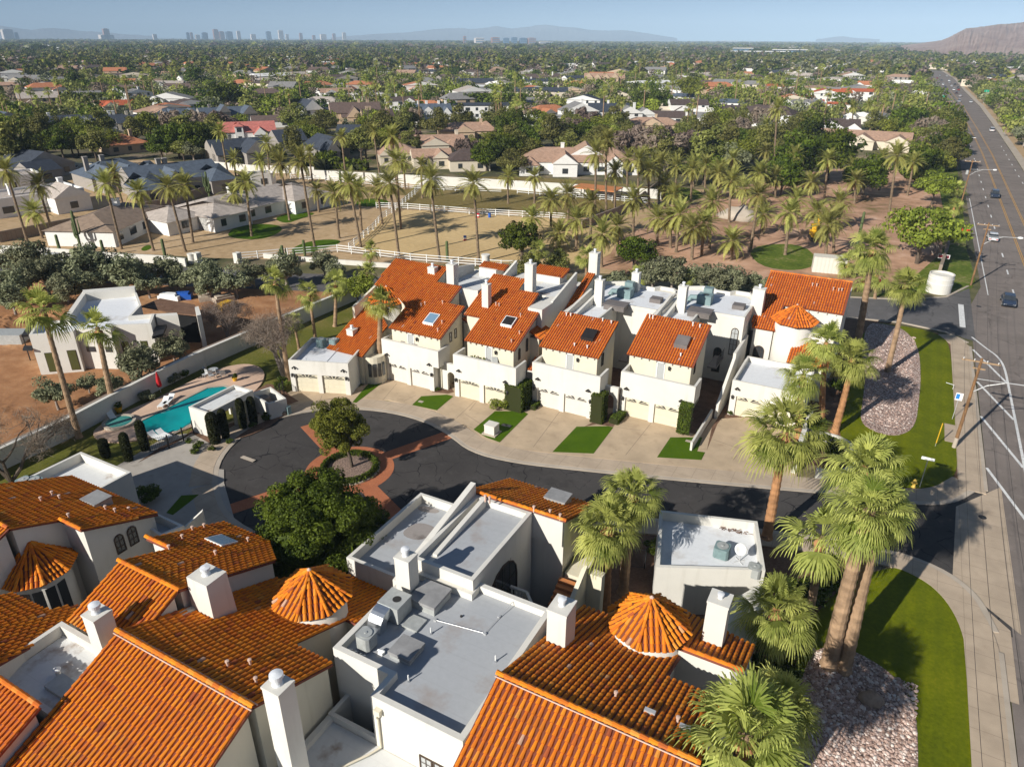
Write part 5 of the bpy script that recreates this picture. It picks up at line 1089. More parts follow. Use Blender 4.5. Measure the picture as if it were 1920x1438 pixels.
def leafy(seed, rx, ry, rz, n_cl, n_lf, ls, cr=.34, shell=.55, flatb=.35, cz=0., elong=1.6, vert=False):
    """crown of leaf clumps in an ellipsoid; leaves are small quads"""
    rg = np.random.default_rng(seed); c = unit(rg.normal(size=(n_cl, 3))); c[:, 2] = np.where(c[:, 2] < -flatb, -flatb*rg.random(n_cl), c[:, 2])
    c *= (shell+(1-shell)*rg.random((n_cl, 1))**.6)*(.85+.3*rg.random((n_cl, 1))); ct = rg.normal(0, .14, n_cl); crr = cr*(.6+.8*rg.random(n_cl))
    k = np.repeat(np.arange(n_cl), n_lf); n = len(k); d = unit(rg.normal(size=(n, 3))); d[:, 2] = d[:, 2]*.85+.1
    p = c[k]+d*crr[k, None]*(.55+.45*rg.random((n, 1))**.5); p *= np.array([rx, ry, rz]); p[:, 2] += cz
    nr = unit(d+rg.normal(0, .65, (n, 3))+np.array([0, 0, .25])); a = unit(np.cross(nr, rg.normal(size=(n, 3)))); b = np.cross(nr, a)
    if vert: a = unit(a*.4+np.array([0, 0, -1.]))
    s = ls*(.6+.8*rg.random((n, 1))); a = a*s*elong*.5; b = b*s*.5
    V = np.stack([p-a-b*.4, p-b, p+a, p+b], 1) if not vert else np.stack([p-a-b*.3, p-a+b*.3, p+a+b*.3, p+a-b*.3], 1)
    T = np.clip(.42+ct[k]+rg.normal(0, .17, n), 0, 1); return V.reshape(-1, 3), T, c*np.array([rx, ry, rz])+np.array([0, 0, cz])
def limbs(mb, base, centres, r, rg, n=7, lift=.35):
    b = Vector(base)
    for c in centres:
        c = Vector(c); m = b.lerp(c, .45)+Vector((rg.uniform(-.2,.2), rg.uniform(-.2,.2), lift*(c-b).length*.25)); mb.tube([b, m, c], [r, r*.55, r*.12], n, cap=False)
PROTO = {}
def trunk_mesh(h, r0, r1, seed, rings=26, flare=1.25, lean=(0, 0)):
    rg = random.Random(seed); pts = []; rs = []; bx, by = rg.uniform(-.1,.1), rg.uniform(-.1,.1)
    for k in range(rings+1):
        f = k/rings; pts.append((lean[0]*f+bx*math.sin(f*3), lean[1]*f+by*math.sin(f*3), h*f)); rs.append((r0+(r1-r0)*f)*(flare if k == 0 else 1)*(1+(.07 if k % 2 else -.03)))
    mb = MB(); mb.tube(pts, rs, 12); return mb
def npobj(name, VT, mat, parent, loc=(0,0,0), sc=1.):
    V, T = VT[0], VT[1]; o = npmesh(name, V*sc if sc != 1 else V, 4, mat, None, T); o.parent = parent; o.location = loc; return o
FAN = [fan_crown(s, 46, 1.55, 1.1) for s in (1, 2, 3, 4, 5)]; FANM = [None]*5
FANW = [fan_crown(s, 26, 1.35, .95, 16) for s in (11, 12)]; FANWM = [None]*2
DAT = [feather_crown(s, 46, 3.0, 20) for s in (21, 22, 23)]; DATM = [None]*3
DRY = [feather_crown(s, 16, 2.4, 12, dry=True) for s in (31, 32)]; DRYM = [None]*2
def shared(cache, i, data, name, mat):
    if cache[i] is None:
        o = npmesh(name, data[i][0], 4, mat, None, data[i][1]); me = o.data; D.objects.remove(o); cache[i] = me
    o = D.objects.new(name, cache[i]); COL.objects.link(o); return o
def palm(cx, cy, bx, by, kind, label, r=2.6, tr=.3, group='palms', base=None, h=None, seed=None, mat=None):
    """cx, cy: crown in the photo; bx, by: foot of the trunk"""
    B = base or at(bx, by); h = h or tall(B and proj(*B[:2], 0)[0], proj(*B[:2], 0)[1], cy); sd = seed if seed is not None else int(cx*7+cy); rg = random.Random(sd)
    tx, ty, _ = at(cx, cy, h); lx, ly = tx-B[0], ty-B[1]; m = math.hypot(lx, ly); lim = h*.16
    if m > lim: lx, ly = lx*lim/m, ly*lim/m
    t = thing('fan_palm' if kind in 'fw' else 'date_palm', (B[0], B[1], 0), label, 'palm tree', group, absol=False)
    trunk_mesh(h-.1, tr, tr*(.62 if kind != 'd' else .8), sd, int(12+h*2.2), 1.35, (lx, ly)).build('trunk', M[mat or ('trunk_p' if kind in 'fw' else 'trunk_d')], t)
    if kind != 'd' or r > 2.8:
        mb = MB(); mb.lathe((lx, ly, h), [(tr*.62, -1.3), (tr*.95, -1.05), (tr*1.2, -.75), (tr*1.0, -.5), (.05, -.35)], 12); mb.v = [(a*1+.03*math.sin(c*31+b*17), b+.03*math.sin(c*23+a*19), c) for a, b, c in mb.v]; mb.build('leaf_bases', M['trunk_o'], t)
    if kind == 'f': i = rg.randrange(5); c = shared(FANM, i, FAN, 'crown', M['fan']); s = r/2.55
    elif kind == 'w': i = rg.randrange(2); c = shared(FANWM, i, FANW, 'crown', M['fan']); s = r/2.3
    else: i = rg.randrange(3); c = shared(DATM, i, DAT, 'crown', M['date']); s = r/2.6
    c.parent = t; c.location = (lx, ly, h-.15); c.rotation_euler = (rg.uniform(-.08,.08), rg.uniform(-.08,.08), rg.uniform(0, 6.28)); c.scale = (s, s, s*rg.uniform(.92, 1.08))
    if kind == 'd' and rg.random() < .75:
        q = shared(DRYM, rg.randrange(2), DRY, 'dry_fronds', M['date_old']); q.parent = t; q.location = (lx, ly, h-.3); q.rotation_euler = (0, 0, rg.uniform(0, 6.28)); q.scale = (s*.8,)*3
    return t
# ================================================================ FOREGROUND PALMS
G1 = 'fan palms along the east side of the houses'
FG = [(1632,955,1553,1250,2.6,.50,'tallest thick palm, left one of the leaning pair in the stones','trunk_p'),
      (1475,808,1437,1010,3.3,.40,'fan palm on a rusty trunk between the court road and the dish garage','trunk_o'),
      (1457,1140,1436,1256,2.55,.34,'fan palm in front of the condenser corner of the dish garage','trunk_o'),
      (1140,985,1133,1142,2.5,.42,'fan palm on a thick trunk beside the outside stair','trunk_o'),
      (1186,925,1168,1110,2.3,.36,'fan palm half hidden behind the palm of the outside stair','trunk_p'),
      (1600,670,1565,810,2.55,.36,'fan palm over the north lawn, the one nearest the stone bed','trunk_o'),
      (1550,640,1540,800,2.4,.33,'fan palm touching the orange end house, behind two others','trunk_o'),
      (1508,700,1495,830,2.5,.35,'fan palm hanging over the garage roof of the orange end house','trunk_o'),
      (1638,462,1608,640,3.0,.46,'very tall fan palm between the orange end house and the side road','trunk_p'),
      (1700,532,1663,698,2.5,.33,'slender fan palm standing alone in the upper stone bed','trunk_p'),
      ]
for cx, cy, bx, by, r_, tr_, lb, m_ in FG: palm(cx, cy, bx, by, 'f', lb, r_, tr_, G1, mat=m_)
hh = 9.0
for _ in range(30): hh += (proj(-48.3, 57.6, hh)[1]-566)*.03
palm(714, 566, 0, 0, 'f', 'fan palm in front of the curved wall of the blue-skylight townhouse', 2.2, .36, G1, base=(-48.3, 57.6, 0), h=hh, seed=3)
palm(1520, 925, 0, 0, 'f', 'fan palm between the two tallest palms by the road mouth', 2.7, .36, G1, base=(2.3, 47.6, 0), h=9.8, seed=5, mat='trunk_o')
palm(1505, 1040, 0, 0, 'w', 'loose fan palm below the tall palms beside the dish garage', 2.9, .3, G1, base=(.4, 41.4, 0), h=7.6, seed=6)
palm(1400, 1372, 0, 0, 'f', 'broad fan palm crown at the bottom edge of the picture', 3.2, .4, G1, base=(-.6, 22.4, 0), h=9.6, seed=8)
palm(1450, 1325, 0, 0, 'f', 'shaded fan palm crown behind the bottom edge palm', 2.2, .36, G1, base=(.9, 27.6, 0), h=6.5, seed=9)
x, y, _ = at(1600, 1240); mb = trunk_mesh(8.5, .42, .33, 77, 28, 1.3); o = mb.build('palm_trunk', M['trunk_p']); B = at(1566, 1262); T2_ = at(1630, 985, 11.5); 
D.objects.remove(o)
t = palm(1652, 925, 0, 0, 'f', 'right palm of the leaning pair over the corner', 2.1, .42, G1, base=(B[0]+.45, B[1]+.35, 0), h=11.2, seed=4)
# left side palms
for cx, cy, bx, by, k, r_, tr_, lb in [(78,578,148,820,'w',2.7,.30,'tall loose fan palm at the left edge leaning over the building plot'),
    (182,612,215,770,'w',2.4,.34,'fan palm by the pool wall in front of the white modern house'),
    (578,545,592,640,'w',1.9,.22,'small fan palm left of the blue-skylight townhouse, second from the wall'), (628,528,628,612,'w',2.2,.26,'dark-trunked fan palm between the wall and the orange wing roof'),
    (688,510,688,556,'w',2.2,.26,'fan palm rising behind the top of the orange roof corner'), (548,600,561,655,'w',1.5,.18,'thin little fan palm beside the bare tree'),
    (515,525,541,712,'w',1.9,.26,'slender fan palm standing behind the bare grey tree'), (696,468,694,500,'w',2.0,.25,'fan palm at the rail fence just beyond the orange roof'),
    (1008,467,1008,524,'w',2.2,.30,'fan palm behind the tall chimney beside the green tree'), (1100,478,1100,537,'w',2.3,.34,'fan palm behind the white flat roofs with a thick trunk'),
    (1195,515,1192,545,'w',2.0,.2,'low bright fan palm just behind the white parapet'), (1290,520,1290,550,'w',1.8,.2,'low bright fan palm between the olive bushes behind the parapet'),
    (1760,610,1760,612,'w',.1,.05,'') ][:-1]: palm(cx, cy, bx, by, k, lb, r_, tr_, 'fan palms around the townhouses and pool')
# ================================================================ DATE PALMS of the ranch and the grove
RANCH = [(10,318,52,455),(72,345,103,447),(63,395,80,447),(197,343,228,467),(213,323,233,397),(258,358,288,470),(315,348,348,472),(345,345,362,455),(437,362,445,413),(460,340,472,443),(525,305,543,413),(563,300,590,463),
 (593,355,598,398),(627,360,636,447),(413,245,433,352),(438,297,445,350),(488,300,497,353),(653,343,677,463),(672,353,678,433),(708,352,717,420),(730,342,748,480),(735,255,750,407),(757,303,760,355),(742,300,752,430),(790,310,792,372),
 (807,335,825,492),(888,342,898,493),(953,330,953,382),(1002,330,1002,382),(640,255,650,345),(580,285,586,340),(500,268,506,330),(700,245,712,330)]
for i, (cx, cy, bx, by) in enumerate(RANCH):
    palm(cx, cy, bx, by, 'd', 'slim tall date palm standing on the tan ranch yard or its paddocks', 3.0 if by > 400 else 2.7, .24, 'date palms of the ranch')
GROVE = [(1033,373,1033,430),(1065,363,1065,413),(998,407,999,440),(1107,377,1107,450),(1080,410,1080,470),(1048,435,1048,467),(1128,437,1128,500),(1153,320,1153,403),(1117,287,1115,413),(1137,262,1137,403),(1177,297,1176,360),(1198,298,1197,377),
 (1217,317,1217,390),(1237,307,1236,383),(1267,310,1267,352),(1298,317,1295,383),(1323,307,1322,360),(1350,320,1352,373),(1372,337,1367,417),(1374,297,1374,350),(1422,363,1407,472),(1425,323,1425,375),(1490,293,1488,360),(1488,330,1485,365),
 (1553,298,1545,380),(1597,310,1597,360),(1600,337,1602,382),(1573,378,1573,430),(1493,373,1492,420),(1480,397,1472,478),(1550,420,1547,503),(1563,408,1563,475),(1188,373,1187,445),(1233,407,1233,460),(1257,410,1257,465),(1275,400,1268,473),
 (1298,427,1297,487),(1320,417,1315,480),(1335,377,1330,467),(1372,450,1372,487),(1263,363,1265,392),(1157,423,1157,480),(1458,203,1450,333),(1447,145,1443,190),(1437,233,1437,290),(1437,282,1437,330),(1373,330,1373,372),(1300,307,1300,350),
 (1423,323,1421,375),(1347,323,1346,380),(1655,297,1648,357),(1682,290,1662,430),(1713,303,1701,367),(1600,200,1597,247),(1628,197,1623,233),(1648,165,1642,240),(1657,195,1650,243),(1213,258,1213,300),(1395,352,1390,392),(1455,330,1453,372),(1520,340,1520,385),(1530,395,1528,440),(1430,400,1428,440),(1245,345,1243,385)]
for i, (cx, cy, bx, by) in enumerate(GROVE):
    palm(cx, cy, bx, by, 'd', 'bushy date palm of the grove between the side road and the orange-brown dirt', 3.1, .27, 'date palms of the grove')
for cx, cy, bx, by in [(1790,385,1788,410),(1797,352,1795,372),(1620,520,1618,545),(1645,510,1640,560),(1590,490,1590,520)]: palm(cx, cy, bx, by, 'w', 'low fan palm beside the side road corner or the road verge', 2.5, .25, 'low fan palms near the road')
# ================================================================ TREES
TP_ = {}
def tree_proto(key, seed, rx, rz, th, mats, n_cl, n_lf, ls, tr=.16, **kw):
    rg = random.Random(seed); t = D.objects.new(key, None); t.location = (0, 0, 0)
    V, T, C_ = leafy(seed, rx, rx, rz, n_cl, n_lf, ls, cz=th, **kw)
    a = npmesh('crown', V, 4, M[mats[0]], None, T); mb = MB(); mb.tube([(0,0,0), (.05,.03,th*.35), (0,.05,th*.6)], [tr*1.3, tr, tr*.9], 9); limbs(mb, (0,.05,th*.5), [C_[i] for i in range(0, len(C_), max(1, len(C_)//9))], tr*.6, rg)
    b = mb.build('trunk', M[mats[1]]); m1, m2 = a.data, b.data; D.objects.remove(a); D.objects.remove(b); D.objects.remove(t); TP_[key] = (m1, m2, rx, rz, th)
tree_proto('olive1', 1, 2.2, 1.7, 2.7, ('leaf_ol','bark_g'), 26, 150, .17, cr=.38, elong=2.2); tree_proto('olive2', 2, 2.0, 1.9, 2.6, ('leaf_ol','bark_g'), 22, 150, .17, cr=.40, elong=2.2)
tree_proto('citrus', 3, 2.5, 2.2, 2.6, ('leaf_dk','bark'), 34, 130, .22, cr=.33); tree_proto('ash1', 4, 2.8, 2.3, 3.6, ('leaf_md','bark'), 28, 130, .22, cr=.36); tree_proto('ash2', 5, 2.5, 2.6, 3.8, ('leaf_md','bark'), 24, 140, .24, cr=.38)
tree_proto('mesq1', 6, 3.0, 2.1, 3.3, ('leaf_yl','bark'), 28, 120, .22, cr=.36); tree_proto('bare1', 7, 2.8, 2.3, 3.6, ('leaf_br','bark_g'), 24, 130, .30, cr=.42, elong=3.0, vert=False)
tree_proto('tall1', 8, 2.0, 3.6, 4.6, ('leaf_md','bark'), 26, 130, .24, cr=.34); tree_proto('dark2', 9, 3.0, 2.4, 3.0, ('leaf_dk','bark'), 30, 130, .25, cr=.36)
tree_proto('bush', 10, 1.0, .8, .75, ('hedge','bark'), 14, 110, .12, tr=.04, cr=.42, shell=.4); tree_proto('bushol', 11, 1.0, .85, .8, ('leaf_ol','bark'), 14, 110, .13, tr=.04, cr=.42)
tree_proto('bushy', 12, 1.0, .85, .8, ('leaf_yl','bark'), 14, 130, .11, tr=.04, cr=.42, shell=.4)
def tree(key, x, y, sc, label, cat='tree', group=None, name=None, rot=None, zs=1., parts=True, rnd=random.Random(99)):
    m1, m2, rx, rz, th = TP_[key]; t = thing(name or {'o':'olive_tree','c':'citrus_tree','a':'shade_tree','m':'mesquite_tree','b':'bare_tree','t':'tall_tree','d':'dark_tree'}[key[0]], (x, y, 0), label, cat, group, absol=False)
    t.rotation_euler = (0, 0, rnd.uniform(0, 6.28) if rot is None else rot); t.scale = (sc, sc, sc*zs)
    for nm, me in (('crown', m1), ('trunk', m2)):
        o = D.objects.new(nm, me); COL.objects.link(o); o.parent = t
    return t
def tree_px(key, cx, cy, rpx, label, **k):
    """crown centre and radius in the photo"""
    m1, m2, rx, rz, th = TP_[key]; zc = th
    for _ in range(6):
        x, y, _z = at(cx, cy, zc); dist = math.sqrt(x*x+y*y+(H-zc)**2); sc = rpx*dist/F/rx/1.17; zc = th*sc*k.get('zs', 1.)
    return tree(key, x, y, sc, label, **k)
# the two court trees: built by themselves, finer
x, y, _ = at(603, 992, 4.3); t = thing('round_tree', (x-.35, y, 0), 'big dense dark green round tree in the court behind the nearest turret', 'tree', absol=False)
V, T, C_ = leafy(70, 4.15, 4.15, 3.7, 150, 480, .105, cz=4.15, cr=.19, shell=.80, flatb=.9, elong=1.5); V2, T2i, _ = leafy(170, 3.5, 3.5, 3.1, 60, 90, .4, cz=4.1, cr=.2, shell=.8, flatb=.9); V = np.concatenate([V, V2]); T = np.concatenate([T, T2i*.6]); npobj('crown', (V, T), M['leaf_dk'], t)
mb = MB(); mb.tube([(0,0,0),(0,0,1.6)], [.28,.22], 10); limbs(mb, (0,0,1.3), [tuple(c*.8) for c in C_[::9]], .14, random.Random(1)); mb.build('trunk', M['bark'], t)
t = thing('mesquite_tree', (IC[0]+.2, IC[1]+.1, 0), 'yellow-green feathery tree on the round island of the court', 'tree', absol=False)
V, T, C_ = leafy(71, 2.2, 2.2, 2.35, 100, 300, .085, cz=4.3, cr=.23, shell=.5, flatb=.9, elong=2.0); V[:, 0] -= .7; V[:, 1] -= .2; npobj('crown', (V, T), M['leaf_yl'], t)
mb = MB(); mb.tube([(0,0,0),(-.1,0,1.2),(-.3,-.1,2.2)], [.17,.14,.11], 9); limbs(mb, (-.2,0,1.9), [tuple(c+np.array([-.7,-.2,0])) for c in C_[::7]], .08, random.Random(2)); mb.build('trunk', M['bark'], t)
# hedge ring of the island
V, T, _ = leafy(72, 1, 1, 1, 1, 1, .1); rg = np.random.default_rng(3); n_ = 5200; a = rg.random(n_)*6.283; rr = 2.35+rg.normal(0, .16, n_); z = .12+rg.random(n_)**.7*.5*np.clip(1-((rr-2.35)/.42)**2, .1, 1)
p = np.stack([rr*np.cos(a)+IC[0], rr*np.sin(a)+IC[1], z+.05], 1); u_ = unit(rg.normal(size=(n_, 3)))*.08; v_ = unit(np.cross(u_, rg.normal(size=(n_, 3))))*.06
o = npmesh('ring_hedge', np.stack([p-u_, p-v_, p+u_, p+v_], 1).reshape(-1, 3), 4, M['hedge'], None, rg.random(n_)); tag(o, 'low clipped green hedge ring around the court island', 'hedge')
# bare trees
def bare(x, y, h, sp, seed, label, mat='bark_g', tw='leaf_br', ntw=900, zlo=.3, group=None):
    t = thing('bare_tree', (x, y, 0), label, 'tree', group, absol=False); rg = random.Random(seed); mb = MB(); tips = []
    def grow(p, d, l, r, dep):
        q = p+d*l; m = p+d*l*.5+Vector((rg.uniform(-1,1), rg.uniform(-1,1), rg.uniform(-.3,.6)))*l*.10; mb.tube([p, m, q], [r, r*.8, r*.6], 6 if dep > 1 else 4, cap=False)
        if dep == 0: tips.append((q, d)); return
        for k in range(rg.choice((2, 3, 3))):
            dd = (d+Vector((rg.gauss(0,.55)*sp, rg.gauss(0,.55)*sp, rg.uniform(-.1,.45)))).normalized(); grow(q, dd, l*rg.uniform(.62,.85), r*.58, dep-1)
    for k in range(4): grow(Vector((0,0,.1 if k else 0)), Vector((rg.gauss(0,.28)*sp, rg.gauss(0,.28)*sp, 1)).normalized(), h*.30, h*.026, 4)
    mb.build('branches', M[mat], t); nr = np.random.default_rng(seed); P_ = np.array([q for q, d in tips]); 
    k = nr.integers(0, len(P_), ntw*3); p = P_[k]+nr.normal(0, h*.05, (len(k), 3)); a = unit(nr.normal(size=(len(k), 3))+np.array([0,0,.5]))*h*.05*(.5+nr.random((len(k),1))); b = unit(np.cross(a, nr.normal(size=(len(k),3))))*.013
    npobj('twigs', (np.stack([p-a-b, p-a+b, p+a+b*.4, p+a-b*.4], 1).reshape(-1, 3), nr.random(len(k))), M[tw], t); return t
x, y, _ = at(531, 706); bare(x, y, 8.2, 1.15, 3, 'large bare grey tree beside the low end house', ntw=1700)
x, y, _ = at(22, 905); bare(x, y, 7.5, 1.2, 5, 'bare dark-stemmed tree at the left edge by the boundary wall', ntw=1300, mat='bark')
x, y, _ = at(430, 640); bare(x, y, 5.5, 1.2, 7, 'smaller bare brown tree over the boundary wall near the plot', ntw=1500)
x, y, _ = at(1752, 480); bare(x, y, 5.0, 1.2, 9, 'bare pale bush-like tree over the brown wall by the round white tank', ntw=900)
# olives along the side road
OLV = 'olive trees along the side road'
for cx, cy, r_ in [(17,490,24),(57,487,30),(10,533,34),(40,517,26),(83,517,30),(107,507,28),(167,497,34),(160,527,32),(123,543,27),(233,517,34),(257,504,26),(275,530,26),(317,509,27),(332,527,20),(380,515,34),(393,537,24),(440,527,29),(473,510,28),(533,507,30),(607,495,25),(628,512,20),
                   (205,498,28),(20,560,26)]:
    tree_px('olive1' if (cx+cy) % 2 else 'olive2', cx, cy, r_, 'grey-green olive tree in the double row along the side road', group=OLV)
for cx, cy, r_ in [(1000,500,20),(965,505,20),(940,520,18),(1045,490,16),(1160,530,22),(1225,512,34),(1262,515,32),(1300,522,24),(1340,525,30),(1378,527,27),(1410,532,20),(1130,548,14),(1065,540,16),(1440,540,18)]:
    tree_px('olive1' if cx % 2 else 'olive2', cx, cy, r_, 'olive or oleander bush packed behind the white parapets', group='bushes behind the row')
for k, cx, cy, r_, lb in [('olive1',322,652,30,'olive tree in front of the steel canopy of the white modern house'), ('olive2',258,684,36,'olive tree in front of the right windows of the white modern house'), ('olive1',163,718,17,'small olive left of the pair between plot and pool wall'), ('olive2',203,726,22,'small olive right of the pair between plot and pool wall'), ('olive1',100,735,30,'olive behind the bare tree at the left edge of the plot'),
    ('citrus',978,450,42,'large dense green tree behind the tall chimneys'), ('ash1',985,500,28,'darker tree in front of the large dense green one'), ('citrus',1190,472,35,'round green tree at the lower edge of the palm grove'), ('ash1',1045,488,24,'dark tree beside the thick fan palm behind the row'),
    ('mesq1',668,540,36,'yellow-green tree behind the orange roof left corner'), ('mesq1',1735,432,58,'huge yellow-green thicket tree beside the main road'), ('citrus',1700,232,32,'round dark green tree beyond the tan villas near the road'), ('mesq1',1755,350,30,'mesquite over the roadside fence north of the thicket'), ('mesq1',1745,305,34,'grey-green mesquite beside the second pole of the road'),
    ('dark2',1500,300,50,'dark dense tree mass behind the grove palms, left part'), ('dark2',1560,290,48,'dark dense tree mass behind the grove palms, middle part'), ('dark2',1530,250,38,'dark dense tree above the grove palms'), ('dark2',1625,330,40,'dark tree behind the grove palms, right part'), ('dark2',1470,330,40,'dark tree low behind the grove palms'),
    ('bare1',1250,272,40,'large brown leafless tree before the pink tile villa'), ('bare1',1190,265,36,'reddish leafless tree right of the white chimney tower'), ('ash2',1330,275,34,'tall olive-green willow beside the leafless trees'), ('ash2',1365,265,30,'second willow-like tree right of the leafless trees'),
    ('dark2',912,292,32,'dark green tree at the long villa, left one'), ('citrus',950,280,34,'dark green tree at the long villa, middle'), ('dark2',985,268,30,'dark green tree at the long villa, right'), ('ash1',1040,248,34,'rounded green tree behind the long villa roof'), ('citrus',1100,252,28,'green tree between villa tower and white farmhouse'), ('ash1',755,228,26,'spreading green tree left of the blue and white mansion'),
    ('citrus',330,262,34,'big dark green tree beside the pink-red roof, left'), ('citrus',375,262,34,'big dark green tree beside the pink-red roof, right'), ('citrus',300,272,26,'dark tree next to the terracotta roof'), ('mesq1',275,235,28,'pale green spreading tree behind the terracotta roof'), ('ash1',130,262,24,'green tree left of the white pickup'), ('mesq1',165,255,26,'golden green tree behind the pickup'), ('mesq1',200,262,22,'golden tree at the yard wall'), ('ash2',35,265,36,'broad olive-green tree at the left, behind the wall'), ('mesq1',68,272,20,'lime yellow tree at the left, behind the wall'),
    ('citrus',425,180,28,'dark green tree over the hedge line, upper left'), ('dark2',140,152,17,'rounded dark tree by the grey roof far left'), ('dark2',365,145,20,'pair of pointed dark trees far left'), ('mesq1',1295,165,26,'golden feathery tree behind the grey roofs'), ('dark2',1235,188,26,'dark tree behind the white low wall house'), ('dark2',1205,190,22,'second dark tree behind the white low wall house')]:
    tree_px(k, cx, cy, r_, lb)
for px, py, r_, lb in [(1440,1262,1.5,'dark shrub at the foot of the condenser-corner palm'),(1478,1225,1.4,'dark shrub between the near palms and the stone bed'),(1415,1215,1.2,'dark shrub squeezed beside the tiled wing roof'),(1500,1130,1.3,'dark shrub behind the leaning pair of palms'),(1545,850,1.3,'dark shrub by the white curved garden wall'),(1572,740,1.2,'dark shrub below the palm nearest the stone bed'),(1590,700,1.1,'dark shrub in the shade of the orange end house'),(1225,1040,.9,'small dark shrub by the slatted gate'),(1330,560,1.4,'low green shrub behind the last white parapet'),(1560,1110,1.2,'shrub hidden behind the leaning pair'),(1530,800,1.0,'shrub at the trunks beside the last garage'),(700,1130,1.0,'shrub below the round court tree')]:
    B = at(px, py); tree('bush', B[0], B[1], r_, lb, 'shrub', name='shrub', rnd=random.Random(px))
# hedges as rows of leaf mass
def hedge(name, pts, w_, h, label, mat='hedge', dens=60, ls=.16, cat='hedge', z0=0, seed=4):
    rg = np.random.default_rng(seed); P_ = []; 
    for i in range(len(pts)-1):
        a, b = np.array(pts[i]), np.array(pts[i+1]); L = np.linalg.norm(b-a); n = int(L*dens*(w_+2*h)); d = (b-a)/L; s = np.array([-d[1], d[0]])
        t = rg.random(n)*L; per = rg.random(n)*(w_+2*h); off = np.where(per < h, -w_/2, np.where(per < h+w_, per-h-w_/2, w_/2)); z = np.where(per < h, per, np.where(per < h+w_, h, (w_+2*h-per)))
        q = a[None]+d[None]*t[:, None]+s[None]*off[:, None]; P_.append(np.concatenate([q, (z0+z)[:, None]], 1))
    p = np.concatenate(P_)+rg.normal(0, ls*.35, (sum(map(len, P_)), 3)); n = len(p); u_ = unit(rg.normal(size=(n, 3)))*ls*.7; v_ = unit(np.cross(u_, rg.normal(size=(n, 3))))*ls*.5
    o = npmesh(name, np.stack([p-u_, p-v_, p+u_, p+v_], 1).reshape(-1, 3), 4, M[mat], None, rg.random(n)); 
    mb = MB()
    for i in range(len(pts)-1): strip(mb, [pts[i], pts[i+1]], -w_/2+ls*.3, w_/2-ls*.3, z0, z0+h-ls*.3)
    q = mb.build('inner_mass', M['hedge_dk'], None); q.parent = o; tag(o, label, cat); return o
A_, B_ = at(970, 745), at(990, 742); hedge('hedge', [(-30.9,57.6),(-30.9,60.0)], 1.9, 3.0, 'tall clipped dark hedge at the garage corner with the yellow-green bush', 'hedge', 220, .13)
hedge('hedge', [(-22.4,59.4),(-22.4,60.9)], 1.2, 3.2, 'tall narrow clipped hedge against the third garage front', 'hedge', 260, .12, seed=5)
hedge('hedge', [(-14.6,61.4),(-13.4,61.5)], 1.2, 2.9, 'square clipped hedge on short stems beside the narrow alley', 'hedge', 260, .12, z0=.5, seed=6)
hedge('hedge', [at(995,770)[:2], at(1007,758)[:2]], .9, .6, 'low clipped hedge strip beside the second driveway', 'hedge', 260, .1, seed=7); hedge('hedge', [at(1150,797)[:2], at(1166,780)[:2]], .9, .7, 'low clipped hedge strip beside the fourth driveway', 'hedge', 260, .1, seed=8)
for px, py, r_, lb, k in [(944,764,.95,'round yellow-green bush in front of the tall clipped hedge','bushy'),(725,744+48,.0,'',''),(822,733,.35,'small round bush by the second garage pier','bush'),(1369,778,.35,'small round bush at the corner of the last garage','bush'),(535,728,1.0,'golden-green bush at the left corner of the low garage','bush'),
    (285,940,1.1,'dark round bush in the shade of the left driveway','bush'),(148,1085,1.3,'glossy yellow-green shrub against the wall with arched windows','bush'),(830,720,.5,'climbing green shrub beside the arch','bush'),(172,788,.7,'left of two round bushes by the pool palm','bush'),(193,778,.8,'right of two round bushes by the pool palm','bush'),
    (277,749,.8,'spiky green plant in the pool bed','bushol'),(332,716,.8,'pale rounded shrub in the pool bed','bushol'),(344,706,.75,'dark round shrub behind the pale one in the pool bed','bush'),(370,848,.45,'left one of three low shrubs before the cabana','bush'),(378,838,.5,'top one of three low shrubs before the cabana','bush'),(402,845,.4,'right one of three low shrubs before the cabana','bush'),(357,829,.35,'tiny shrub at the pool fence corner','bush'),
    (505,772,.6,'upper dark shrub by the cabana side wall','bush'),(503,785,.55,'lower dark shrub by the cabana side wall','bush'),(478,800,.4,'small shrub below the cypress pair','bush'),(435,830,.35,'small shrub at the foot of the left cypress','bush')]:
    if r_ <= 0: continue
    B = at(px, py); tree(k, B[0], B[1]-r_*.4, r_, lb, 'shrub', name='shrub', rnd=random.Random(px))
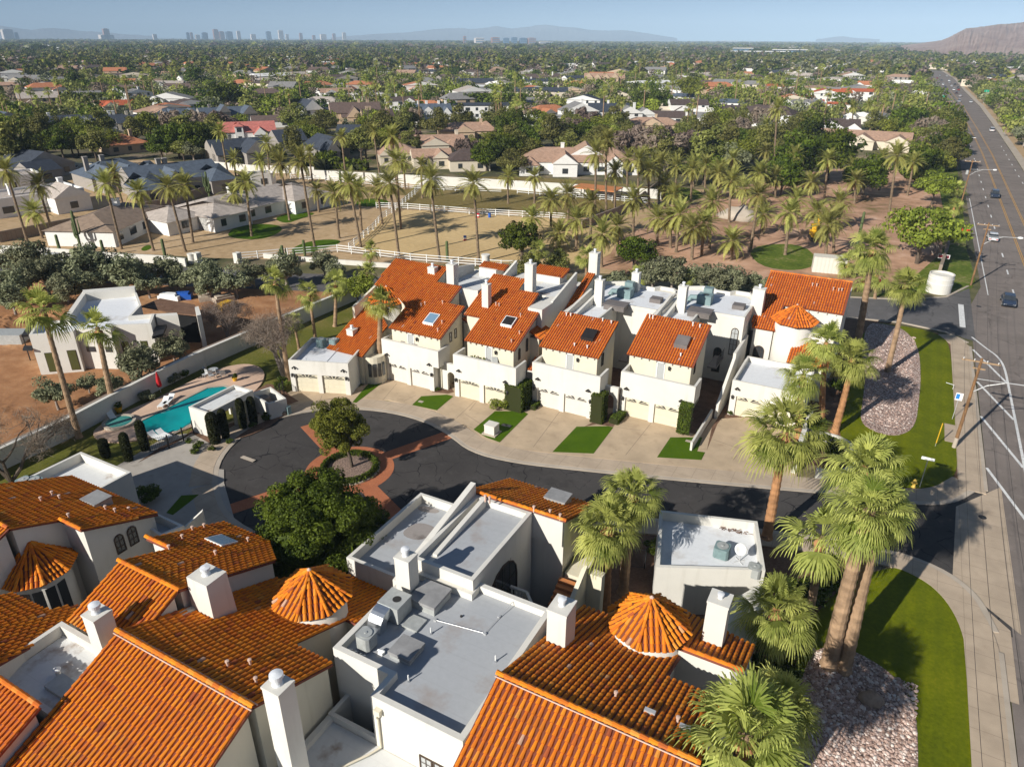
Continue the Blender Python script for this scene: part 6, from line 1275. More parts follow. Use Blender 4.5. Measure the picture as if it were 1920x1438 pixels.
# clipped columns by the cabana and fence
rgc = random.Random(2)
for i, (px, py, w_, h_, lb) in enumerate([(405,832,.95,3.3,'fat clipped cypress at the cabana corner'),(424,822,.7,3.1,'second clipped cypress beside the fat one'),(457,804,.7,3.3,'third clipped cypress, left of the cabana opening pair'),(477,797,.7,3.1,'fourth clipped cypress, at the right end of the cabana'),
        (200,858,.75,1.9,'short dark clipped shrub, leftmost of the three before the pool'),(243,865,.7,2.9,'tall dark clipped cypress, middle one before the pool'),(273,845,.75,3.1,'tall dark clipped cypress at the pool fence')]):
    B = at(px, py); t = thing('cypress', (B[0], B[1], 0), lb, 'cypress', 'clipped cypresses near the pool', absol=False); nr = np.random.default_rng(i+50); n = 3600
    zz = nr.random(n); a = nr.random(n)*6.283; rr = w_*.52*np.sqrt(np.clip(1-(np.clip(zz-.8, 0, 1)/.2)**2, 0.02, 1))*(.8+.2*np.clip(zz*5, 0, 1))*(1+nr.normal(0, .05, n))
    p = np.stack([rr*np.cos(a), rr*np.sin(a), zz*h_+.1], 1); u_ = unit(nr.normal(size=(n, 3))+np.array([0,0,1.]))*.09; v_ = unit(np.cross(u_, nr.normal(size=(n, 3))))*.05
    npobj('foliage', (np.stack([p-u_, p-v_, p+u_, p+v_], 1).reshape(-1, 3), nr.random(n)), M['hedge_dk'], t); mb = MB(); mb.tube([(0,0,0),(0,0,h_*.8)], w_*.3, 8); mb.build('trunk', M['hedge_dk'], t)
# saguaros and cactus clumps
for i, (px, py, ty, arms) in enumerate([(152,467,395,4),(115,480,440,0),(196,480,450,0),(312,492,448,0),(572,480,450,0),(393,370,322,7),(640,350,320,1),(839,492,452,0),(145,430,405,2),(532,490,460,5),(553,492,470,4),(1605,470,397,0)]):
    B = at(px, py); h = tall(px, py, ty); t = thing('cactus', (B[0], B[1], 0), 'columnar desert cactus by the ranch fences', 'cactus', 'tall desert cacti', absol=False); rg = random.Random(i); mb = MB(); mb.tube([(0,0,0),(0,0,h*.5),(0,0,h*.97),(0,0,h)], [.22,.27,.24,.08], 9)
    mb.build('stem', M['cactus'], t)
    for k in range(arms):
        a = rg.uniform(0, 6.28); z = h*rg.uniform(.15,.45); d = rg.uniform(.5,.9); m = MB(); ca, sa = math.cos(a), math.sin(a); m.tube([(0,0,z),(ca*d*.7,sa*d*.7,z+.1),(ca*d,sa*d,z+.5),(ca*d,sa*d,min(h*.97, z+h*rg.uniform(.3,.6)))], [.13,.15,.15,.08], 7); m.build('arm', M['cactus'], t)
# ================================================================ PLOT HOUSE, CABANA, WALLS, FENCES
TW = thing('modern_house', (-80, 46, 0), 'white flat-roofed modern house under construction on orange earth', 'house')
hw = tall(74, 703, 628); HM = hw
om = [at(a, b, HM)[:2] for a, b in [(54,628),(137,622),(141,617),(207,618),(212,610),(283,607),(290,588),(246,592),(265,572),(255,546),(157,552),(122,600),(70,603)]]
mb = MB(); mb.prism(om, 0, HM-.5); mb.ring(om, HM-.5, HM, .28); mb.prism([at(a,b,HM)[:2] for a,b in [(122,603),(157,553),(163,556),(131,604)]], HM-.5, HM+.5); mb.prism([at(a,b,HM)[:2] for a,b in [(157,552),(255,544),(254,549),(158,558)]], HM-.5, HM+.6); mb.build('wall', M['stucco'], TW)
mb = MB(); mb.sheet(inset(om, .25), HM-.493); mb.build('flat_roof', M['roof_white'], TW)
q = [at(a,b,HM)[:2] for a,b in [(290,587),(331,585),(333,589),(292,592)]]; mb = MB(); mb.prism(q, 0, HM-.1); mb.prism([at(a,b,HM)[:2] for a,b in [(365,576),(372,574),(377,590),(369,592)]], 0, HM); mb.build('wing_wall', M['stucco'], TW)
mb = MB(); mb.prism([at(a,b,HM-1)[:2] for a,b in [(265,575),(331,588),(369,592),(366,572),(300,560)]], HM-1.1, HM-.95); mb.build('wing_roof', M['mulch'], TW)
mb = MB(); mb.prism([at(a,b,HM-1.2)[:2] for a,b in [(333,590),(366,590),(366,580),(333,580)]], 0, HM-1.2); mb.build('opening', M['black'], TW)  # solid black block, its colour stands in for shade inside the open wing
mb = MB(); a = at(285,632,HM-1.1); mb.prism([at(x,y,HM-1.1)[:2] for x,y in [(285,633),(306,627),(313,610),(293,612)]], HM-1.3, HM-1.0); mb.build('canopy', M['dark'], TW)
mb = MB(); mb.prism([at(x,y,HM-.4)[:2] for x,y in [(40,630),(52,628),(72,596),(60,598)]], HM-.6, HM-.35); mb.prism([at(x,y,HM-1.6)[:2] for x,y in [(42,655),(60,655),(62,648),(45,648)]], HM-1.8, HM-1.6); 
p = at(57,676); mb.tube([(p[0],p[1],0),(p[0],p[1],HM-1.7)], .07, 6); mb.build('steel_canopy', M['dark'], TW)
def facade_window(t, xa, xb, ybase, hb, ht, dxy, mat='glass_y'):
    A, B = at(xa, ybase[0]), at(xb, ybase[1]); A, B = Vector(A), Vector(B); d = (B-A).normalized(); nrm = Vector((d.y, -d.x, 0))*.04
    def P(a, z, k=1): v = A+(B-A)*a+nrm*k; return (v.x, v.y, z)
    mb = MB(); mb.add([P(-.06,hb-.06), P(1.06,hb-.06), P(1.06,ht+.06), P(-.06,ht+.06)], [(0,1,2,3)]); o = mb.build('window', M['bronze'], t)
    g = MB(); g.add([P(0,hb,1.6), P(1,hb,1.6), P(1,ht,1.6), P(0,ht,1.6)], [(0,1,2,3)]); sub(o, 'pane', g, M[mat])
# front faces follow the outline: windows set on the base line under each outline edge
def on_edge(t, i, f0, f1, z0, z1, mat='glass_y'):
    A, B = Vector((*om[i], 0)), Vector((*om[i+1], 0)); d = (B-A).normalized(); n_ = Vector((d.y, -d.x, 0))
    if n_.y > 0: n_ = -n_
    def P(f, z, k): v = A+(B-A)*f+n_*k; return (v.x, v.y, z)
    mb = MB(); mb.add([P(f0-.012,z0-.06,.03), P(f1+.012,z0-.06,.03), P(f1+.012,z1+.06,.03), P(f0-.012,z1+.06,.03)], [(0,1,2,3)]); o = mb.build('window', M['bronze'], t)
    g = MB(); g.add([P(f0,z0,.05), P(f1,z0,.05), P(f1,z1,.05), P(f0,z1,.05)], [(0,1,2,3)]); sub(o, 'pane', g, M[mat])
on_edge(TW, 0, .22, .42, .35, 2.6); on_edge(TW, 0, .74, .93, .35, 2.7); on_edge(TW, 2, .18, .42, 2.2, 2.75, 'glass'); on_edge(TW, 2, .72, .9, 2.2, 2.75, 'glass'); on_edge(TW, 4, .1, .28, .4, 2.8); on_edge(TW, 4, .62, .78, .4, 2.8)
# cabana
TC = thing('cabana', (-55, 41.5, 0), 'small white pool cabana with open doorways between clipped cypresses', 'cabana')
oc = [(-56.4,38.8),(-53.7,38.8),(-53.7,44.4),(-56.4,44.4)]
mb = MB()
for y0, y1 in ((38.8,40.6),(41.7,42.2),(43.3,44.4)): mb.box(-53.95,y0,0,-53.7,y1,2.2)
mb.box(-53.95,38.8,2.2,-53.7,44.4,2.5); mb.box(-56.4,38.8,0,-53.95,39.05,2.5); mb.box(-56.4,44.15,0,-53.95,44.4,2.5); mb.box(-56.4,39.05,0,-56.15,40.0,2.5); mb.box(-56.4,43.2,0,-56.15,44.15,2.5); mb.box(-56.4,40.0,2.2,-56.15,43.2,2.5); mb.prism([(-56.15,39.05),(-53.95,39.05),(-53.95,44.15),(-56.15,44.15)], 2.35, 2.5); mb.ring(oc, 2.5, 2.85, .22); mb.build('wall', M['stucco'], TC)
mb = MB(); mb.sheet(inset(oc, .2), 2.506); mb.build('flat_roof', M['roof_worn'], TC)
TE = thing('equipment_enclosure', (-53, 46, 0), 'low white roofless enclosure next to the cabana holding grey pool machines', 'enclosure'); oe = [(-55.0,45.0),(-51.6,44.2),(-50.9,46.0),(-54.3,47.2)]
mb = MB(); mb.ring(oe, 0, 1.9, .2); mb.build('wall', M['stucco'], TE); mb = MB(); mb.box(-54.2,45.3,.1,-53.4,46.2,1.5); mb.box(-53.1,45.2,.1,-52.5,45.9,1.2); mb.build('machine', M['taupe'], TE)
# boundary wall
wl = [(-65.0,12),(-65.6,24),(-65.9,32.4),(-66.7,37.6),(-67.6,44.1),(-68.0,50),(-68.0,57),(-68.1,64),(-68.0,72),(-67.9,78.5)]
mb = MB(); strip(mb, wl, .02, .28, 0, 2.0); strip(mb, wl, -.06, .36, 2.0, 2.1); o = mb.build('boundary_wall', M['stucco']); tag(o, 'long cream boundary wall between the pool lawn and the orange plot', 'wall')
mb = MB(); strip(mb, [(x-1.1, y) for x, y in wl[:-1]], 0, .3, .3, 1.75); o = mb.build('retaining_wall', M['block']); tag(o, 'grey unplastered block wall standing just behind the cream boundary wall', 'wall')
# low curved wall at the right end of the court road
mb = MB(); cw = smooth_poly([(-3.0,66.5),(-.6,66.8),(.9,65.4),(1.2,62.6),(.4,60.4),(-1.6,59.8)], 2, False); strip(mb, cw, 0, .3, 0, 1.0); o = mb.build('curved_wall', M['stucco']); tag(o, 'low white curved garden wall at the corner lawn', 'wall')
mb = MB(); mb.box(-3.6,59.4,0,-3.2,67.8,2.6); o = mb.build('garden_wall', M['stucco']); tag(o, 'tall straight white garden wall beside the low curved one', 'wall')
# things in the little corner garden and pots
for i, (px, py, r_, lb) in enumerate([(768/3.43+0, 940/3.43+500, .42, 'yellow glazed pot with a plant beside the spa'), (441,716,.32,'yellow pot at the far end of the pool deck'), (1311,815,.2,'tall terracotta pot at the narrow turf corner'), (1273,804,.22,'terracotta pot under the square clipped hedge')]):
    B = at(px, py); t = thing('flower_pot', (B[0], B[1], .1), lb, 'flower pot', absol=False); mb = MB(); mb.lathe((0,0,0), [(r_*.55,0),(r_*.9,r_*1.2),(r_,r_*1.4),(r_*.9,r_*1.4),(r_*.8,r_*1.2),(0,r_*1.2)], 14); mb.build('pot', M['yellow_m' if i < 2 else 'terracotta'], t)
    V, T, _ = leafy(i+90, r_, r_, r_*.8, 8, 50, .1, cz=r_*1.8); npobj('plant', (V, T), M['hedge'], t)
# pool furniture
def lounger(x, y, a, lb):
    t = thing('sun_lounger', (x, y, .14), lb, 'lounger', 'pool loungers', absol=False); t.rotation_euler = (0,0,a)
    for (n_, bx) in (('seat', (-.3,-.9,.28,.3,.35,.33)), ): mb = MB(); mb.box(*bx); mb.build(n_, M['white'], t)
    mb = MB(); mb.add([(-.3,.35,.3),(.3,.35,.3),(.3,.95,.62),(-.3,.95,.62),(-.3,.35,.26),(.3,.35,.26),(.3,.95,.58),(-.3,.95,.58)], [(0,1,2,3),(7,6,5,4),(0,4,5,1),(1,5,6,2),(2,6,7,3),(3,7,4,0)]); mb.build('backrest', M['white'], t)
    for sx in (-.27,.27):
        for sy in (-.8,.3): mb = MB(); mb.box(sx-.02,sy-.02,0,sx+.02,sy+.02,.28); mb.build('leg', M['white'], t)
for px, py, a, lb in ((308,762,.5,'left lounger of the pair at the pool edge'),(318,757,.5,'right lounger of the pair at the pool edge'),(210,785,1.2,'lounger beside the round spa'),(295,826,1.5,'left lounger on the near deck strip by the fence'),(310,822,1.5,'right lounger on the near deck strip by the fence')): B = at(px, py); lounger(B[0], B[1], a, lb)
def chair(x, y, a, lb):
    t = thing('patio_chair', (x, y, .14), lb, 'chair', 'patio chairs', absol=False); t.rotation_euler = (0,0,a)
    mb = MB(); mb.box(-.24,-.24,.42,.24,.24,.46); mb.build('seat', M['steel'], t); mb = MB(); mb.box(-.24,.2,.46,.24,.24,.95); mb.build('backrest', M['steel'], t)
    for sx in (-.2,.2):
        for sy in (-.2,.2): mb = MB(); mb.box(sx-.02,sy-.02,0,sx+.02,sy+.02,.42); mb.build('leg', M['steel'], t)
for i, (px, py, lb) in enumerate(((386,710,'leftmost patio chair on the far pool deck'),(398,712,'second patio chair from the left on the far pool deck'),(410,706,'patio chair in the middle of the far pool deck'),(420,709,'patio chair right of the middle on the far pool deck'),(384,698,'patio chair at the deck edge by the boundary wall'))): B = at(px, py); chair(B[0], B[1], i*1.3, lb)
B = at(402,705); t = thing('patio_table', (B[0], B[1], .14), 'round glass patio table on the far end of the pool deck', 'table', absol=False); mb = MB(); mb.lathe((0,0,.7), [(.55,0),(.55,.03),(0,.03)], 20); mb.build('table_top', M['glass_p'], t); mb = MB(); mb.lathe((0,0,0), [(.3,0),(.04,.05),(.04,.7)], 10); mb.build('stem', M['steel'], t)
B = at(302,737); t = thing('parasol', (B[0], B[1], .1), 'closed red parasol standing by the pool bed', 'parasol', absol=False); mb = MB(); mb.tube([(0,0,0),(0,0,2.5)], .03, 8); mb.build('pole', M['white'], t); mb = MB(); mb.lathe((0,0,.7), [(.22,0),(.28,.15),(.2,1.0),(.05,1.75),(0,1.8)], 10); mb.build('canopy', M['red'], t)
# iron fence by the pool and gates
def bars_fence(nm, pts, h, lb, sp=.16, mat='black', cat='fence', post=2.0):
    t = thing(nm, (pts[0][0], pts[0][1], 0), lb, cat); mb = MB()
    for i in range(len(pts)-1):
        a, b = Vector((*pts[i], 0)), Vector((*pts[i+1], 0)); L = (b-a).length
        for z in (.12, h-.1): mb.tube([a+Vector((0,0,z)), b+Vector((0,0,z))], .02, 4)
        for k in range(int(L/sp)): p = a+(b-a)*(k+.5)/int(L/sp); mb.box(p.x-.008,p.y-.008,.1,p.x+.008,p.y+.008,h)
    mb.build('bars', M[mat], t); 
    for p in pts: mb = MB(); mb.box(p[0]-.04,p[1]-.04,0,p[0]+.04,p[1]+.04,h+.1); mb.build('post', M[mat], t)
bars_fence('iron_fence', [at(282,848)[:2], at(318,843)[:2], at(345,828)[:2], at(364,815)[:2]], 1.5, 'black iron fence between pool deck and cabana'); bars_fence('iron_gate', [at(512,757)[:2], at(527,745)[:2], at(533,740)[:2]], 1.6, 'black iron gate between the enclosure and the low garage', cat='gate')
bars_fence('iron_gate', [at(690,703)[:2], at(706,706)[:2], at(722,702)[:2]], 1.9, 'black iron gate between the low garage and the first balcony front', cat='gate')
bars_fence('iron_gate', [(-12.3,40.3),(-10.9,40.9)], 1.8, 'dark slatted gate beside the near garage under the fan palm', .09, cat='gate')
B = at(541,777); mb = MB(); mb.box(B[0]-.25,B[1]-.25,.1,B[0]+.25,B[1]+.25,.95); o = mb.build('utility_pedestal', M['hvac_g']); tag(o, 'green utility pedestal in the bed left of the low garage drive', 'utility box')
for px, lb in ((522,'left pale boulder in the bed beside the green pedestal'),(532,'right pale boulder in the bed beside the green pedestal')):
    B = at(px, 778); mb = MB(); mb.lathe((0,0,0), [(.4,0),(.42,.3),(.25,.6),(0,.7)], 9); o = mb.build('boulder', M['rock'], None, True); o.location = (B[0], B[1], .08); tag(o, lb, 'boulder')
B = at(922,809,.3); t = thing('utility_cabinet', (B[0], B[1], .12), 'cream utility cabinet on a concrete pad in the middle turf patch', 'utility box', absol=False); mb = MB(); mb.box(-.75,-.7,0,.75,.7,.12); mb.build('pad', M['kerb'], t); mb = MB(); mb.box(-.55,-.5,.12,.55,.5,.95); mb.box(-.58,-.53,.95,.58,.53,1.05); mb.build('cabinet', M['garage_w'], t)
for i, (px, py, lb) in enumerate(((946,797,'left of two small concrete lids in the middle turf patch'),(953,798,'right of two small concrete lids in the middle turf patch'),(789,753,'concrete lid in the turf patch before the second house'),(1291,827,'small pale lid in the turf patch by the narrow wall'),(465,860,'white drain grate at the court kerb'))):
    B = at(px, py, .13); mb = MB(); w_ = .28 if i != 4 else .8; mb.box(B[0]-w_,B[1]-.2,.12,B[0]+w_,B[1]+.2,.145); o = mb.build('access_lid', M['kerb']); tag(o, lb, 'lid')
# ranch: white walls, rails, barrels
def wall_px(nm, pts, h, th, lb, mat='stucco', cap=True):
    L = [at(a, b)[:2] for a, b in pts]; mb = MB(); strip(mb, L, -th/2, th/2, 0, h); o = mb.build(nm, M[mat]); return tag(o, lb, 'wall')
wall_px('garden_wall', [(585,335),(700,341),(900,352),(1060,362),(1240,374)], 2.3, .25, 'long white wall dividing the brown field from the tan villas'); wall_px('garden_wall', [(-20,474),(75,478),(227,490),(300,494),(350,500)], 1.4, .3, 'white ranch wall along the side road, left of the gate'); wall_px('garden_wall', [(495,484),(630,495),(917,516),(985,520)], .8, .3, 'low white kerb wall under the arena fence')
wall_px('garden_wall', [(400,316),(470,323),(590,327)], 2.0, .25, 'white wall behind the dark slate houses'); wall_px('garden_wall', [(1243,345),(1180,395),(1090,430)], 1.8, .3, 'brown block wall between paddock and palm grove', 'block'); wall_px('garden_wall', [(0,455),(150,425),(235,405),(330,385),(425,352),(470,335)], 2.0, .3, 'brown block wall between the building sites and the ranch', 'block')
wall_px('garden_wall', [(1760,515),(1772,480),(1776,455),(1778,440)], 1.7, .5, 'ragged brown wall beside the main road near the white tank', 'block'); wall_px('garden_wall', [(0,300),(55,307),(150,318),(230,322)], 1.8, .3, 'cream wall behind the white pickup', 'cream')
wall_px('garden_wall', [(1605,233),(1665,236)], 3.0, .3, 'white wall beyond the tan villas near the parking lot'); wall_px('garden_wall', [(778,238),(856,242)], 2.2, .3, 'pale blue-white wall in front of the hedge of the blue and white mansion')
def rail(pts, lb, n=3, h=1.35, sp=3.0):
    L = [Vector(at(a, b)) for a, b in pts]; t = thing('rail_fence', (L[0].x, L[0].y, 0), lb, 'fence', 'white rail fences'); mb = MB(); pb = MB()
    for i in range(len(L)-1):
        a, b = L[i], L[i+1]; D_ = (b-a).length; d = (b-a)/D_; s = Vector((-d.y, d.x, 0))*.03
        for k in range(n): z = h*(k+1)/n; mb.prism([tuple(a-s)[:2], tuple(b-s)[:2], tuple(b+s)[:2], tuple(a+s)[:2]], z-.11, z)
        for k in range(max(1, int(D_/sp))): p = a+d*k*sp; pb = MB(); pb.box(p.x-.06,p.y-.06,0,p.x+.06,p.y+.06,h+.08); pb.build('post', M['white'], t)
    mb.build('rails', M['white'], t)
rail([(450,488),(540,480),(633,473),(770,490),(860,497),(940,503),(985,503)], 'white rail fence nearest the side road'); rail([(706,391),(765,393),(880,402),(1060,412)], 'white rail fence between field and arena'); rail([(655,470),(700,432),(716,412),(735,400),(785,360)], 'white rail fence along the winding ranch drive')
rail([(610,340),(790,356),(940,362)], 'white rail fence at the far side of the brown field, left'); rail([(970,363),(1080,372),(1240,385)], 'white rail fence at the far side of the brown field, right'); rail([(545,335),(600,340)], 'short white rail fence by the white shed')
for px, py, lb, cols in ((872,451,'barrel painted red, white and blue in the middle of the arena', ('red','white','blue')),(897,408,'red and white barrel at the arena fence gap',('red','white','red')),(918,408,'blue barrel at the arena fence gap',('blue','blue','blue'))):
    B = at(px, py); t = thing('barrel', (B[0], B[1], 0), lb, 'barrel', absol=False)
    for k, c in enumerate(cols): mb = MB(); mb.lathe((0,0,.3*k), [(.3,0.001),(.31,.15),(.3,.299)], 14); mb.build('band', M[c], t)
    mb = MB(); mb.lathe((0,0,.9), [(.3,0),(0,.01)], 14); mb.build('lid', M[cols[2]], t)
B = at(1115,373); t = thing('shelter', (B[0], B[1], 0), 'rust-roofed open shelter in the far paddock corner', 'shelter'); mb = MB(); mb.box(B[0]-5,B[1]-3,2.6,B[0]+6,B[1]+3,2.8); mb.build('roof', M['terracotta'], t)
for sx in (-4.8,5.8):
    for sy in (-2.8,2.8): mb = MB(); mb.box(B[0]+sx-.08,B[1]+sy-.08,0,B[0]+sx+.08,B[1]+sy+.08,2.6); mb.build('post', M['dark'], t)
for px, lb in ((361,'left white gate pier of the ranch entrance'),(372,'second white gate pier of the ranch entrance'),(447,'white gate pier at the start of the rail fence'),(911,'round white pier behind the tall chimneys')):
    B = at(px, 493 if px < 900 else 514); mb = MB(); mb.lathe((0,0,0), [(.6,0),(.6,1.5),(.66,1.52),(.66,1.65),(0,1.66)], 18) if px in (361,911) else mb.box(-.5,-.5,0,.5,.5,1.8); o = mb.build('gate_pier', M['stucco']); o.location = (B[0], B[1], 0); 
    if px == 911: o.scale = (1.1,1.1,2.0)
    tag(o, lb, 'pier')
# white tank, container, excavator, gravel heap
B = at(1758,547); t = thing('water_tank', (B[0], B[1], 0), 'round white tank at the corner of side road and main road', 'tank', absol=False); mb = MB(); mb.lathe((0,0,0), [(1.75,0),(1.75,2.9),(1.6,2.9),(1.6,2.6),(0,2.55)], 30); mb.build('shell', M['stucco'], t)
for z in (1.5, 2.3): mb = MB(); mb.lathe((0,0,z), [(1.76,0),(1.79,.04),(1.76,.08)], 30); mb.build('band', M['white'], t)
C0_, C1_ = at(1522,510), at(1588,516); t = thing('container', (C0_[0], C0_[1], 0), 'cream corrugated container behind the orange end house', 'container', absol=False); L = math.dist(C0_[:2], C1_[:2]); mb = MB()
for k in range(int(L/.3)): mb.box(k*.3, -.05 if k % 2 else 0, 0, k*.3+.3, 2.4, 2.6)
mb.build('body', M['garage_w'], t); t.rotation_euler = (0, 0, math.atan2(C1_[1]-C0_[1], C1_[0]-C0_[0]))
B = at(1530,450); t = thing('excavator', (B[0], B[1], 0), 'yellow digger half hidden among the grove palms', 'excavator', absol=False); t.rotation_euler = (0,0,.3)
for sx in (-1.3,.8): mb = MB(); mb.prism([(sx,-1.8),(sx+.5,-1.8),(sx+.5,1.8),(sx,1.8)], .05, .8); mb.build('track', M['dark'], t)
mb = MB(); mb.box(-1.2,-1.8,.85,1.2,1.4,1.7); mb.build('body', M['yellow_m'], t); mb = MB(); mb.box(-1.15,-.1,1.7,-.1,1.3,2.9); mb.build('cab', M['yellow_m'], t); mb = MB(); mb.box(-1.17,0,1.9,-.08,1.32,2.7); mb.build('cab_glass', M['glass'], t)
mb = MB(); mb.tube([(.4,1.2,1.6),(.4,3.2,4.4),(.4,5.4,3.6)], [.28,.22,.2], 6); mb.tube([(.4,5.4,3.6),(.4,6.0,1.2)], [.2,.15], 6); mb.build('arm', M['yellow_m'], t); mb = MB(); mb.box(0,5.7,.3,.8,6.5,1.2); mb.build('bucket', M['dark'], t)
mb = MB(); rg = random.Random(3); B = at(1388,408); mb.lathe((0,0,0), [(5,0),(3.6,1.1),(2.0,2.0),(.6,2.5),(0,2.55)], 18); mb.v = [(x*(1+.15*math.sin(y*2+1)), y*.8*(1+.1*math.sin(x*3)), z*(1+.12*math.sin(x*2+y))) for x,y,z in mb.v]; o = mb.build('gravel_heap', M['kerb'], None, True); o.location = (B[0], B[1], -.02); tag(o, 'grey heap of gravel in the palm grove', 'heap')
# dug earth on the plot
B = at(8,640); mb = MB(); mb.box(-3,-1.2,0,3,1.2,1.3); o = mb.build('block_stack', M['hvac']); o.location = (B[0], B[1], 0); o.rotation_euler = (0,0,.5); tag(o, 'stack of grey blocks on the orange earth at the left edge', 'stack')
for i, (px, py, w_, m_, lb) in enumerate(((320,562,1.6,'white','white wrapped material pile behind the modern house'),(345,560,1.2,'blue','blue-covered material pile behind the modern house'),(395,562,1.6,'kerb','pale stack of slabs right of the modern house'),(420,565,1.4,'kerb','second pale stack of slabs, nearest the bare tree'),(425,578,1.3,'yellow_m','yellow tool cart behind the bare tree'))):
    B = at(px, py); mb = MB(); mb.box(-w_,-.7,0,w_,.7,.7); mb.box(-w_*.8,-.5,.7,w_*.7,.5,1.0); o = mb.build('material_pile', M[m_]); o.location = (B[0], B[1], 0); o.rotation_euler = (0,0,.35+i*.3); tag(o, lb, 'pile')
# ================================================================ STREET: poles, lamps, signs
POLES = [((1788,840),672,(1907,703),.17,'near wooden utility pole with a cobra lamp over the white hatching'),((1820,535),418,(1881,438),.15,'wooden utility pole with a lamp over the white car'),
         ((1797,400),300,(1838,322),.15,'wooden utility pole with a grey transformer at the thicket'),((1793,318),270,None,.14,'bare orange-brown utility pole beyond the transformer pole'),((1770,235),190,None,.14,'thin utility pole far up the main road')]
tops = []
for i, (b, ty, lp, r_, lb) in enumerate(POLES):
    B = at(*b); h = tall(b[0], b[1], ty); t = thing('utility_pole', (B[0], B[1], 0), lb, 'utility pole', 'utility poles'); mb = MB(); mb.tube([(B[0],B[1],0),(B[0],B[1],h)], [r_,r_*.7], 10); mb.build('pole', M['wood'], t); tops.append((B[0], B[1], h))
    if i == 0: mb = MB(); mb.tube([(B[0],B[1],0),(B[0],B[1],1.15)], r_+.02, 10); mb.build('base_wrap', M['kerb'], t)
    for k, z in enumerate((h-.35, h-1.0) if i < 2 else (h-.35,)):
        w_ = 1.5 if k == 0 else .5; mb = MB(); mb.box(B[0]-w_,B[1]-.06,z-.07,B[0]+w_,B[1]+.06,z+.05); mb.build('crossarm', M['wood_pale'], t)
        if k == 0:
            for dx in (-1.35,-.5,.5,1.35): mb = MB(); mb.lathe((B[0]+dx,B[1],z+.05), [(.04,0),(.06,.08),(.03,.16)], 6); mb.build('insulator', M['white'], t)
    if lp:
        z = h-2.0; L = 4.3 if i else 4.6; mb = MB(); mb.tube([(B[0],B[1],z-1.4),(B[0]+1.0,B[1],z-.5),(B[0]+2.4,B[1],z+.1),(B[0]+L,B[1],z+.2)], .045, 6); mb.tube([(B[0],B[1],z),(B[0]+1.4,B[1],z+.05),(B[0]+2.4,B[1],z+.1)], .035, 6); o = mb.build('lamp_arm', M['steel'], t)
        m = MB(); m.lathe((0,0,0), [(0,-.3),(.1,-.28),(.17,0),(.13,.3),(0,.38)], 10); m.xform(Matrix.Translation((B[0]+L+.2,B[1],z+.2)) @ Matrix.Rotation(math.pi/2,4,'Y') @ Matrix.Scale(1.1,4)); sub(o, 'lamp_head', m, M['white'], True)
B = at(*POLES[2][0]); mb = MB(); mb.lathe((B[0]-.45,B[1]-.1,tops[2][2]-3.1), [(.28,0),(.3,.05),(.3,.85),(0,.95)], 12); t = thing('transformer', (B[0]-.45,B[1]-.1,tops[2][2]-3.1), 'grey drum transformer hung on the thicket utility pole', 'transformer'); mb.build('drum', M['hvac'], t)
def wire(a, b, lb, sag=.6, r=.012, n=14, grp='overhead wires'):
    a, b = Vector(a), Vector(b); mb = MB(); mb.tube([a.lerp(b, k/n)-Vector((0,0,4*sag*(k/n)*(1-k/n))) for k in range(n+1)], r, 4); o = mb.build('wire', M['dark']); tag(o, lb, 'wire', grp)
for dx, wn in ((-1.35,'outer left'),(-.5,'inner left'),(.5,'inner right'),(1.35,'outer right')):
    a = (tops[0][0]+dx, tops[0][1], tops[0][2]-.15); b = (tops[1][0]+dx, tops[1][1], tops[1][2]-.15); wire(a, b, wn+' overhead wire between the two nearest utility poles', 1.0); wire(a, (tops[0][0]+dx-.3, tops[0][1]-60, tops[0][2]), wn+' overhead wire running from the near pole out of the picture', 1.4)
    wire(b, (tops[2][0]+dx, tops[2][1], tops[2][2]-.3), wn+' overhead wire from the white-car pole to the thicket pole', 1.2)
wire((tops[2][0], tops[2][1], tops[2][2]-1.6), at(1748,338,6), 'thick pale cable sagging from the thicket pole', .9, .05); wire(at(1748,338,6), at(1600,345,6.5), 'pale cable crossing the tops of the grove palms', 1.0, .05, grp=None)
for i, (b, ty, lx) in enumerate((((1792,285),262,1818),((1779,233),217,1797),((1748,205),180,1775))):
    B = at(*b); h = tall(b[0], b[1], ty); t = thing('street_lamp', (B[0], B[1], 0), ('nearest','middle','farthest')[i]+' grey street lamp standing alone on the left side of the main road', 'street lamp'); mb = MB(); mb.tube([(B[0],B[1],0),(B[0],B[1],h)], [.12,.08], 8); mb.build('pole', M['steel'], t); mb = MB(); mb.tube([(B[0],B[1],h-.3),(B[0]+2.0,B[1],h+.7),(B[0]+4.2,B[1],h+.9)], .06, 6); mb.build('lamp_arm', M['steel'], t); mb = MB(); mb.box(B[0]+4.1,B[1]-.15,h+.8,B[0]+4.9,B[1]+.15,h+.95); mb.build('lamp_head', M['white'], t)
# signs, hydrant, markers
B = at(1724,914); t = thing('street_sign', (B[0], B[1], .1), 'white street-name blade on a tall post in the corner lawn', 'street sign', absol=False); mb = MB(); mb.tube([(0,0,0),(0,0,2.7)], .035, 8); mb.build('post', M['steel'], t); mb = MB(); mb.box(-.5,-.02,2.7,.5,.02,2.95); mb.build('blade', M['white'], t)
B = at(1712,915); t = thing('fire_hydrant', (B[0], B[1], .1), 'yellow fire hydrant at the corner lawn edge beside the street sign', 'fire hydrant', absol=False); mb = MB(); mb.lathe((0,0,0), [(.2,0),(.2,.05),(.13,.07),(.13,.55),(.17,.57),(.17,.62),(.14,.7),(.06,.8),(0,.82)], 14); mb.build('barrel', M['hydrant'], t, True)
for a in (0, math.pi/2, math.pi): mb = MB(); mb.tube([(0,0,.42),(.24*math.cos(a),.24*math.sin(a),.42)], .07, 10); mb.build('outlet', M['hydrant'], t)
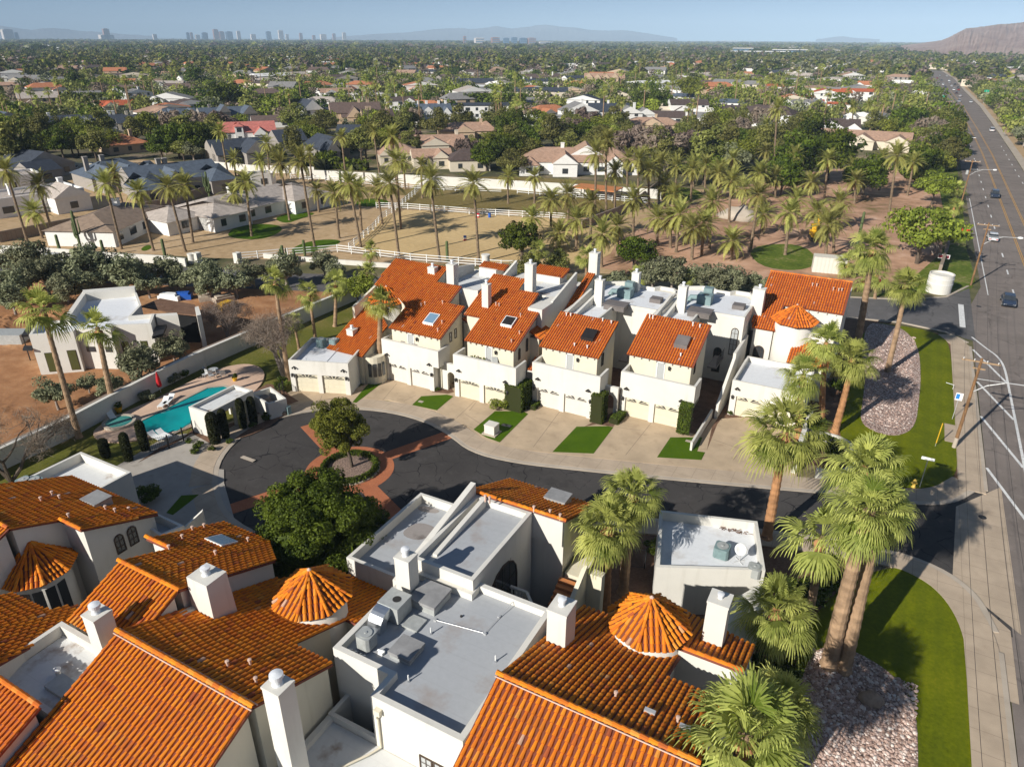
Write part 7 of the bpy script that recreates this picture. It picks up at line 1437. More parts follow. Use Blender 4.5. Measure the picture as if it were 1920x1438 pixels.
B = at(1753,838); t = thing('marker_post', (B[0], B[1], .1), 'thin yellow marker pole leaning in the corner lawn', 'marker post', absol=False); mb = MB(); mb.tube([(0,0,.35),(.05,0,2.5)], .05, 8); mb.build('yellow_sleeve', M['yellow_m'], t); mb = MB(); mb.tube([(0,0,0),(0,0,.4)], .02, 6); mb.build('rod', M['steel'], t)
B = at(1785,787); t = thing('bus_stop_sign', (B[0], B[1], .1), 'blue and white bus stop sign on a thin post at the pavement', 'bus stop sign', absol=False); mb = MB(); mb.tube([(0,0,0),(0,0,2.9)], .03, 8); mb.build('post', M['steel'], t)
mb = MB(); mb.box(-.32,-.03,2.15,.32,-.01,2.95); mb.build('panel', M['white'], t); mb = MB(); mb.box(-.27,-.045,2.3,.05,-.031,2.85); mb.build('blue_field', flat('sign_blue', (.02,.20,.55), .5), t)
B = at(1786,731); mb = MB(); mb.tube([(0,0,.0),(0,0,.5),(-.8,0,.62)], .03, 6); o = mb.build('bent_marker', M['white']); o.location = (B[0], B[1], .1); tag(o, 'small bent white marker at the lawn edge beyond the bus stop sign', 'marker')
B = at(1806,445); t = thing('yard_sign', (B[0], B[1], 0), 'red and black yard sign on the weedy verge by the main road', 'sign', absol=False); mb = MB(); mb.box(-.9,-.04,.7,.9,.04,2.0); mb.build('board', M['dark'], t); mb = MB(); mb.box(-.6,-.06,1.1,.8,-.041,1.7); mb.build('red_band', flat('sign_red', (.6,.03,.02), .5), t); mb = MB(); mb.box(-.95,-.05,0,-.88,.05,2.1); mb.build('post', M['dark'], t)
B = at(1797,502); t = thing('notice_board', (B[0]-2.5, B[1]+1, 0), 'dark red board with white border by the bare bush near the white tank', 'sign', absol=False); mb = MB(); mb.box(-.9,-.03,1.0,.9,.03,1.7); mb.build('frame', M['white'], t); mb = MB(); mb.box(-.8,-.05,1.08,.8,-.031,1.62); mb.build('board', flat('sign_maroon', (.16,.02,.03), .5), t)
B = at(1643,538); mb = MB(); mb.box(-.4,-.04,.2,.4,.04,1.3); o = mb.build('red_board', M['red']); o.location = (B[0], B[1], 0); tag(o, 'small red upright board beside the very tall palm at the side road', 'sign')
t = thing('street_lamp', (*at(1680,600)[:2], 0), 'short black garden lamp post on the kerb of the side road', 'lamp post', absol=False); mb = MB(); mb.tube([(0,0,0),(0,0,3.4)], .05, 8); mb.build('post', M['black'], t); mb = MB(); mb.lathe((0,0,3.4), [(.1,0),(.2,.35),(.1,.5),(0,.55)], 8); mb.build('lamp_head', M['glass_p'], t)
# manhole covers, patches
for px, py, r_, lb in ((1842,970,.3,'dark round cover at the mouth of the court road'),(1835,575,.35,'pale round cover at the mouth of the side road'),(1713,930,.28,'dark cover by the hydrant')): 
    B = at(px, py); mb = MB(); mb.lathe((B[0],B[1],.03), [(r_,.0),(r_,.012),(0,.013)], 18); o = mb.build('manhole_cover', M['dark']); tag(o, lb, 'manhole cover')
# ================================================================ CARS
def paint(nm, c): 
    if nm not in M: M[nm] = flat(nm, c, .28, .15, .03, 1, spec=.6); M[nm].node_tree.nodes['Principled BSDF'].inputs['Coat Weight'].default_value = .5
    return M[nm]
def car_proto(kind, mt):
    L, Wd, hh = {'sedan': (4.7,1.8,1.42), 'suv': (4.8,1.9,1.72), 'pickup': (5.6,1.95,1.8)}[kind]; t = D.objects.new('parked_car', None); t['abs'] = 0
    zb, zs = .30, {'sedan': .92, 'suv': 1.05, 'pickup': 1.08}[kind]; y0, y1 = -L/2, L/2
    sec = [(y0, .78, zb+.15, zs-.28), (y0+.15, .92, zb, zs-.16), (y0+.9, 1, zb, zs-.06), (0, 1, zb, zs), (y1-1.0, 1, zb, zs-.02), (y1-.2, .94, zb, zs-.12), (y1, .80, zb+.12, zs-.26)]
    mb = MB(); vs = []; 
    for y, wf, za, zt in sec:
        w = Wd/2*wf; vs += [(-w*.92,y,za),(w*.92,y,za),(w,y,za+.2),(w,y,zt-.16),(w*.88,y,zt),(-w*.88,y,zt),(-w,y,zt-.16),(-w,y,za+.2)]
    fs = []
    for i in range(len(sec)-1):
        for k in range(8): a, b = i*8+k, i*8+(k+1)%8; fs.append((a, b, b+8, a+8))
    fs += [tuple(range(8)), tuple(range(len(vs)-8, len(vs)))[::-1]]; mb.add(vs, fs); ob = mb.build('body', mt, None, False); ob.parent = t
    ya, yb, yc, yd = {'sedan': (-1.0,-.35,1.05,1.75), 'suv': (-1.15,-.6,1.75,2.2), 'pickup': (-1.0,-.5,.55,.8)}[kind]
    def cab(w0, w1, z0, z1, ya, yb, yc, yd): 
        m = MB(); m.add([(-w0,ya,z0),(w0,ya,z0),(w0,yd,z0),(-w0,yd,z0),(-w1,yb,z1),(w1,yb,z1),(w1,yc,z1),(-w1,yc,z1)], [(0,1,5,4),(1,2,6,5),(2,3,7,6),(3,0,4,7)]); return m
    g = cab(Wd*.44, Wd*.36, zs-.04, hh-.05, ya, yb, yc, yd).build('windows', M['glass'], None); g.parent = t
    m = MB(); m.prism([(-Wd*.365,yb-.02),(Wd*.365,yb-.02),(Wd*.365,yc+.02),(-Wd*.365,yc+.02)], hh-.06, hh); m2 = m.build('roof', mt, None); m2.parent = t
    for sx in (-1, 1):
        for sy in (y0+.85, y1-.9):
            m = MB(); m.tube([(sx*(Wd/2-.20), sy, .33), (sx*(Wd/2+.01), sy, .33)], .33, 14); o = m.build('wheel', M['black'], None); o.parent = t; m = MB(); m.tube([(sx*(Wd/2), sy, .33), (sx*(Wd/2+.02), sy, .33)], .2, 10); q = m.build('rim', M['hvac'], None); q.parent = o
        m = MB(); m.box(sx*Wd*.30-.18, y0-.0, zs-.42, sx*Wd*.30+.18, y0+.12, zs-.28); o = m.build('headlight', M['white'], None); o.parent = t
        m = MB(); m.box(sx*Wd*.32-.16, y1-.1, zs-.38, sx*Wd*.32+.16, y1+.01, zs-.24); o = m.build('tail_light', M['red'], None); o.parent = t
    if kind == 'pickup': m = MB(); m.box(-.8,1.0,zs+.005,.8,2.6,zs+.02); o = m.build('bed', M['dark'], None); o.parent = t
    COL.objects.link(t); return t
protos = {}
CC = {'white': (.74,.74,.73), 'silver': (.42,.43,.44), 'navy': (.03,.045,.08), 'dark': (.04,.042,.045), 'red': (.42,.03,.02), 'grey': (.2,.2,.21)}
def car(kind, colr, x, y, a, lb, grp='cars on the main road', cat='car'):
    k = (kind, colr)
    if k not in protos: t = protos[k] = car_proto(kind, paint('paint_'+colr, CC[colr]))
    else: t = copy_tree(protos[k])
    t.name = 'car' if kind != 'pickup' else 'pickup_truck'; t.location = (x, y, .02); t.rotation_euler = (0, 0, a); tag(t, lb, cat, grp); return t
for px, py, kind, colr, dn, lb in [(1889,570,'sedan','navy',0,'dark blue-grey saloon nearest the camera on the main road'),(1860,450,'sedan','white',1,'white car passing under the lamp arm of the second pole'),(1864,370,'suv','navy',0,'dark blue car in the inner lane by the yellow line'),(1859,247,'suv','white',1,'white car alone in the right lanes beyond the yellow lines'),
    (1798,192,'suv','silver',0,'silver car first in line at the junction'),(1820,193,'sedan','white',0,'white car at the junction nearest the right kerb'),(1800,182,'sedan','white',1,'white car second in the queue, centre lane'),(1793,176,'sedan','dark',1,'dark car third in the queue, centre lane'),(1788,170,'suv','white',0,'white car beside the red one in the queue'),(1797,170,'sedan','red',1,'red car in the queue at the right'),
    (1796,166,'sedan','dark',0,'dark car right behind the red one'),(1784,163,'sedan','white',0,'white car further up the queue'),(1775,174,'suv','dark',1,'dark car in the left lanes before the green sign'),(1772,165,'sedan','navy',0,'navy car in the left lanes far off'),(1768,160,'suv','white',0,'white car in the left lanes far off'),(1790,160,'sedan','dark',0,'dark car at the right edge of the far queue'),
    (1780,156,'sedan','silver',0,'silver car far up the road'),(1779,153,'suv','white',0,'white van far up the road'),(1765,152,'sedan','grey',0,'grey car far up the left lanes'),(1760,158,'sedan','dark',0,'dark car far up by the left kerb'),(1757,148,'sedan','red',0,'small red car at the bend of the road'),(1775,144,'sedan','white',0,'white car at the bend of the road'),(1762,143,'sedan','silver',0,'farthest silver car at the bend of the road')]:
    B = at(px, py); car(kind, colr, B[0], B[1], 0 if not dn else math.pi, lb)
for px, py, kind, colr, a, lb in [(172,317,'pickup','white',1.3,'white pickup truck parked behind the dark slate roofs'),(140,320,'sedan','silver',.8,'silver car parked left of the white pickup'),(106,494,'suv','white',1.9,'white car behind the olive trees at the left'),(1700,209,'suv','white',1.4,'white car parked at the lot beyond the dark round tree'),(1655,214,'sedan','navy',1.4,'dark blue car parked right of the lot wall'),(1665,213,'sedan','navy',1.4,'second dark blue car parked in the lot')]:
    B = at(px, py); car(kind, colr, B[0], B[1], a, lb, 'parked cars', 'truck' if kind == 'pickup' else 'car')
for px, py, lb in ((1762,182,'green road-name sign over the left side of the junction'),(1844,172,'green road-name sign over the right side of the junction')):
    B = at(px, py+22); h = tall(px, py+22, py-3); t = thing('road_sign', (B[0], B[1], 0), lb, 'road sign', absol=False); mb = MB(); mb.tube([(0,0,0),(0,0,h)], .12, 8); mb.build('post', M['steel'], t); mb = MB(); mb.box(-1.3,-.05,h-1.2,1.3,.05,h); mb.build('blade', flat('sign_green', (.0,.30,.16), .5), t)
# ================================================================ HOUSES OF THE SUBURB
def rmat(name, c, rough=.85, var=.22, sc=1.2): 
    M[name] = flat(name, c, rough, var=var, scale=sc); return M[name]
rmat('r_slate', (.042,.05,.066)); rmat('r_blue', (.085,.105,.135)); rmat('r_brown', (.125,.085,.07)); rmat('r_tan', (.38,.24,.165)); rmat('r_pale', (.42,.36,.31)); rmat('r_pink', (.46,.15,.12)); rmat('r_terra', (.44,.17,.08)); rmat('r_red', (.42,.10,.04)); rmat('r_grey', (.22,.21,.20)); rmat('r_dkbrown', (.085,.06,.052))
rmat('w_white', (.74,.72,.68), var=.05); rmat('w_tan', (.50,.37,.25), var=.08); rmat('w_grey', (.30,.27,.24), var=.1); rmat('w_cream', (.62,.54,.42), var=.06); rmat('w_ochre', (.50,.27,.09), var=.08)
HOUSES = []
def gable(mb_w, mb_r, x0, x1, y0, y1, h, rh, ax, ov=.4, hip=0.):
    """body and roof; ax 'x': ridge along x"""
    mb_w.box(x0, y0, 0, x1, y1, h)
    X0, X1, Y0, Y1 = x0-ov, x1+ov, y0-ov, y1+ov; z = h-.05; zt = h+rh; t = .16
    if ax == 'x': ym = (y0+y1)/2; a = hip*(y1-y0)/2; rid = [(X0+a, ym), (X1-a, ym)]
    else: xm = (x0+x1)/2; a = hip*(x1-x0)/2; rid = [(xm, Y0+a), (xm, Y1-a)]
    c = [(X0,Y0,z),(X1,Y0,z),(X1,Y1,z),(X0,Y1,z)]; r_ = [(rid[0][0],rid[0][1],zt),(rid[1][0],rid[1][1],zt)]
    vs = c+r_; 
    if ax == 'x': fs = [(0,1,5,4),(2,3,4,5)]; ends = [(3,0,4),(1,2,5)]
    else: fs = [(1,2,5,4),(3,0,4,5)]; ends = [(0,1,4),(2,3,5)]
    mb_r.add(vs, fs+[(0,3,2,1)]); (mb_r if hip > 0 else mb_w).add(vs, ends)
def home(px, py, wpx, dep, h, rh, wall, roof, label, kind='x', wings=(), rot=0., chim=1, group=None, base=None, wm=None, ends=None, seed=None):
    if ends: A_, B_ = at(*ends[0]), at(*ends[1]); base = ((A_[0]+B_[0])/2, (A_[1]+B_[1])/2, 0); wm = math.dist(A_, B_)
    x, y, _ = base or at(px, py); dist = math.sqrt(x*x+y*y+H*H); w_ = wm or wpx*dist/F; a = math.atan2(B_[1]-A_[1], B_[0]-A_[0]) if ends else math.atan2(-y, -x)+math.pi/2+rot
    t = thing('house', (x, y, 0), label, 'house', group, absol=False); t.rotation_euler = (0, 0, a); HOUSES.append((x-math.sin(a)*dep/2*1.0, y+math.cos(a)*dep/2*1.0, max(w_, dep)/2+2)); rg = random.Random(seed or int(x*3+y))
    mw, mr = MB(), MB(); hip = .9 if kind == 'h' else 0.
    if kind == 'f': mw.box(-w_/2, 0, 0, w_/2, dep, h); mw.ring([(-w_/2,0),(w_/2,0),(w_/2,dep),(-w_/2,dep)], h, h+.5, .3); mr.sheet([(-w_/2+.2,.2),(w_/2-.2,.2),(w_/2-.2,dep-.2),(-w_/2+.2,dep-.2)], h+.01)
    else: gable(mw, mr, -w_/2, w_/2, 0, dep, h, rh, 'y' if kind == 'y' else 'x', hip=hip)
    mw.build('wall', M[wall], t); mr.build('roof', M[roof], t)
    fr = [(-w_/2, w_/2, 0, h)]
    for (f0, f1, d0, d1, hh, rr, k) in wings:
        mw, mr = MB(), MB(); x0, x1 = -w_/2+w_*f0, -w_/2+w_*f1
        if k == 'f': mw.box(x0, d0, 0, x1, d1, hh); mr.sheet([(x0,d0),(x1,d0),(x1,d1),(x0,d1)], hh+.01)
        else: gable(mw, mr, x0, x1, d0, d1, hh, rr, 'y' if k == 'y' else 'x', .35, .9 if k == 'h' else 0)
        mw.build('wing_wall', M[wall], t); mr.build('wing_roof', M[roof], t); fr.append((x0, x1, d0, hh))
    for i, (x0, x1, yy, hh) in enumerate(fr):
        n = max(1, int((x1-x0)/4.2)); 
        for k in range(n):
            cx = x0+(x1-x0)*(k+.5)/n; 
            if i == 0 and any(a_-.8 < cx < b_+.8 and d_ < 0 for a_, b_, d_, _ in fr[1:]): continue
            for z in ([1.0, 3.9] if hh > 5 else [.9]):
                ww = rg.choice((.6, .8, 1.1)); m = MB(); m.box(cx-ww, yy-.06, z, cx+ww, yy+.02, z+1.4); m.build('window', M['glass'], t)
    for k in range(chim):
        cx = rg.uniform(-w_*.4, w_*.4); cy = dep*.5; m = MB(); m.box(cx-.5, cy-.5, h*.6, cx+.5, cy+.5, h+rh+1.2); m.box(cx-.58, cy-.58, h+rh+1.0, cx+.58, cy+.58, h+rh+1.25); m.build('chimney', M[wall], t)
    return t
HH = [(95,334,84,13,3.2,3.8,'w_grey','r_slate','house with a big dark slate gable beside the white pickup','y',((.0,.5,-6,2,3,2.2,'x'),),.5,0),
 (240,352,100,14,3.2,3.2,'w_grey','r_blue','grey stone house with blue-grey slate roof behind the ranch wall, left one','h',((.05,.3,-5,3,3.0,3.2,'y'),(.4,.62,-3,3,3.4,2.6,'y'),(.7,1.0,-5,3,3.2,3.0,'h')),.35,2),
 (345,366,140,15,3.4,3.4,'w_grey','r_blue','grey stone house with blue-grey slate roof behind the ranch wall, right one','x',((-.05,.22,-6,5,3.2,3.4,'h'),(.3,.48,-4,3,3.4,3.4,'y'),(.56,.72,-2,4,4.2,1.0,'f'),(.76,1.05,-5,6,3.4,3.2,'h')),.3,2),
 (85,398,125,11,3.6,1.2,'w_white','r_pale','half-built white house with metal roof strips at the left edge','f',((.55,.95,-5,2,3.4,2.4,'y'),),.3,2),
 (30,360,80,9,3.4,1.0,'w_white','r_pale','low white house with pale roof behind the half-built one','f',(),.2,1),
 (497,352,40,5,3,.3,'w_white','r_pale','small white shed between the palms and the white wall','f',(),.2,0),
 (25,250,66,12,4.5,3.4,'w_grey','r_blue','grey shingled house at the left edge above the olive-green tree','y',((.5,1,-4,3,3.6,2.4,'y'),),.3,1),
 (120,247,60,11,3.2,2.6,'w_white','r_slate','dark slate house with a white gable, left one of the slate trio','x',((.5,.85,-4,3,3.2,2.4,'y'),),.15,1),
 (192,250,70,11,3.4,3.2,'w_white','r_slate','dark slate house with a steep white gable, middle one of the slate trio','x',((.05,.4,-4,3,3.6,3.4,'y'),),.1,2),
 (268,246,66,11,3.4,2.8,'w_cream','r_slate','dark slate house with chimneys, right one of the slate trio','x',((.6,.95,-3,3,3.6,2.8,'y'),),.12,2),
 (246,288,62,14,3.0,2.6,'w_tan','r_terra','single terracotta hip-roofed house under the pale spreading tree','h',(),.3,1),
 (226,210,60,10,3.2,2.2,'w_cream','r_red','house with two bright orange roofs among golden trees','x',((.1,.45,-4,3,3,2.2,'y'),),.2,0),
 (265,193,40,10,5.5,1.8,'w_white','r_grey','white two-storey house with a blue-shaded side far left','y',(),.3,1),
 (92,178,48,12,4.6,2.6,'w_white','r_terra','white house with terracotta hip roof far left','h',((.6,1,-3,3,3,1.8,'y'),),.2,0),
 (120,190,105,12,3.0,2.0,'w_grey','r_grey','long low grey-roofed house below the white terracotta one','x',(),.05,1),
 (98,158,52,11,3.0,2.0,'w_grey','r_grey','grey-roofed house behind the white terracotta one','h',(),.1,1),
 (468,268,88,13,3.8,3.0,'w_white','r_pink','white house with a pinkish red roof and two little dormers','x',((.60,.84,-3,3,3.0,2.4,'y'),(.27,.42,-.5,5,5.8,1.2,'h')),.02,0),
 (345,238,48,11,4.6,2.4,'w_tan','r_blue','stone two-storey house with blue-grey dormered roof behind the big dark trees','x',((.02,.26,-2,3,4.8,2.6,'y'),(.6,.95,-3,3,5.0,2.4,'y')),.2,0),
 (432,231,84,12,3.6,2.9,'w_grey','r_blue','wide blue-grey shingled house with several gables','x',((.3,.5,-3,3,5,3.0,'y'),(.72,1,-4,3,3.8,3.4,'y')),.25,1),
 (511,240,62,8,2.8,2.0,'w_white','r_brown','long brown-roofed white outbuilding beside the hedge','x',(),.05,0),
 (590,231,34,13,5.6,4.2,'w_white','r_slate','tall white gabled house with steep dark roof, left end of the brown-roofed group','y',((.9,1.6,3,11,3.4,2.4,'x'),),.35,0),
 (455,306,84,13,3.4,3.2,'w_grey','r_slate','dark slate house with grey walls and a large chimney beside the tall palm','x',((.0,.35,-3,4,3.2,3.0,'x'),(.5,.95,-6,3,3.6,3.4,'y')),.25,1),
 (552,284,48,12,3.4,3.2,'w_grey','r_slate','dark slate roof between the tall palm and the grey gable','x',(),.3,0),
 (628,298,58,12,3.6,3.2,'w_grey','r_slate','dark slate house with grey side walls left of the twin tall palms','y',((.0,.4,-7,2,3.2,3.2,'y'),),.4,0),
 (660,265,52,10,3.0,2.4,'w_grey','r_slate','small slate-roofed house in front of the brown-roofed group','x',(),-.2,0),
 (565,210,44,11,3.6,1.8,'w_white','r_terra','white house with low grey and terracotta hip roofs above the tall gable','h',(),.2,0),
 (670,232,84,13,4.6,4.0,'w_tan','r_brown','sandstone and white house with large plain brown roof','x',((.2,.36,-2,3,3,1.6,'x'),(.3,.6,-5,3,3.2,4.2,'y')),.08,3),
 (712,238,52,10,3.8,3.0,'w_tan','r_dkbrown','brown-roofed wing with two stone chimneys left of the spreading tree','x',((.1,.4,-2,3,3.4,3,'y'),),.15,3),
 (752,212,48,11,5.8,1.8,'w_white','r_dkbrown','white two-storey house with brown roof behind the spreading tree','x',((.6,1.0,-3,3,5.4,2.0,'y'),),.1,2),
 (815,232,64,14,4.4,3.6,'w_white','r_blue','white mansion with blue slate roof and four white chimneys','x',((.05,.55,-5,3,4.2,3.4,'y'),(.66,.98,-3,4,3.4,3.6,'y')),.15,4),
 (903,224,96,11,6.2,.9,'w_white','r_slate','long white two-storey wing with row of dark windows','x',(),.06,0),
 (962,232,26,6,3.2,.2,'w_white','w_white','small white pergola building right of the long white wing','f',(),0,0),
 (1006,236,64,7,3.4,.3,'w_white','w_white','low white flat-roofed pool house with glass front','f',((.3,.9,-3,1,2.6,.2,'f'),),.1,0),
 (1090,232,62,12,5.2,3.6,'w_white','r_grey','white farmhouse gable behind a leafless tree','y',((-.35,.2,1,8,3,.6,'x'),),.3,1),
 (1142,226,70,14,3.8,3.4,'w_white','r_slate','dark slate-roofed middle part of the white farmhouse','x',(),.1,1),
 (1180,236,44,12,5.2,2.8,'w_white','r_grey','white farmhouse gable with one dark window, right one','y',((.8,1.6,2,10,4.4,2.6,'y'),),.25,1),
 (1248,233,62,9,2.8,2.6,'w_white','r_dkbrown','long brown roof right of the white farmhouse','x',(),.05,0),
 (1258,218,44,9,4.0,.4,'w_cream','r_pale','cream stepped flat-roofed house behind the long brown roof','f',((.1,.5,-2,3,3,.3,'f'),),.05,2),
 (1322,223,26,8,4.0,.3,'w_white','r_pale','white cube house between feathery trees','f',((.6,1.2,-3,2,2.8,.3,'f'),),.1,1),
 (1286,192,66,10,3.0,1.8,'w_white','r_blue','grey-roofed house above the cream flat-roofed one','h',(),-.3,1),
 (1365,203,50,9,2.8,1.8,'w_white','r_blue','low grey-roofed white house beside the fan palm row','h',(),-.2,0),
 (1330,233,44,9,2.8,2.0,'w_white','r_grey','pair of small white gables behind the willow-like trees','x',((.1,.5,-3,3,2.8,1.8,'y'),(.6,1,-3,3,2.6,1.8,'y')),.1,0),
 (1222,250,100,13,3.2,2.4,'w_tan','r_tan','pink-tan tiled villa half hidden by the leafless trees','h',((.3,.7,-3,5,3.4,2.6,'y'),),.05,1),
 (750,308,70,12,3.2,2.4,'w_cream','r_tan','tan-tiled house left of the stone chimney villa','h',((.0,.3,-2,4,3,1.8,'y'),),.1,0),
 (812,315,68,9,3.0,2.0,'w_cream','r_tan','small tan-tiled gabled house just behind the white wall','x',((.5,.9,-3,4,3.2,2.0,'y'),),.1,0),
 (828,292,88,12,3.6,2.4,'w_cream','r_tan','tan-tiled villa with a big stone chimney','x',((.08,.62,-4,3,3.8,2.2,'y'),(.55,1,-3,4,3,2.2,'h')),.15,1),
 (878,264,100,13,3.4,2.6,'w_tan','r_tan','rear tan-tiled villa with a wide pale chimney, left of the dark trees','h',((.25,.6,-3,4,3.4,2.2,'y'),(.7,1,2,9,3.6,2.8,'h')),.12,1),
 (882,322,72,10,3.2,2.6,'w_cream','r_dkbrown','brown-roofed house at the white wall, left of the long villa','h',(),.1,0),
 (1085,328,212,16,3.5,3.0,'w_white','r_tan','very long white villa under several tan tile gables behind the white wall','h',((.28,.48,-4,4,3.6,2.6,'y'),(.42,.72,4,14,4.6,3.0,'y'),(.72,.86,-3,4,3.4,2.2,'y'),(.0,.16,-3,4,3.0,2.0,'h')),.06,1),
 (1133,162,68,14,6.0,3.6,'w_tan','r_tan','large sandstone mansion with a row of pointed pink-tan gables','x',((.0,.2,-3,4,6.5,3.4,'y'),(.24,.40,-2,4,6.2,3,'y'),(.46,.62,-2,4,6.2,3,'y'),(.66,.84,-3,4,6.5,3.2,'y')),.05,0),
 (1076,166,48,10,4.6,1.0,'w_ochre','w_ochre','bright ochre house left of the sandstone mansion','f',((.0,.3,-2,3,3.6,.6,'f'),),.1,0),
 (1015,184,92,13,3.8,2.4,'w_cream','r_slate','pale stone mansion with dark dormered roof and an arched middle','x',((.35,.6,-4,3,4.6,1.4,'h'),(.72,1,-3,3,3.6,1.0,'f')),.05,1),
 (1000,163,50,10,3.8,2.0,'w_white','r_slate','white house with two brick-red chimneys above the pale mansion','x',(),.05,2),
 (995,143,34,10,3.4,2.2,'w_white','r_pale','small white gabled house high among the trees','y',(),.3,1),
 (1045,158,22,8,5.0,3.2,'w_white','r_dkbrown','little dark pyramid-roofed house by the ochre one','h',(),.1,1),
 (1545,193,46,11,5.4,2.2,'w_white','r_red','white Spanish house with red roof and arch windows, left of the pair','y',((.5,1.4,2,10,5.6,2,'x'),(-.5,.1,-6,2,3,1.4,'x')),.2,0),
 (1606,190,50,10,5.6,1.6,'w_white','r_red','white Spanish house with red roof, right of the pair','x',((.1,.5,-4,3,4.4,2.2,'y'),),.1,0),
 (1530,200,22,8,2.8,.8,'w_white','r_red','low red-roofed outbuilding before the Spanish pair','x',(),.1,0),
 (1572,206,34,7,2.8,1.0,'w_white','r_red','low white wall house with thin red roof before the Spanish pair','x',(),.1,0),
 (1566,253,70,12,3.0,2.8,'w_white','r_dkbrown','white gabled house with brown roof above the tan-tiled one','x',((.1,.62,-4,4,3.2,2.6,'y'),(.66,1,-5,3,2.8,2.2,'y')),.1,1),
 (1600,278,160,13,3.0,2.6,'w_cream','r_tan','wide tan-tiled house with pale gables beyond the grove palms','x',((.45,.68,-4,4,3,2.2,'y'),(.78,1,-4,4,3,2.2,'y')),-.05,0),
 (1688,163,34,9,4.2,.4,'w_white','w_white','white cubic house by the palm pair near the road','f',((.4,1,-3,3,3,.3,'f'),),.1,0),
 (1640,140,28,9,3.4,.4,'w_white','w_white','long white flat-roofed house far off near the road','f',(),.1,0),
 (1660,150,40,8,3,.8,'w_white','r_grey','white low house with grey roof in front of the long flat one','x',(),.1,0),
 (1448,172,34,9,3.4,1.6,'w_white','r_red','white house with red roof among very tall palms','x',(),.1,0),
 (1720,182,30,8,3,.4,'w_white','w_white','white rounded roof house beside the junction','f',(),.1,0),
 (1245,135,38,10,3.6,2.0,'w_tan','r_tan','pinkish house with twin towers far off','x',(),.1,2),
 (805,134,32,9,3.4,1.8,'w_tan','r_tan','pinkish low house in the far trees above the palms','x',(),.1,1),
 (890,165,70,12,3.6,3.0,'w_grey','r_slate','dark slate house group behind the tall fan palms','x',((.2,.45,-3,4,3.6,3,'y'),),.2,1),
 (1500,160,40,10,3.4,1.8,'w_white','r_grey','white house in the dense trees left of the Spanish pair','x',(),.1,0)]
rmat('r_ranch', (.27,.195,.14))
home(0,0,0,13,2.9,2.0,'w_white','r_ranch','long low white house under a brown hip roof on the ranch yard','h',(),ends=((218,464),(325,414)))
home(0,0,0,14,2.8,2.2,'w_white','r_pale','very long low ranch house under a pale tiled hip roof','h',((.0,.30,-2,12,2.9,2.0,'h'),(.66,1.02,-3,12,3.0,2.2,'h'),(-.22,.05,3,14,2.7,1.9,'h')),ends=((392,434),(602,384)))
for px, py, wp, dep, h, rh, wl_, rf, lb, k, wi, ro_, ch in HH: home(px, py, wp, dep, h, rh, wl_, rf, lb, k, wi, ro_, ch)
# paved yards
mb = MB(); mb.sheet(AT([(1600,213),(1700,196),(1712,200),(1700,216),(1610,222)]), .02); struct('side_road', mb, M['asphalt_side']); mb = MB(); mb.sheet(AT([(1560,225),(1640,205),(1652,207),(1580,230)]), .021); struct('side_road', mb, M['asphalt_side'])
mb = MB(); mb.sheet(AT([(640,268),(860,252),(866,256),(650,276)]), .01); struct('path', mb, M['dirt_tan'])
mb = MB(); mb.sheet(AT([(740,258),(860,246),(860,250),(745,264)]), .014); struct('lawn_patch', mb, M['lawn'])
mb = MB(); mb.sheet(AT([(1610,245),(1665,243),(1672,248),(1620,256)]), .014); struct('lawn_patch', mb, M['lawn'])
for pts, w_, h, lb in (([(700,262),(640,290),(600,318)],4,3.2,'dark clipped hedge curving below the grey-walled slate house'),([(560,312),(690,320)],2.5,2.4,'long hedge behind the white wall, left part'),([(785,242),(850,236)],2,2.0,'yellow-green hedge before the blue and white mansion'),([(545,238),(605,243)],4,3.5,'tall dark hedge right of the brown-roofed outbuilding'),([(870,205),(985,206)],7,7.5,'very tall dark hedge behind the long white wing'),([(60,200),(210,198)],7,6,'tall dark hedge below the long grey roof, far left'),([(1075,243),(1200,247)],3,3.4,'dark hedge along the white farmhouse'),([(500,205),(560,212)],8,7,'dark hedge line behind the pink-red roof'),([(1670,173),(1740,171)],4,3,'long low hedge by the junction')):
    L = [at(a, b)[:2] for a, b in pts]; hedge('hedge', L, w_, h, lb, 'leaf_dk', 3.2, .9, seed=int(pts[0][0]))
# ================================================================ WOODS: individual trees, then the rest as stuff
nr = np.random.default_rng(42)
ranch_poly = [at(a, b)[:2] for a, b in [(-60,470),(-60,310),(60,305),(590,333),(1240,350),(1240,420),(1130,520),(400,520)]]
grove_poly = [(-46,100),(-20,108),(12,118),(13,262),(-10,265),(-34,232),(-44,186)]
def inpoly(P, x, y):
    c = np.zeros(len(x), bool); n = len(P); j = n-1
    for i in range(n):
        xi, yi = P[i]; xj, yj = P[j]; cond = ((yi > y) != (yj > y)) & (x < (xj-xi)*(y-yi)/(yj-yi+1e-12)+xi); c ^= cond; j = i
    return c
HS = np.array(HOUSES)
def free(x, y, m=0.):
    ok = ~inpoly(ranch_poly, x, y) & ~inpoly(grove_poly, x, y)
    k = np.interp(y, [0, 300, 380, 515, 681, 900, 1130], [12, 14, 13, 9.7, 5, 0, -12]); ok &= ~((x > k-2-m) & (x < k+24+m) & (y < 1130))
    for hx, hy, hr in HS:
        d = np.hypot(x-hx, y-hy); ok &= d > hr*.92
        # keep a view corridor in front of each hand-placed house
        ln = math.hypot(hx, hy); ux, uy = hx/ln, hy/ln; al = (x-hx)*ux+(y-hy)*uy; pe = np.abs(-(x-hx)*uy+(y-hy)*ux); ok &= ~((al < 0) & (al > -hr-26) & (pe < hr*.85))
    ok &= ~((y < 128+(x+150)*.0) & (x > -160) & (x < 34)); ok &= ~((x > -200) & (x < -60) & (y < 150) & (x+y < 20)); return ok
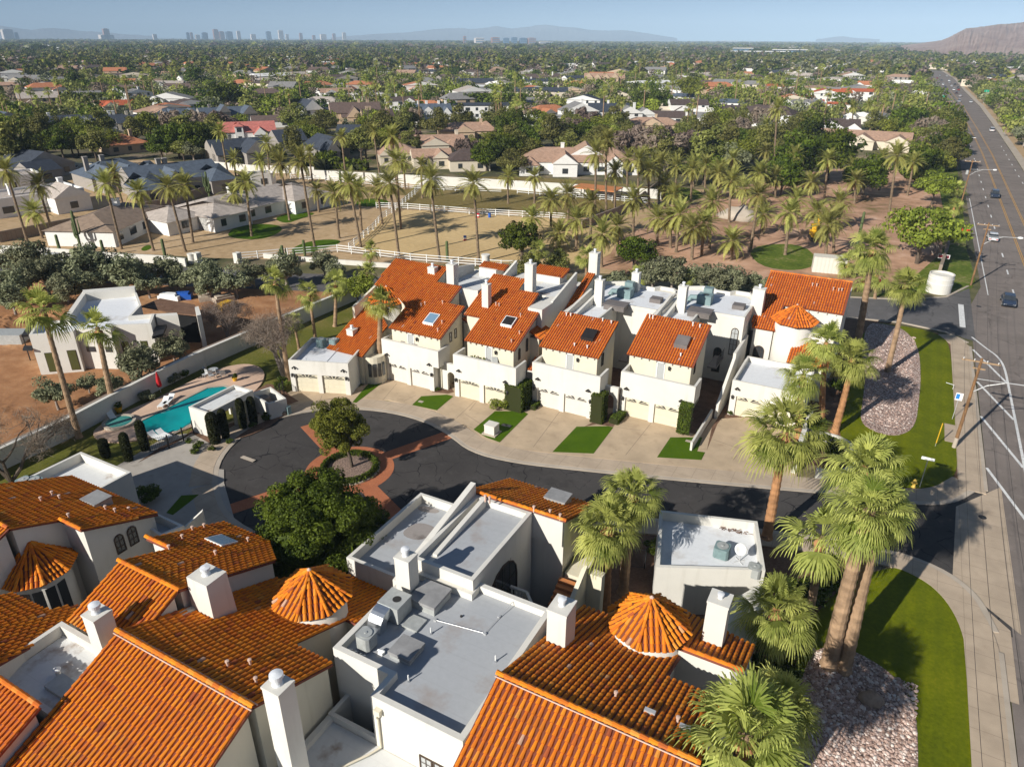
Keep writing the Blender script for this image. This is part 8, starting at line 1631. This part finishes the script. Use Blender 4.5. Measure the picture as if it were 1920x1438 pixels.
def ringpts(r0, r1, cell, jit=.45):
    g = np.arange(-r1, r1, cell); X, Y = np.meshgrid(g, np.arange(0, r1, cell)); x = X.ravel()+nr.uniform(-jit, jit, X.size)*cell; y = Y.ravel()+nr.uniform(-jit, jit, X.size)*cell
    d = np.hypot(x, y); az = np.arctan2(-x, y)-YAW; ok = (d > r0) & (d < r1) & (np.abs(az) < R(39)); return x[ok], y[ok], d[ok]
KEYS = ['dark2','citrus','ash1','ash2','mesq1','bare1','olive1','tall1']; PK = np.array([.08,.07,.21,.17,.20,.13,.09,.05])
# random houses between them
rh_ = np.random.default_rng(8); hx, hy, hd = ringpts(330, 1500, 48, .42); okh = free(hx, hy, 16) & free(hx, hy, 3) & (rh_.random(len(hx)) < .75)
hx, hy, hd = hx[okh], hy[okh], hd[okh]; o_ = np.argsort(hd); WALLS = ['w_white','w_white','w_white','w_cream','w_tan','w_grey']; ROOFS = ['r_grey','r_slate','r_brown','r_tan','r_terra','r_pale','r_dkbrown','r_grey']
cnt = 0; SH = []
RCOL = {'r_grey':'grey','r_slate':'dark slate','r_brown':'brown','r_tan':'tan tile','r_terra':'terracotta','r_pale':'pale','r_dkbrown':'dark brown'}; WCOL = {'w_white':'white','w_cream':'cream','w_tan':'sandy','w_grey':'grey'}
for i in o_:
    w_, r_ = WALLS[rh_.integers(6)], ROOFS[rh_.integers(8)]
    if cnt < 180:
        home(0, 0, 0, float(rh_.uniform(10,14)), float(rh_.choice([3.2,3.4,5.6])), float(rh_.uniform(1.8,3.2)), w_, r_, 'distant %s-walled house with a %s roof among the suburb trees' % (WCOL[w_], RCOL[r_]), ['x','h','y'][rh_.integers(3)], ((.1,.45,-3.5,3,3.0,2.0,'y'),), float(rh_.uniform(-.6,.6)), 0, 'distant %s houses with %s roofs' % (WCOL[w_], RCOL[r_]), base=(hx[i], hy[i], 0), wm=float(rh_.uniform(16, 26)))
        cnt += 1
    else: SH.append((hx[i], hy[i]))
HS = np.array(HOUSES)
x, y, d = ringpts(185, 760, 10.5); ok = free(x, y); x, y, d = x[ok], y[ok], d[ok]; ok = nr.random(len(x)) < .80; x, y, d = x[ok], y[ok], d[ok]
# extra green belt east of the main road and behind the grove
ex, ey = nr.uniform(34, 95, 420), nr.uniform(120, 700, 420); vis = (np.abs(np.arctan2(-ex, ey)-YAW) < R(39)); x = np.concatenate([x, ex[vis]]); y = np.concatenate([y, ey[vis]]); 
gx, gy = nr.uniform(2, 11.5, 60), nr.uniform(160, 420, 60); ok = gy > 205; x = np.concatenate([x, gx[ok]]); y = np.concatenate([y, gy[ok]])
d = np.hypot(x, y); o_ = np.argsort(d); x, y, d = x[o_], y[o_], d[o_]; kt = nr.choice(len(KEYS), len(x), p=PK)
NT_ = min(len(x), 235)
LBK = {'dark2':'dark green dense suburb tree in the middle distance','citrus':'rounded dark green suburb tree in the middle distance','ash1':'mid-green suburb tree in the middle distance','ash2':'taller olive-green suburb tree in the middle distance','mesq1':'yellow-green suburb tree in the middle distance','bare1':'leafless brown suburb tree in the middle distance','olive1':'grey-green suburb tree in the middle distance','tall1':'tall narrow green suburb tree in the middle distance'}
for i in range(NT_):
    k = KEYS[kt[i]]; s = float(nr.uniform(1.15, 1.9)) * (.8 if k == 'tall1' else 1); east = x[i] > 33
    tree(k, x[i], y[i], s, LBK[k].replace('suburb tree in the middle distance', 'tree beyond the main road') if east else LBK[k], group=('trees beyond the main road' if east else 'trees of the suburb'), zs=float(nr.uniform(.8, 1.15)))
# the rest, merged: low-polygon crowns placed by numpy
def lowcrown(seed, n, ls, rx=2.8, rz=2.2, th=2.6):
    V, T, _ = leafy(seed, rx, rx, rz, max(6, n//9), 9, ls, cz=th, cr=.36, flatb=.6, elong=1.3); return V.reshape(-1, 4, 3), T
def wood(name, x, y, sc, kt, lows, mats, zs, label=None):
    V_, T_, I_ = [], [], []
    for k in range(len(KEYS)):
        for v in range(len(lows)):
            m = (kt == k) & (np.arange(len(x)) % len(lows) == v); 
            if not m.any(): continue
            V, T = lows[v]; a = nr.uniform(0, 6.28, m.sum()); c, s_ = np.cos(a), np.sin(a); S = sc[m]; Z = zs[m]
            P = V[None]; X = (P[..., 0]*c[:,None,None]-P[..., 1]*s_[:,None,None])*S[:,None,None]+x[m][:,None,None]; Y = (P[..., 0]*s_[:,None,None]+P[..., 1]*c[:,None,None])*S[:,None,None]+y[m][:,None,None]; Zz = P[..., 2]*(S*Z)[:,None,None]+np.zeros_like(X)
            V_.append(np.stack([X, Y, Zz], -1).reshape(-1, 3)); t_ = np.clip(T[None]+nr.normal(0, .22, m.sum())[:,None], 0, 1); T_.append(t_.ravel()); I_.append(np.full(t_.size, k))
    V = np.concatenate(V_); o = npmesh(name, V, 4, [M[m_] for m_ in mats], None, np.concatenate(T_)); o.data.polygons.foreach_set('material_index', np.concatenate(I_).astype('i')); o['kind'] = 'stuff'; return o
MATS = ['leaf_dk','leaf_dk','leaf_md','leaf_md','leaf_yl','leaf_br','leaf_ol','leaf_md']
xr, yr, kr = x[NT_:], y[NT_:], kt[NT_:]
wood('woodland', xr, yr, nr.uniform(1.1, 1.9, len(xr)), kr, [lowcrown(s, 240, .55) for s in (1, 2, 3)], MATS, nr.uniform(.8, 1.2, len(xr)))
x, y, d = ringpts(755, 2100, 15.5); ok = free(x, y) & (nr.random(len(x)) < .88); x, y = x[ok], y[ok]; PKF = np.array([.17,.12,.28,.20,.06,.07,.08,.02])
wood('woodland', x, y, nr.uniform(1.4, 2.8, len(x)), nr.choice(len(KEYS), len(x), p=PKF), [lowcrown(s, 70, 1.15) for s in (4, 5, 6)], MATS, nr.uniform(.7, 1.1, len(x)))
x, y, d = ringpts(2080, 8200, 44); ok = nr.random(len(x)) < .72; x, y = x[ok], y[ok]; wood('woodland', x, y, nr.uniform(3.0, 7.0, len(x)), nr.choice(len(KEYS), len(x), p=PKF), [lowcrown(s, 30, 2.0, 3.2, 1.3, 1.0) for s in (7, 8, 9)], MATS, nr.uniform(.5, .9, len(x)))
# far houses: merged
def far_houses(name, x, y, smin, smax, mats_w):
    Vw, Iw = [], []
    for i in range(len(x)):
        a = nr.uniform(0, 3.14); c, s_ = math.cos(a), math.sin(a); w_, d_, h = nr.uniform(smin, smax)/2, nr.uniform(smin, smax)/2.6, nr.uniform(3, 6.5)
        def P(u, v, z): return (x[i]+u*c-v*s_, y[i]+u*s_+v*c, z)
        b = [(-w_,-d_),(w_,-d_),(w_,d_),(-w_,d_)]; wi = nr.integers(4); ri = 4+nr.integers(6)
        for k in range(4): p, q = b[k], b[(k+1)%4]; Vw += [P(*p,0), P(*q,0), P(*q,h), P(*p,h)]; Iw.append(wi)
        rz = h+nr.uniform(.3, 2.6); Vw += [P(-w_-.3,-d_-.3,h), P(w_+.3,-d_-.3,h), P(w_*.8,0,rz), P(-w_*.8,0,rz)]; Iw.append(ri); Vw += [P(w_+.3,d_+.3,h), P(-w_-.3,d_+.3,h), P(-w_*.8,0,rz), P(w_*.8,0,rz)]; Iw.append(ri)
        Vw += [P(-w_-.3,d_+.3,h), P(-w_-.3,-d_-.3,h), P(-w_*.8,0,rz), P(-w_*.8,0,rz)]; Iw.append(ri); Vw += [P(w_+.3,-d_-.3,h), P(w_+.3,d_+.3,h), P(w_*.8,0,rz), P(w_*.8,0,rz)]; Iw.append(ri)
    o = npmesh(name, np.array(Vw), 4, [M[m_] for m_ in mats_w], None); o.data.polygons.foreach_set('material_index', np.array(Iw, 'i')); o['kind'] = 'stuff'
MW = ['w_white','w_white','w_cream','w_tan','r_grey','r_brown','r_tan','r_pale','w_white','r_terra']
sx = np.array(SH) if SH else np.zeros((0, 2)); x2, y2, d2 = ringpts(1480, 8200, 105, .45); x3, y3, d3 = ringpts(560, 1500, 62, .45); ok = free(x3, y3, 12); x3, y3 = x3[ok], y3[ok]; hh_ = np.array([np.min(np.hypot(HS[:, 0]-a, HS[:, 1]-b)) for a, b in zip(x3, y3)]) > 26; x2 = np.concatenate([x2, x3[hh_]]); y2 = np.concatenate([y2, y3[hh_]])
far_houses('rooftops', np.concatenate([sx[:, 0], x2]), np.concatenate([sx[:, 1], y2]), 18, 42, MW)
# tall distant palms
k_ = 0
for i in range(900):
    if k_ >= 110: break
    px = nr.uniform(0, 1760); py = nr.uniform(150, 262); X, Y, _ = at(px, py)
    if not free(np.array([X]), np.array([Y]))[0]: continue
    h = nr.uniform(11, 18); cx, cy = proj(X, Y, h); palm(cx, cy, px, py, 'w', 'tall thin fan palm standing far off above the suburb trees', 2.4, .28, 'tall fan palms of the suburb', base=(X, Y, 0), h=h, seed=i); k_ += 1
for i in range(34):
    X, Y = nr.uniform(36, 80), nr.uniform(150, 420); 
    if abs(math.atan2(-X, Y)-YAW) > R(37): continue
    h = nr.uniform(7, 12); cx, cy = proj(X, Y, h); palm(cx, cy, 0, 0, 'w', 'fan palm in the green belt beyond the main road', 2.6, .28, 'fan palms beyond the main road', base=(X, Y, 0), h=h, seed=i+7)
# ================================================================ DOWNTOWN AND FAR BUILDINGS
def tower(px, wpx, ytop, ybase, mat, label, dist=None, cat='tower', cap=True):
    x, y, _ = at(px, max(ybase, 80)); d0 = math.hypot(x, y); D_ = dist or 8000; x, y = x*D_/d0, y*D_/d0; u = (px, ytop); r_ = ray(px, ytop); tt = math.hypot(x, y)/math.hypot(r_[0], r_[1]); h = H+r_[2]*tt; w_ = wpx*math.sqrt(x*x+y*y)/F*.92
    t = thing('tower', (x, y, 0), label, cat, 'towers on the skyline', absol=False); t.rotation_euler = (0, 0, math.atan2(-y, -x)+math.pi/2+.25); mb = MB(); mb.box(-w_/2, 0, 0, w_/2, w_*.8, h); mb.build('wall', M[mat], t)
    n = max(3, min(14, int(h/9))); mb = MB()
    for k in range(n): z = h*(k+.5)/n; mb.box(-w_*.47, -.6, z-h/n*.22, w_*.47, -.2, z+h/n*.22)
    mb.build('window_bands', M['glass_b'] if mat != 'glass_b' else M['r_slate'], t)
    if cap: mb = MB(); mb.box(-w_*.3, w_*.2, h, w_*.3, w_*.6, h*1.04); mb.build('roof_plant', M[mat], t)
M['t_pale'] = flat('tower_pale', (.55,.50,.46), .7, var=.05, scale=.01); M['t_brown'] = flat('tower_brown', (.30,.18,.15), .7, var=.05, scale=.01); M['t_blue'] = flat('tower_blue', (.10,.17,.26), .4, var=.05, scale=.01)
for px, w_, yt, yb, m_, lb in [(20,14,56,72,'t_pale','pale stepped tower at the far left of the skyline'),(35,5,62,72,'t_blue','small tower beside the pale stepped one'),(204,9,55,70,'t_brown','upper brown tower of the stepped pair left of the city'),(204,20,66,78,'t_pale','broad pale base block of the stepped pair left of the city'),(293,6,65,77,'t_pale','lone pale block between the stepped pair and the city'),
    (355,5,62,74,'t_blue','first dark tower at the left of the city cluster'),(362,4,62,74,'t_brown','second narrow tower of the city cluster'),(373,7,66,74,'t_pale','low pale block of the city cluster'),(387,9,62,74,'t_blue','blue block left of the brown towers'),(408,8,56,75,'t_brown','tallest brown tower of the city'),(419,8,60,75,'t_brown','brown tower right of the tallest one'),(433,10,60,75,'t_blue','dark blue wide tower of the city'),(450,6,59,75,'t_pale','white topped tower right of the dark blue one'),(477,8,65,75,'t_pale','pale low block mid city'),
    (506,8,60,76,'t_blue','grey-blue tower of the right city cluster'),(529,8,58,76,'t_pale','white topped tower of the right city cluster'),(540,5,65,77,'t_pale','slim cream tower right of the white topped one'),(566,5,63,75,'t_brown','small brown tower right of the cream one'),(590,5,67,75,'t_brown','low brown block at the city end'),(608,10,65,75,'t_pale','white block at the city end'),(628,5,64,75,'t_brown','last brown tower of the skyline'),(647,6,62,74,'t_pale','lone narrow tower right of the city')]:
    tower(px, w_, yt, yb, m_, lb, 7600)
for px, w_, yt, m_, lb in [(872,5,69,'t_brown','small pink block left of the office park'),(930,14,71,'t_brown','red-brown office block on the far plain'),(950,10,72,'t_blue','blue glass office block beside the red-brown one'),(965,10,71,'t_blue','second blue glass office block'),(982,12,72,'t_blue','third blue glass office block'),(998,14,72,'t_brown','brown office block right of the blue glass ones'),(900,16,72,'t_pale','pale office block left of the red-brown one'),(1025,26,79,'t_pale','low white office block right of the brown one')]:
    tower(px, w_, yt, 82, m_, lb, 4300, 'office block')
for px, py, w_, h, dist_m, lb in [(1425,108,90,11,'t_pale','wide white resort building with green glass on the plain'),(1480,106,52,13,'t_blue','grey glass end of the resort building'),(1392,106,30,16,'t_blue','green-blue centre of the resort building'),(1225,102,68,8,'t_pale','pale long warehouse building on the plain'),(160,100,74,7,'t_pale','long white school building far left'),(1368,82,26,22,'t_pale','pale round-topped building on the horizon'),(1520,100,46,6,'t_pale','cream low building right of the resort')]:
    x, y, _ = at(px, py); D_ = math.sqrt(x*x+y*y); ww = w_*D_/F; t = thing('large_building', (x, y, 0), lb, 'building', absol=False); t.rotation_euler = (0,0,math.atan2(-y,-x)+math.pi/2+.08); mb = MB(); mb.box(-ww/2,0,0,ww/2,25,h); mb.build('wall', M[dist_m], t); mb = MB(); mb.box(-ww*.52,-3,h,ww*.52,26,h+1.2); mb.build('roof', M['w_white'], t)
    mb = MB(); n = int(ww/9)
    for k in range(n): mb.box(-ww/2+ww*(k+.2)/n, -.3, 1.5, -ww/2+ww*(k+.8)/n, -.05, h-2)
    mb.build('window_band', M['glass_b'], t)
# ================================================================ HILLS
def hills(name, prof, dist, depth, mat, seed=1, nz=10, n_sub=10):
    """ridge line given in the photo, built as terrain at its distance"""
    rg = random.Random(seed); pts = []
    for i in range(len(prof)-1):
        for k in range(n_sub): f = k/n_sub; pts.append((prof[i][0]*(1-f)+prof[i+1][0]*f, prof[i][1]*(1-f)+prof[i+1][1]*f - (rg.uniform(-.3,.5) if k else 0)))
    pts.append(prof[-1]); rows = []; J = 12; vs = []; 
    for px, py in pts:
        r_ = ray(px, py); k = dist/math.hypot(r_[0], r_[1]); hx_, hy_, hz = r_[0]*k, r_[1]*k, max(2, H+r_[2]*k); ux, uy = hx_/dist, hy_/dist
        for j in range(J+1):
            f = j/J; s = 1-abs(f-.62)/.62 if f < .62 else 1-(f-.62)/.38; z = hz*max(0, s)**1.15*(1+(.22*math.sin(px*.05+j*1.1+seed)*math.sin(j*.9+px*.021)+rg.uniform(-.03,.03) if abs(f-.62) > .05 else 0)) if 0 < j < J else -5
            dd = dist+(f-.62)*depth+rg.uniform(-.02,.02)*depth; vs.append((ux*dd, uy*dd, z))
    fs = []
    for i in range(len(pts)-1):
        for j in range(J): a = i*(J+1)+j; fs.append((a, a+1, a+J+2, a+J+1))
    mb = MB(); mb.add(vs, fs); o = mb.build(name, mat, None, True); o['kind'] = 'structure'; return o
hills('hills', [(1690,85),(1730,80),(1765,75),(1785,67),(1800,58),(1812,51.5),(1830,50),(1850,47),(1872,43.5),(1895,42.5),(1920,39),(1960,30),(2040,22),(2140,40)], 3300, 2600, M['hill'], 3)
hills('hills', [(-80,50),(-20,45),(10,49),(30,52),(60,56),(75,53),(100,52),(125,54),(150,58),(190,60),(230,64),(290,68)], 15500, 3000, M['hill_far'], 4)
hills('hills', [(620,71),(700,64),(770,60),(800,56),(830,53),(860,52),(880,54),(905,52),(930,48),(960,53),(985,50),(1010,46),(1025,45),(1050,49),(1080,51),(1110,56),(1140,57),(1170,56),(1200,60),(1240,67),(1270,72)], 15000, 3000, M['hill_far'], 5)
hills('hills', [(1530,74),(1560,70),(1580,68),(1600,71),(1650,74)], 15000, 2500, M['hill_far'], 6)
# ================================================================ AIR
mb = MB(); mb.box(-19600, -380, -1.5, 19600, 19900, 420); o = mb.build('haze', None or M['mortar']); o.data.materials.clear()
hm = D.materials.new('haze'); hm.use_nodes = True; t_ = hm.node_tree; t_.nodes.remove(t_.nodes['Principled BSDF']); pv = t_.nodes.new('ShaderNodeVolumePrincipled'); pv.inputs['Color'].default_value = (.60,.80,1.0,1); pv.inputs['Density'].default_value = 1.0e-4; pv.inputs['Anisotropy'].default_value = -0.25
t_.links.new(pv.outputs[0], t_.nodes['Material Output'].inputs['Volume']); o.data.materials.append(hm); o['kind'] = 'stuff'
# ================================================================ LABELS of look-alikes: told apart by the landmark they stand nearest to
LM = [(480,295,'the tall palm trunk by the slate roofs'),(470,250,'the pink-red roof'),(590,215,'the tall white gable with dark roof'),(670,215,'the big plain brown roof'),(240,275,'the single terracotta roof'),(172,312,'the white pickup truck'),(90,330,'the dark slate gable'),
 (330,345,'the blue-grey slate roofs'),(80,385,'the half-built white house'),(240,440,'the brown-roofed ranch house'),(450,400,'the long pale ranch roof'),(480,432,'the larger ranch lawn'),(590,460,'the lawn by the rail fence'),(497,345,'the small white shed'),(700,380,'the far ranch lawn'),
 (872,450,'the striped barrel'),(918,408,'the blue barrel'),(815,310,'the small gabled house at the white wall'),(1085,310,'the long white villa'),(1115,370,'the rust-roofed shelter'),(1180,395,'the brown paddock wall'),(1388,405,'the gravel heap'),(1530,445,'the yellow digger'),(1555,500,'the cream container'),
 (1758,540,'the round white tank'),(1820,430,'the pole at the white car'),(1797,350,'the transformer pole'),(1700,225,'the round dark tree near the lot'),(1600,260,'the wide tan-tiled house'),(1545,180,'the Spanish pair'),(1133,150,'the sandstone mansion'),(1015,170,'the pale stone mansion'),(820,220,'the blue and white mansion'),(920,215,'the long white two-storey wing'),
 (1110,220,'the white farmhouse'),(1258,210,'the cream stepped house'),(1335,210,'the white cube house'),(1250,270,'the brown leafless trees'),(1440,240,'the very tall grove palms'),(1425,108,'the resort with green glass'),(1225,102,'the pale warehouse'),(408,66,'the tallest brown city tower'),(204,70,'the stepped pair of towers'),(950,76,'the blue glass offices'),(160,105,'the long white school'),(92,170,'the white house with terracotta roof far left'),(25,240,'the grey shingled house'),
 (220,590,'the white modern house'),(370,490,'the ranch gate piers'),(978,450,'the large dense green tree'),(1290,540,'the white parapets'),(1840,200,'the right side of the junction'),(1760,190,'the left side of the junction'),(1860,250,'the lone white car'),(800,134,'the low pinkish house'),(1500,155,'the white house in dense trees'),(640,135,'the trees below downtown'),(1245,130,'the twin-towered pink house'),(40,120,'the left edge of the plain'),(330,130,'the plain before downtown')]
ORD = ['closest','second closest','third closest','fourth closest','fifth closest','sixth closest','seventh closest','eighth closest','ninth closest','tenth closest','eleventh closest','twelfth closest','thirteenth closest','fourteenth closest','fifteenth closest','sixteenth closest','seventeenth closest','eighteenth closest','nineteenth closest','twentieth closest','twenty-first closest','twenty-second closest','twenty-third closest','twenty-fourth closest']
KINDW = {'date palms of the ranch':'slim date palm','date palms of the grove':'bushy date palm','olive trees along the side road':'olive tree','bushes behind the row':'grey-green bush','tall desert cacti':'columnar cactus','low fan palms near the road':'low fan palm','tall fan palms of the suburb':'tall thin fan palm','fan palms beyond the main road':'roadside fan palm'}
bk = {}
for o in list(COL.objects):
    g = o.get('group')
    if o.parent or not g or g in ('utility poles',): continue
    if g in KINDW: kw = KINDW[g]
    elif g in ('trees of the suburb', 'trees beyond the main road'): kw = o['label'].split(' suburb tree')[0].split(' tree beyond')[0]+' tree'
    elif g.startswith('distant '): kw = g.replace('distant ', '').replace(' houses with', '-walled house with').replace(' roofs', ' roof')
    else: continue
    m = o.location; px, py = proj(m.x, m.y, 3); k = min(range(len(LM)), key=lambda i: (LM[i][0]-px)**2+(2.2*(LM[i][1]-py))**2); bk.setdefault((kw, k), []).append((math.hypot(LM[k][0]-px, 2.2*(LM[k][1]-py)), o.name))
for (kw, k), L in bk.items():
    for i, (d_, nm) in enumerate(sorted(L)):
        o = D.objects[nm]; o['label'] = '%s %s to %s' % (kw, ORD[min(i, 23)], LM[k][2])
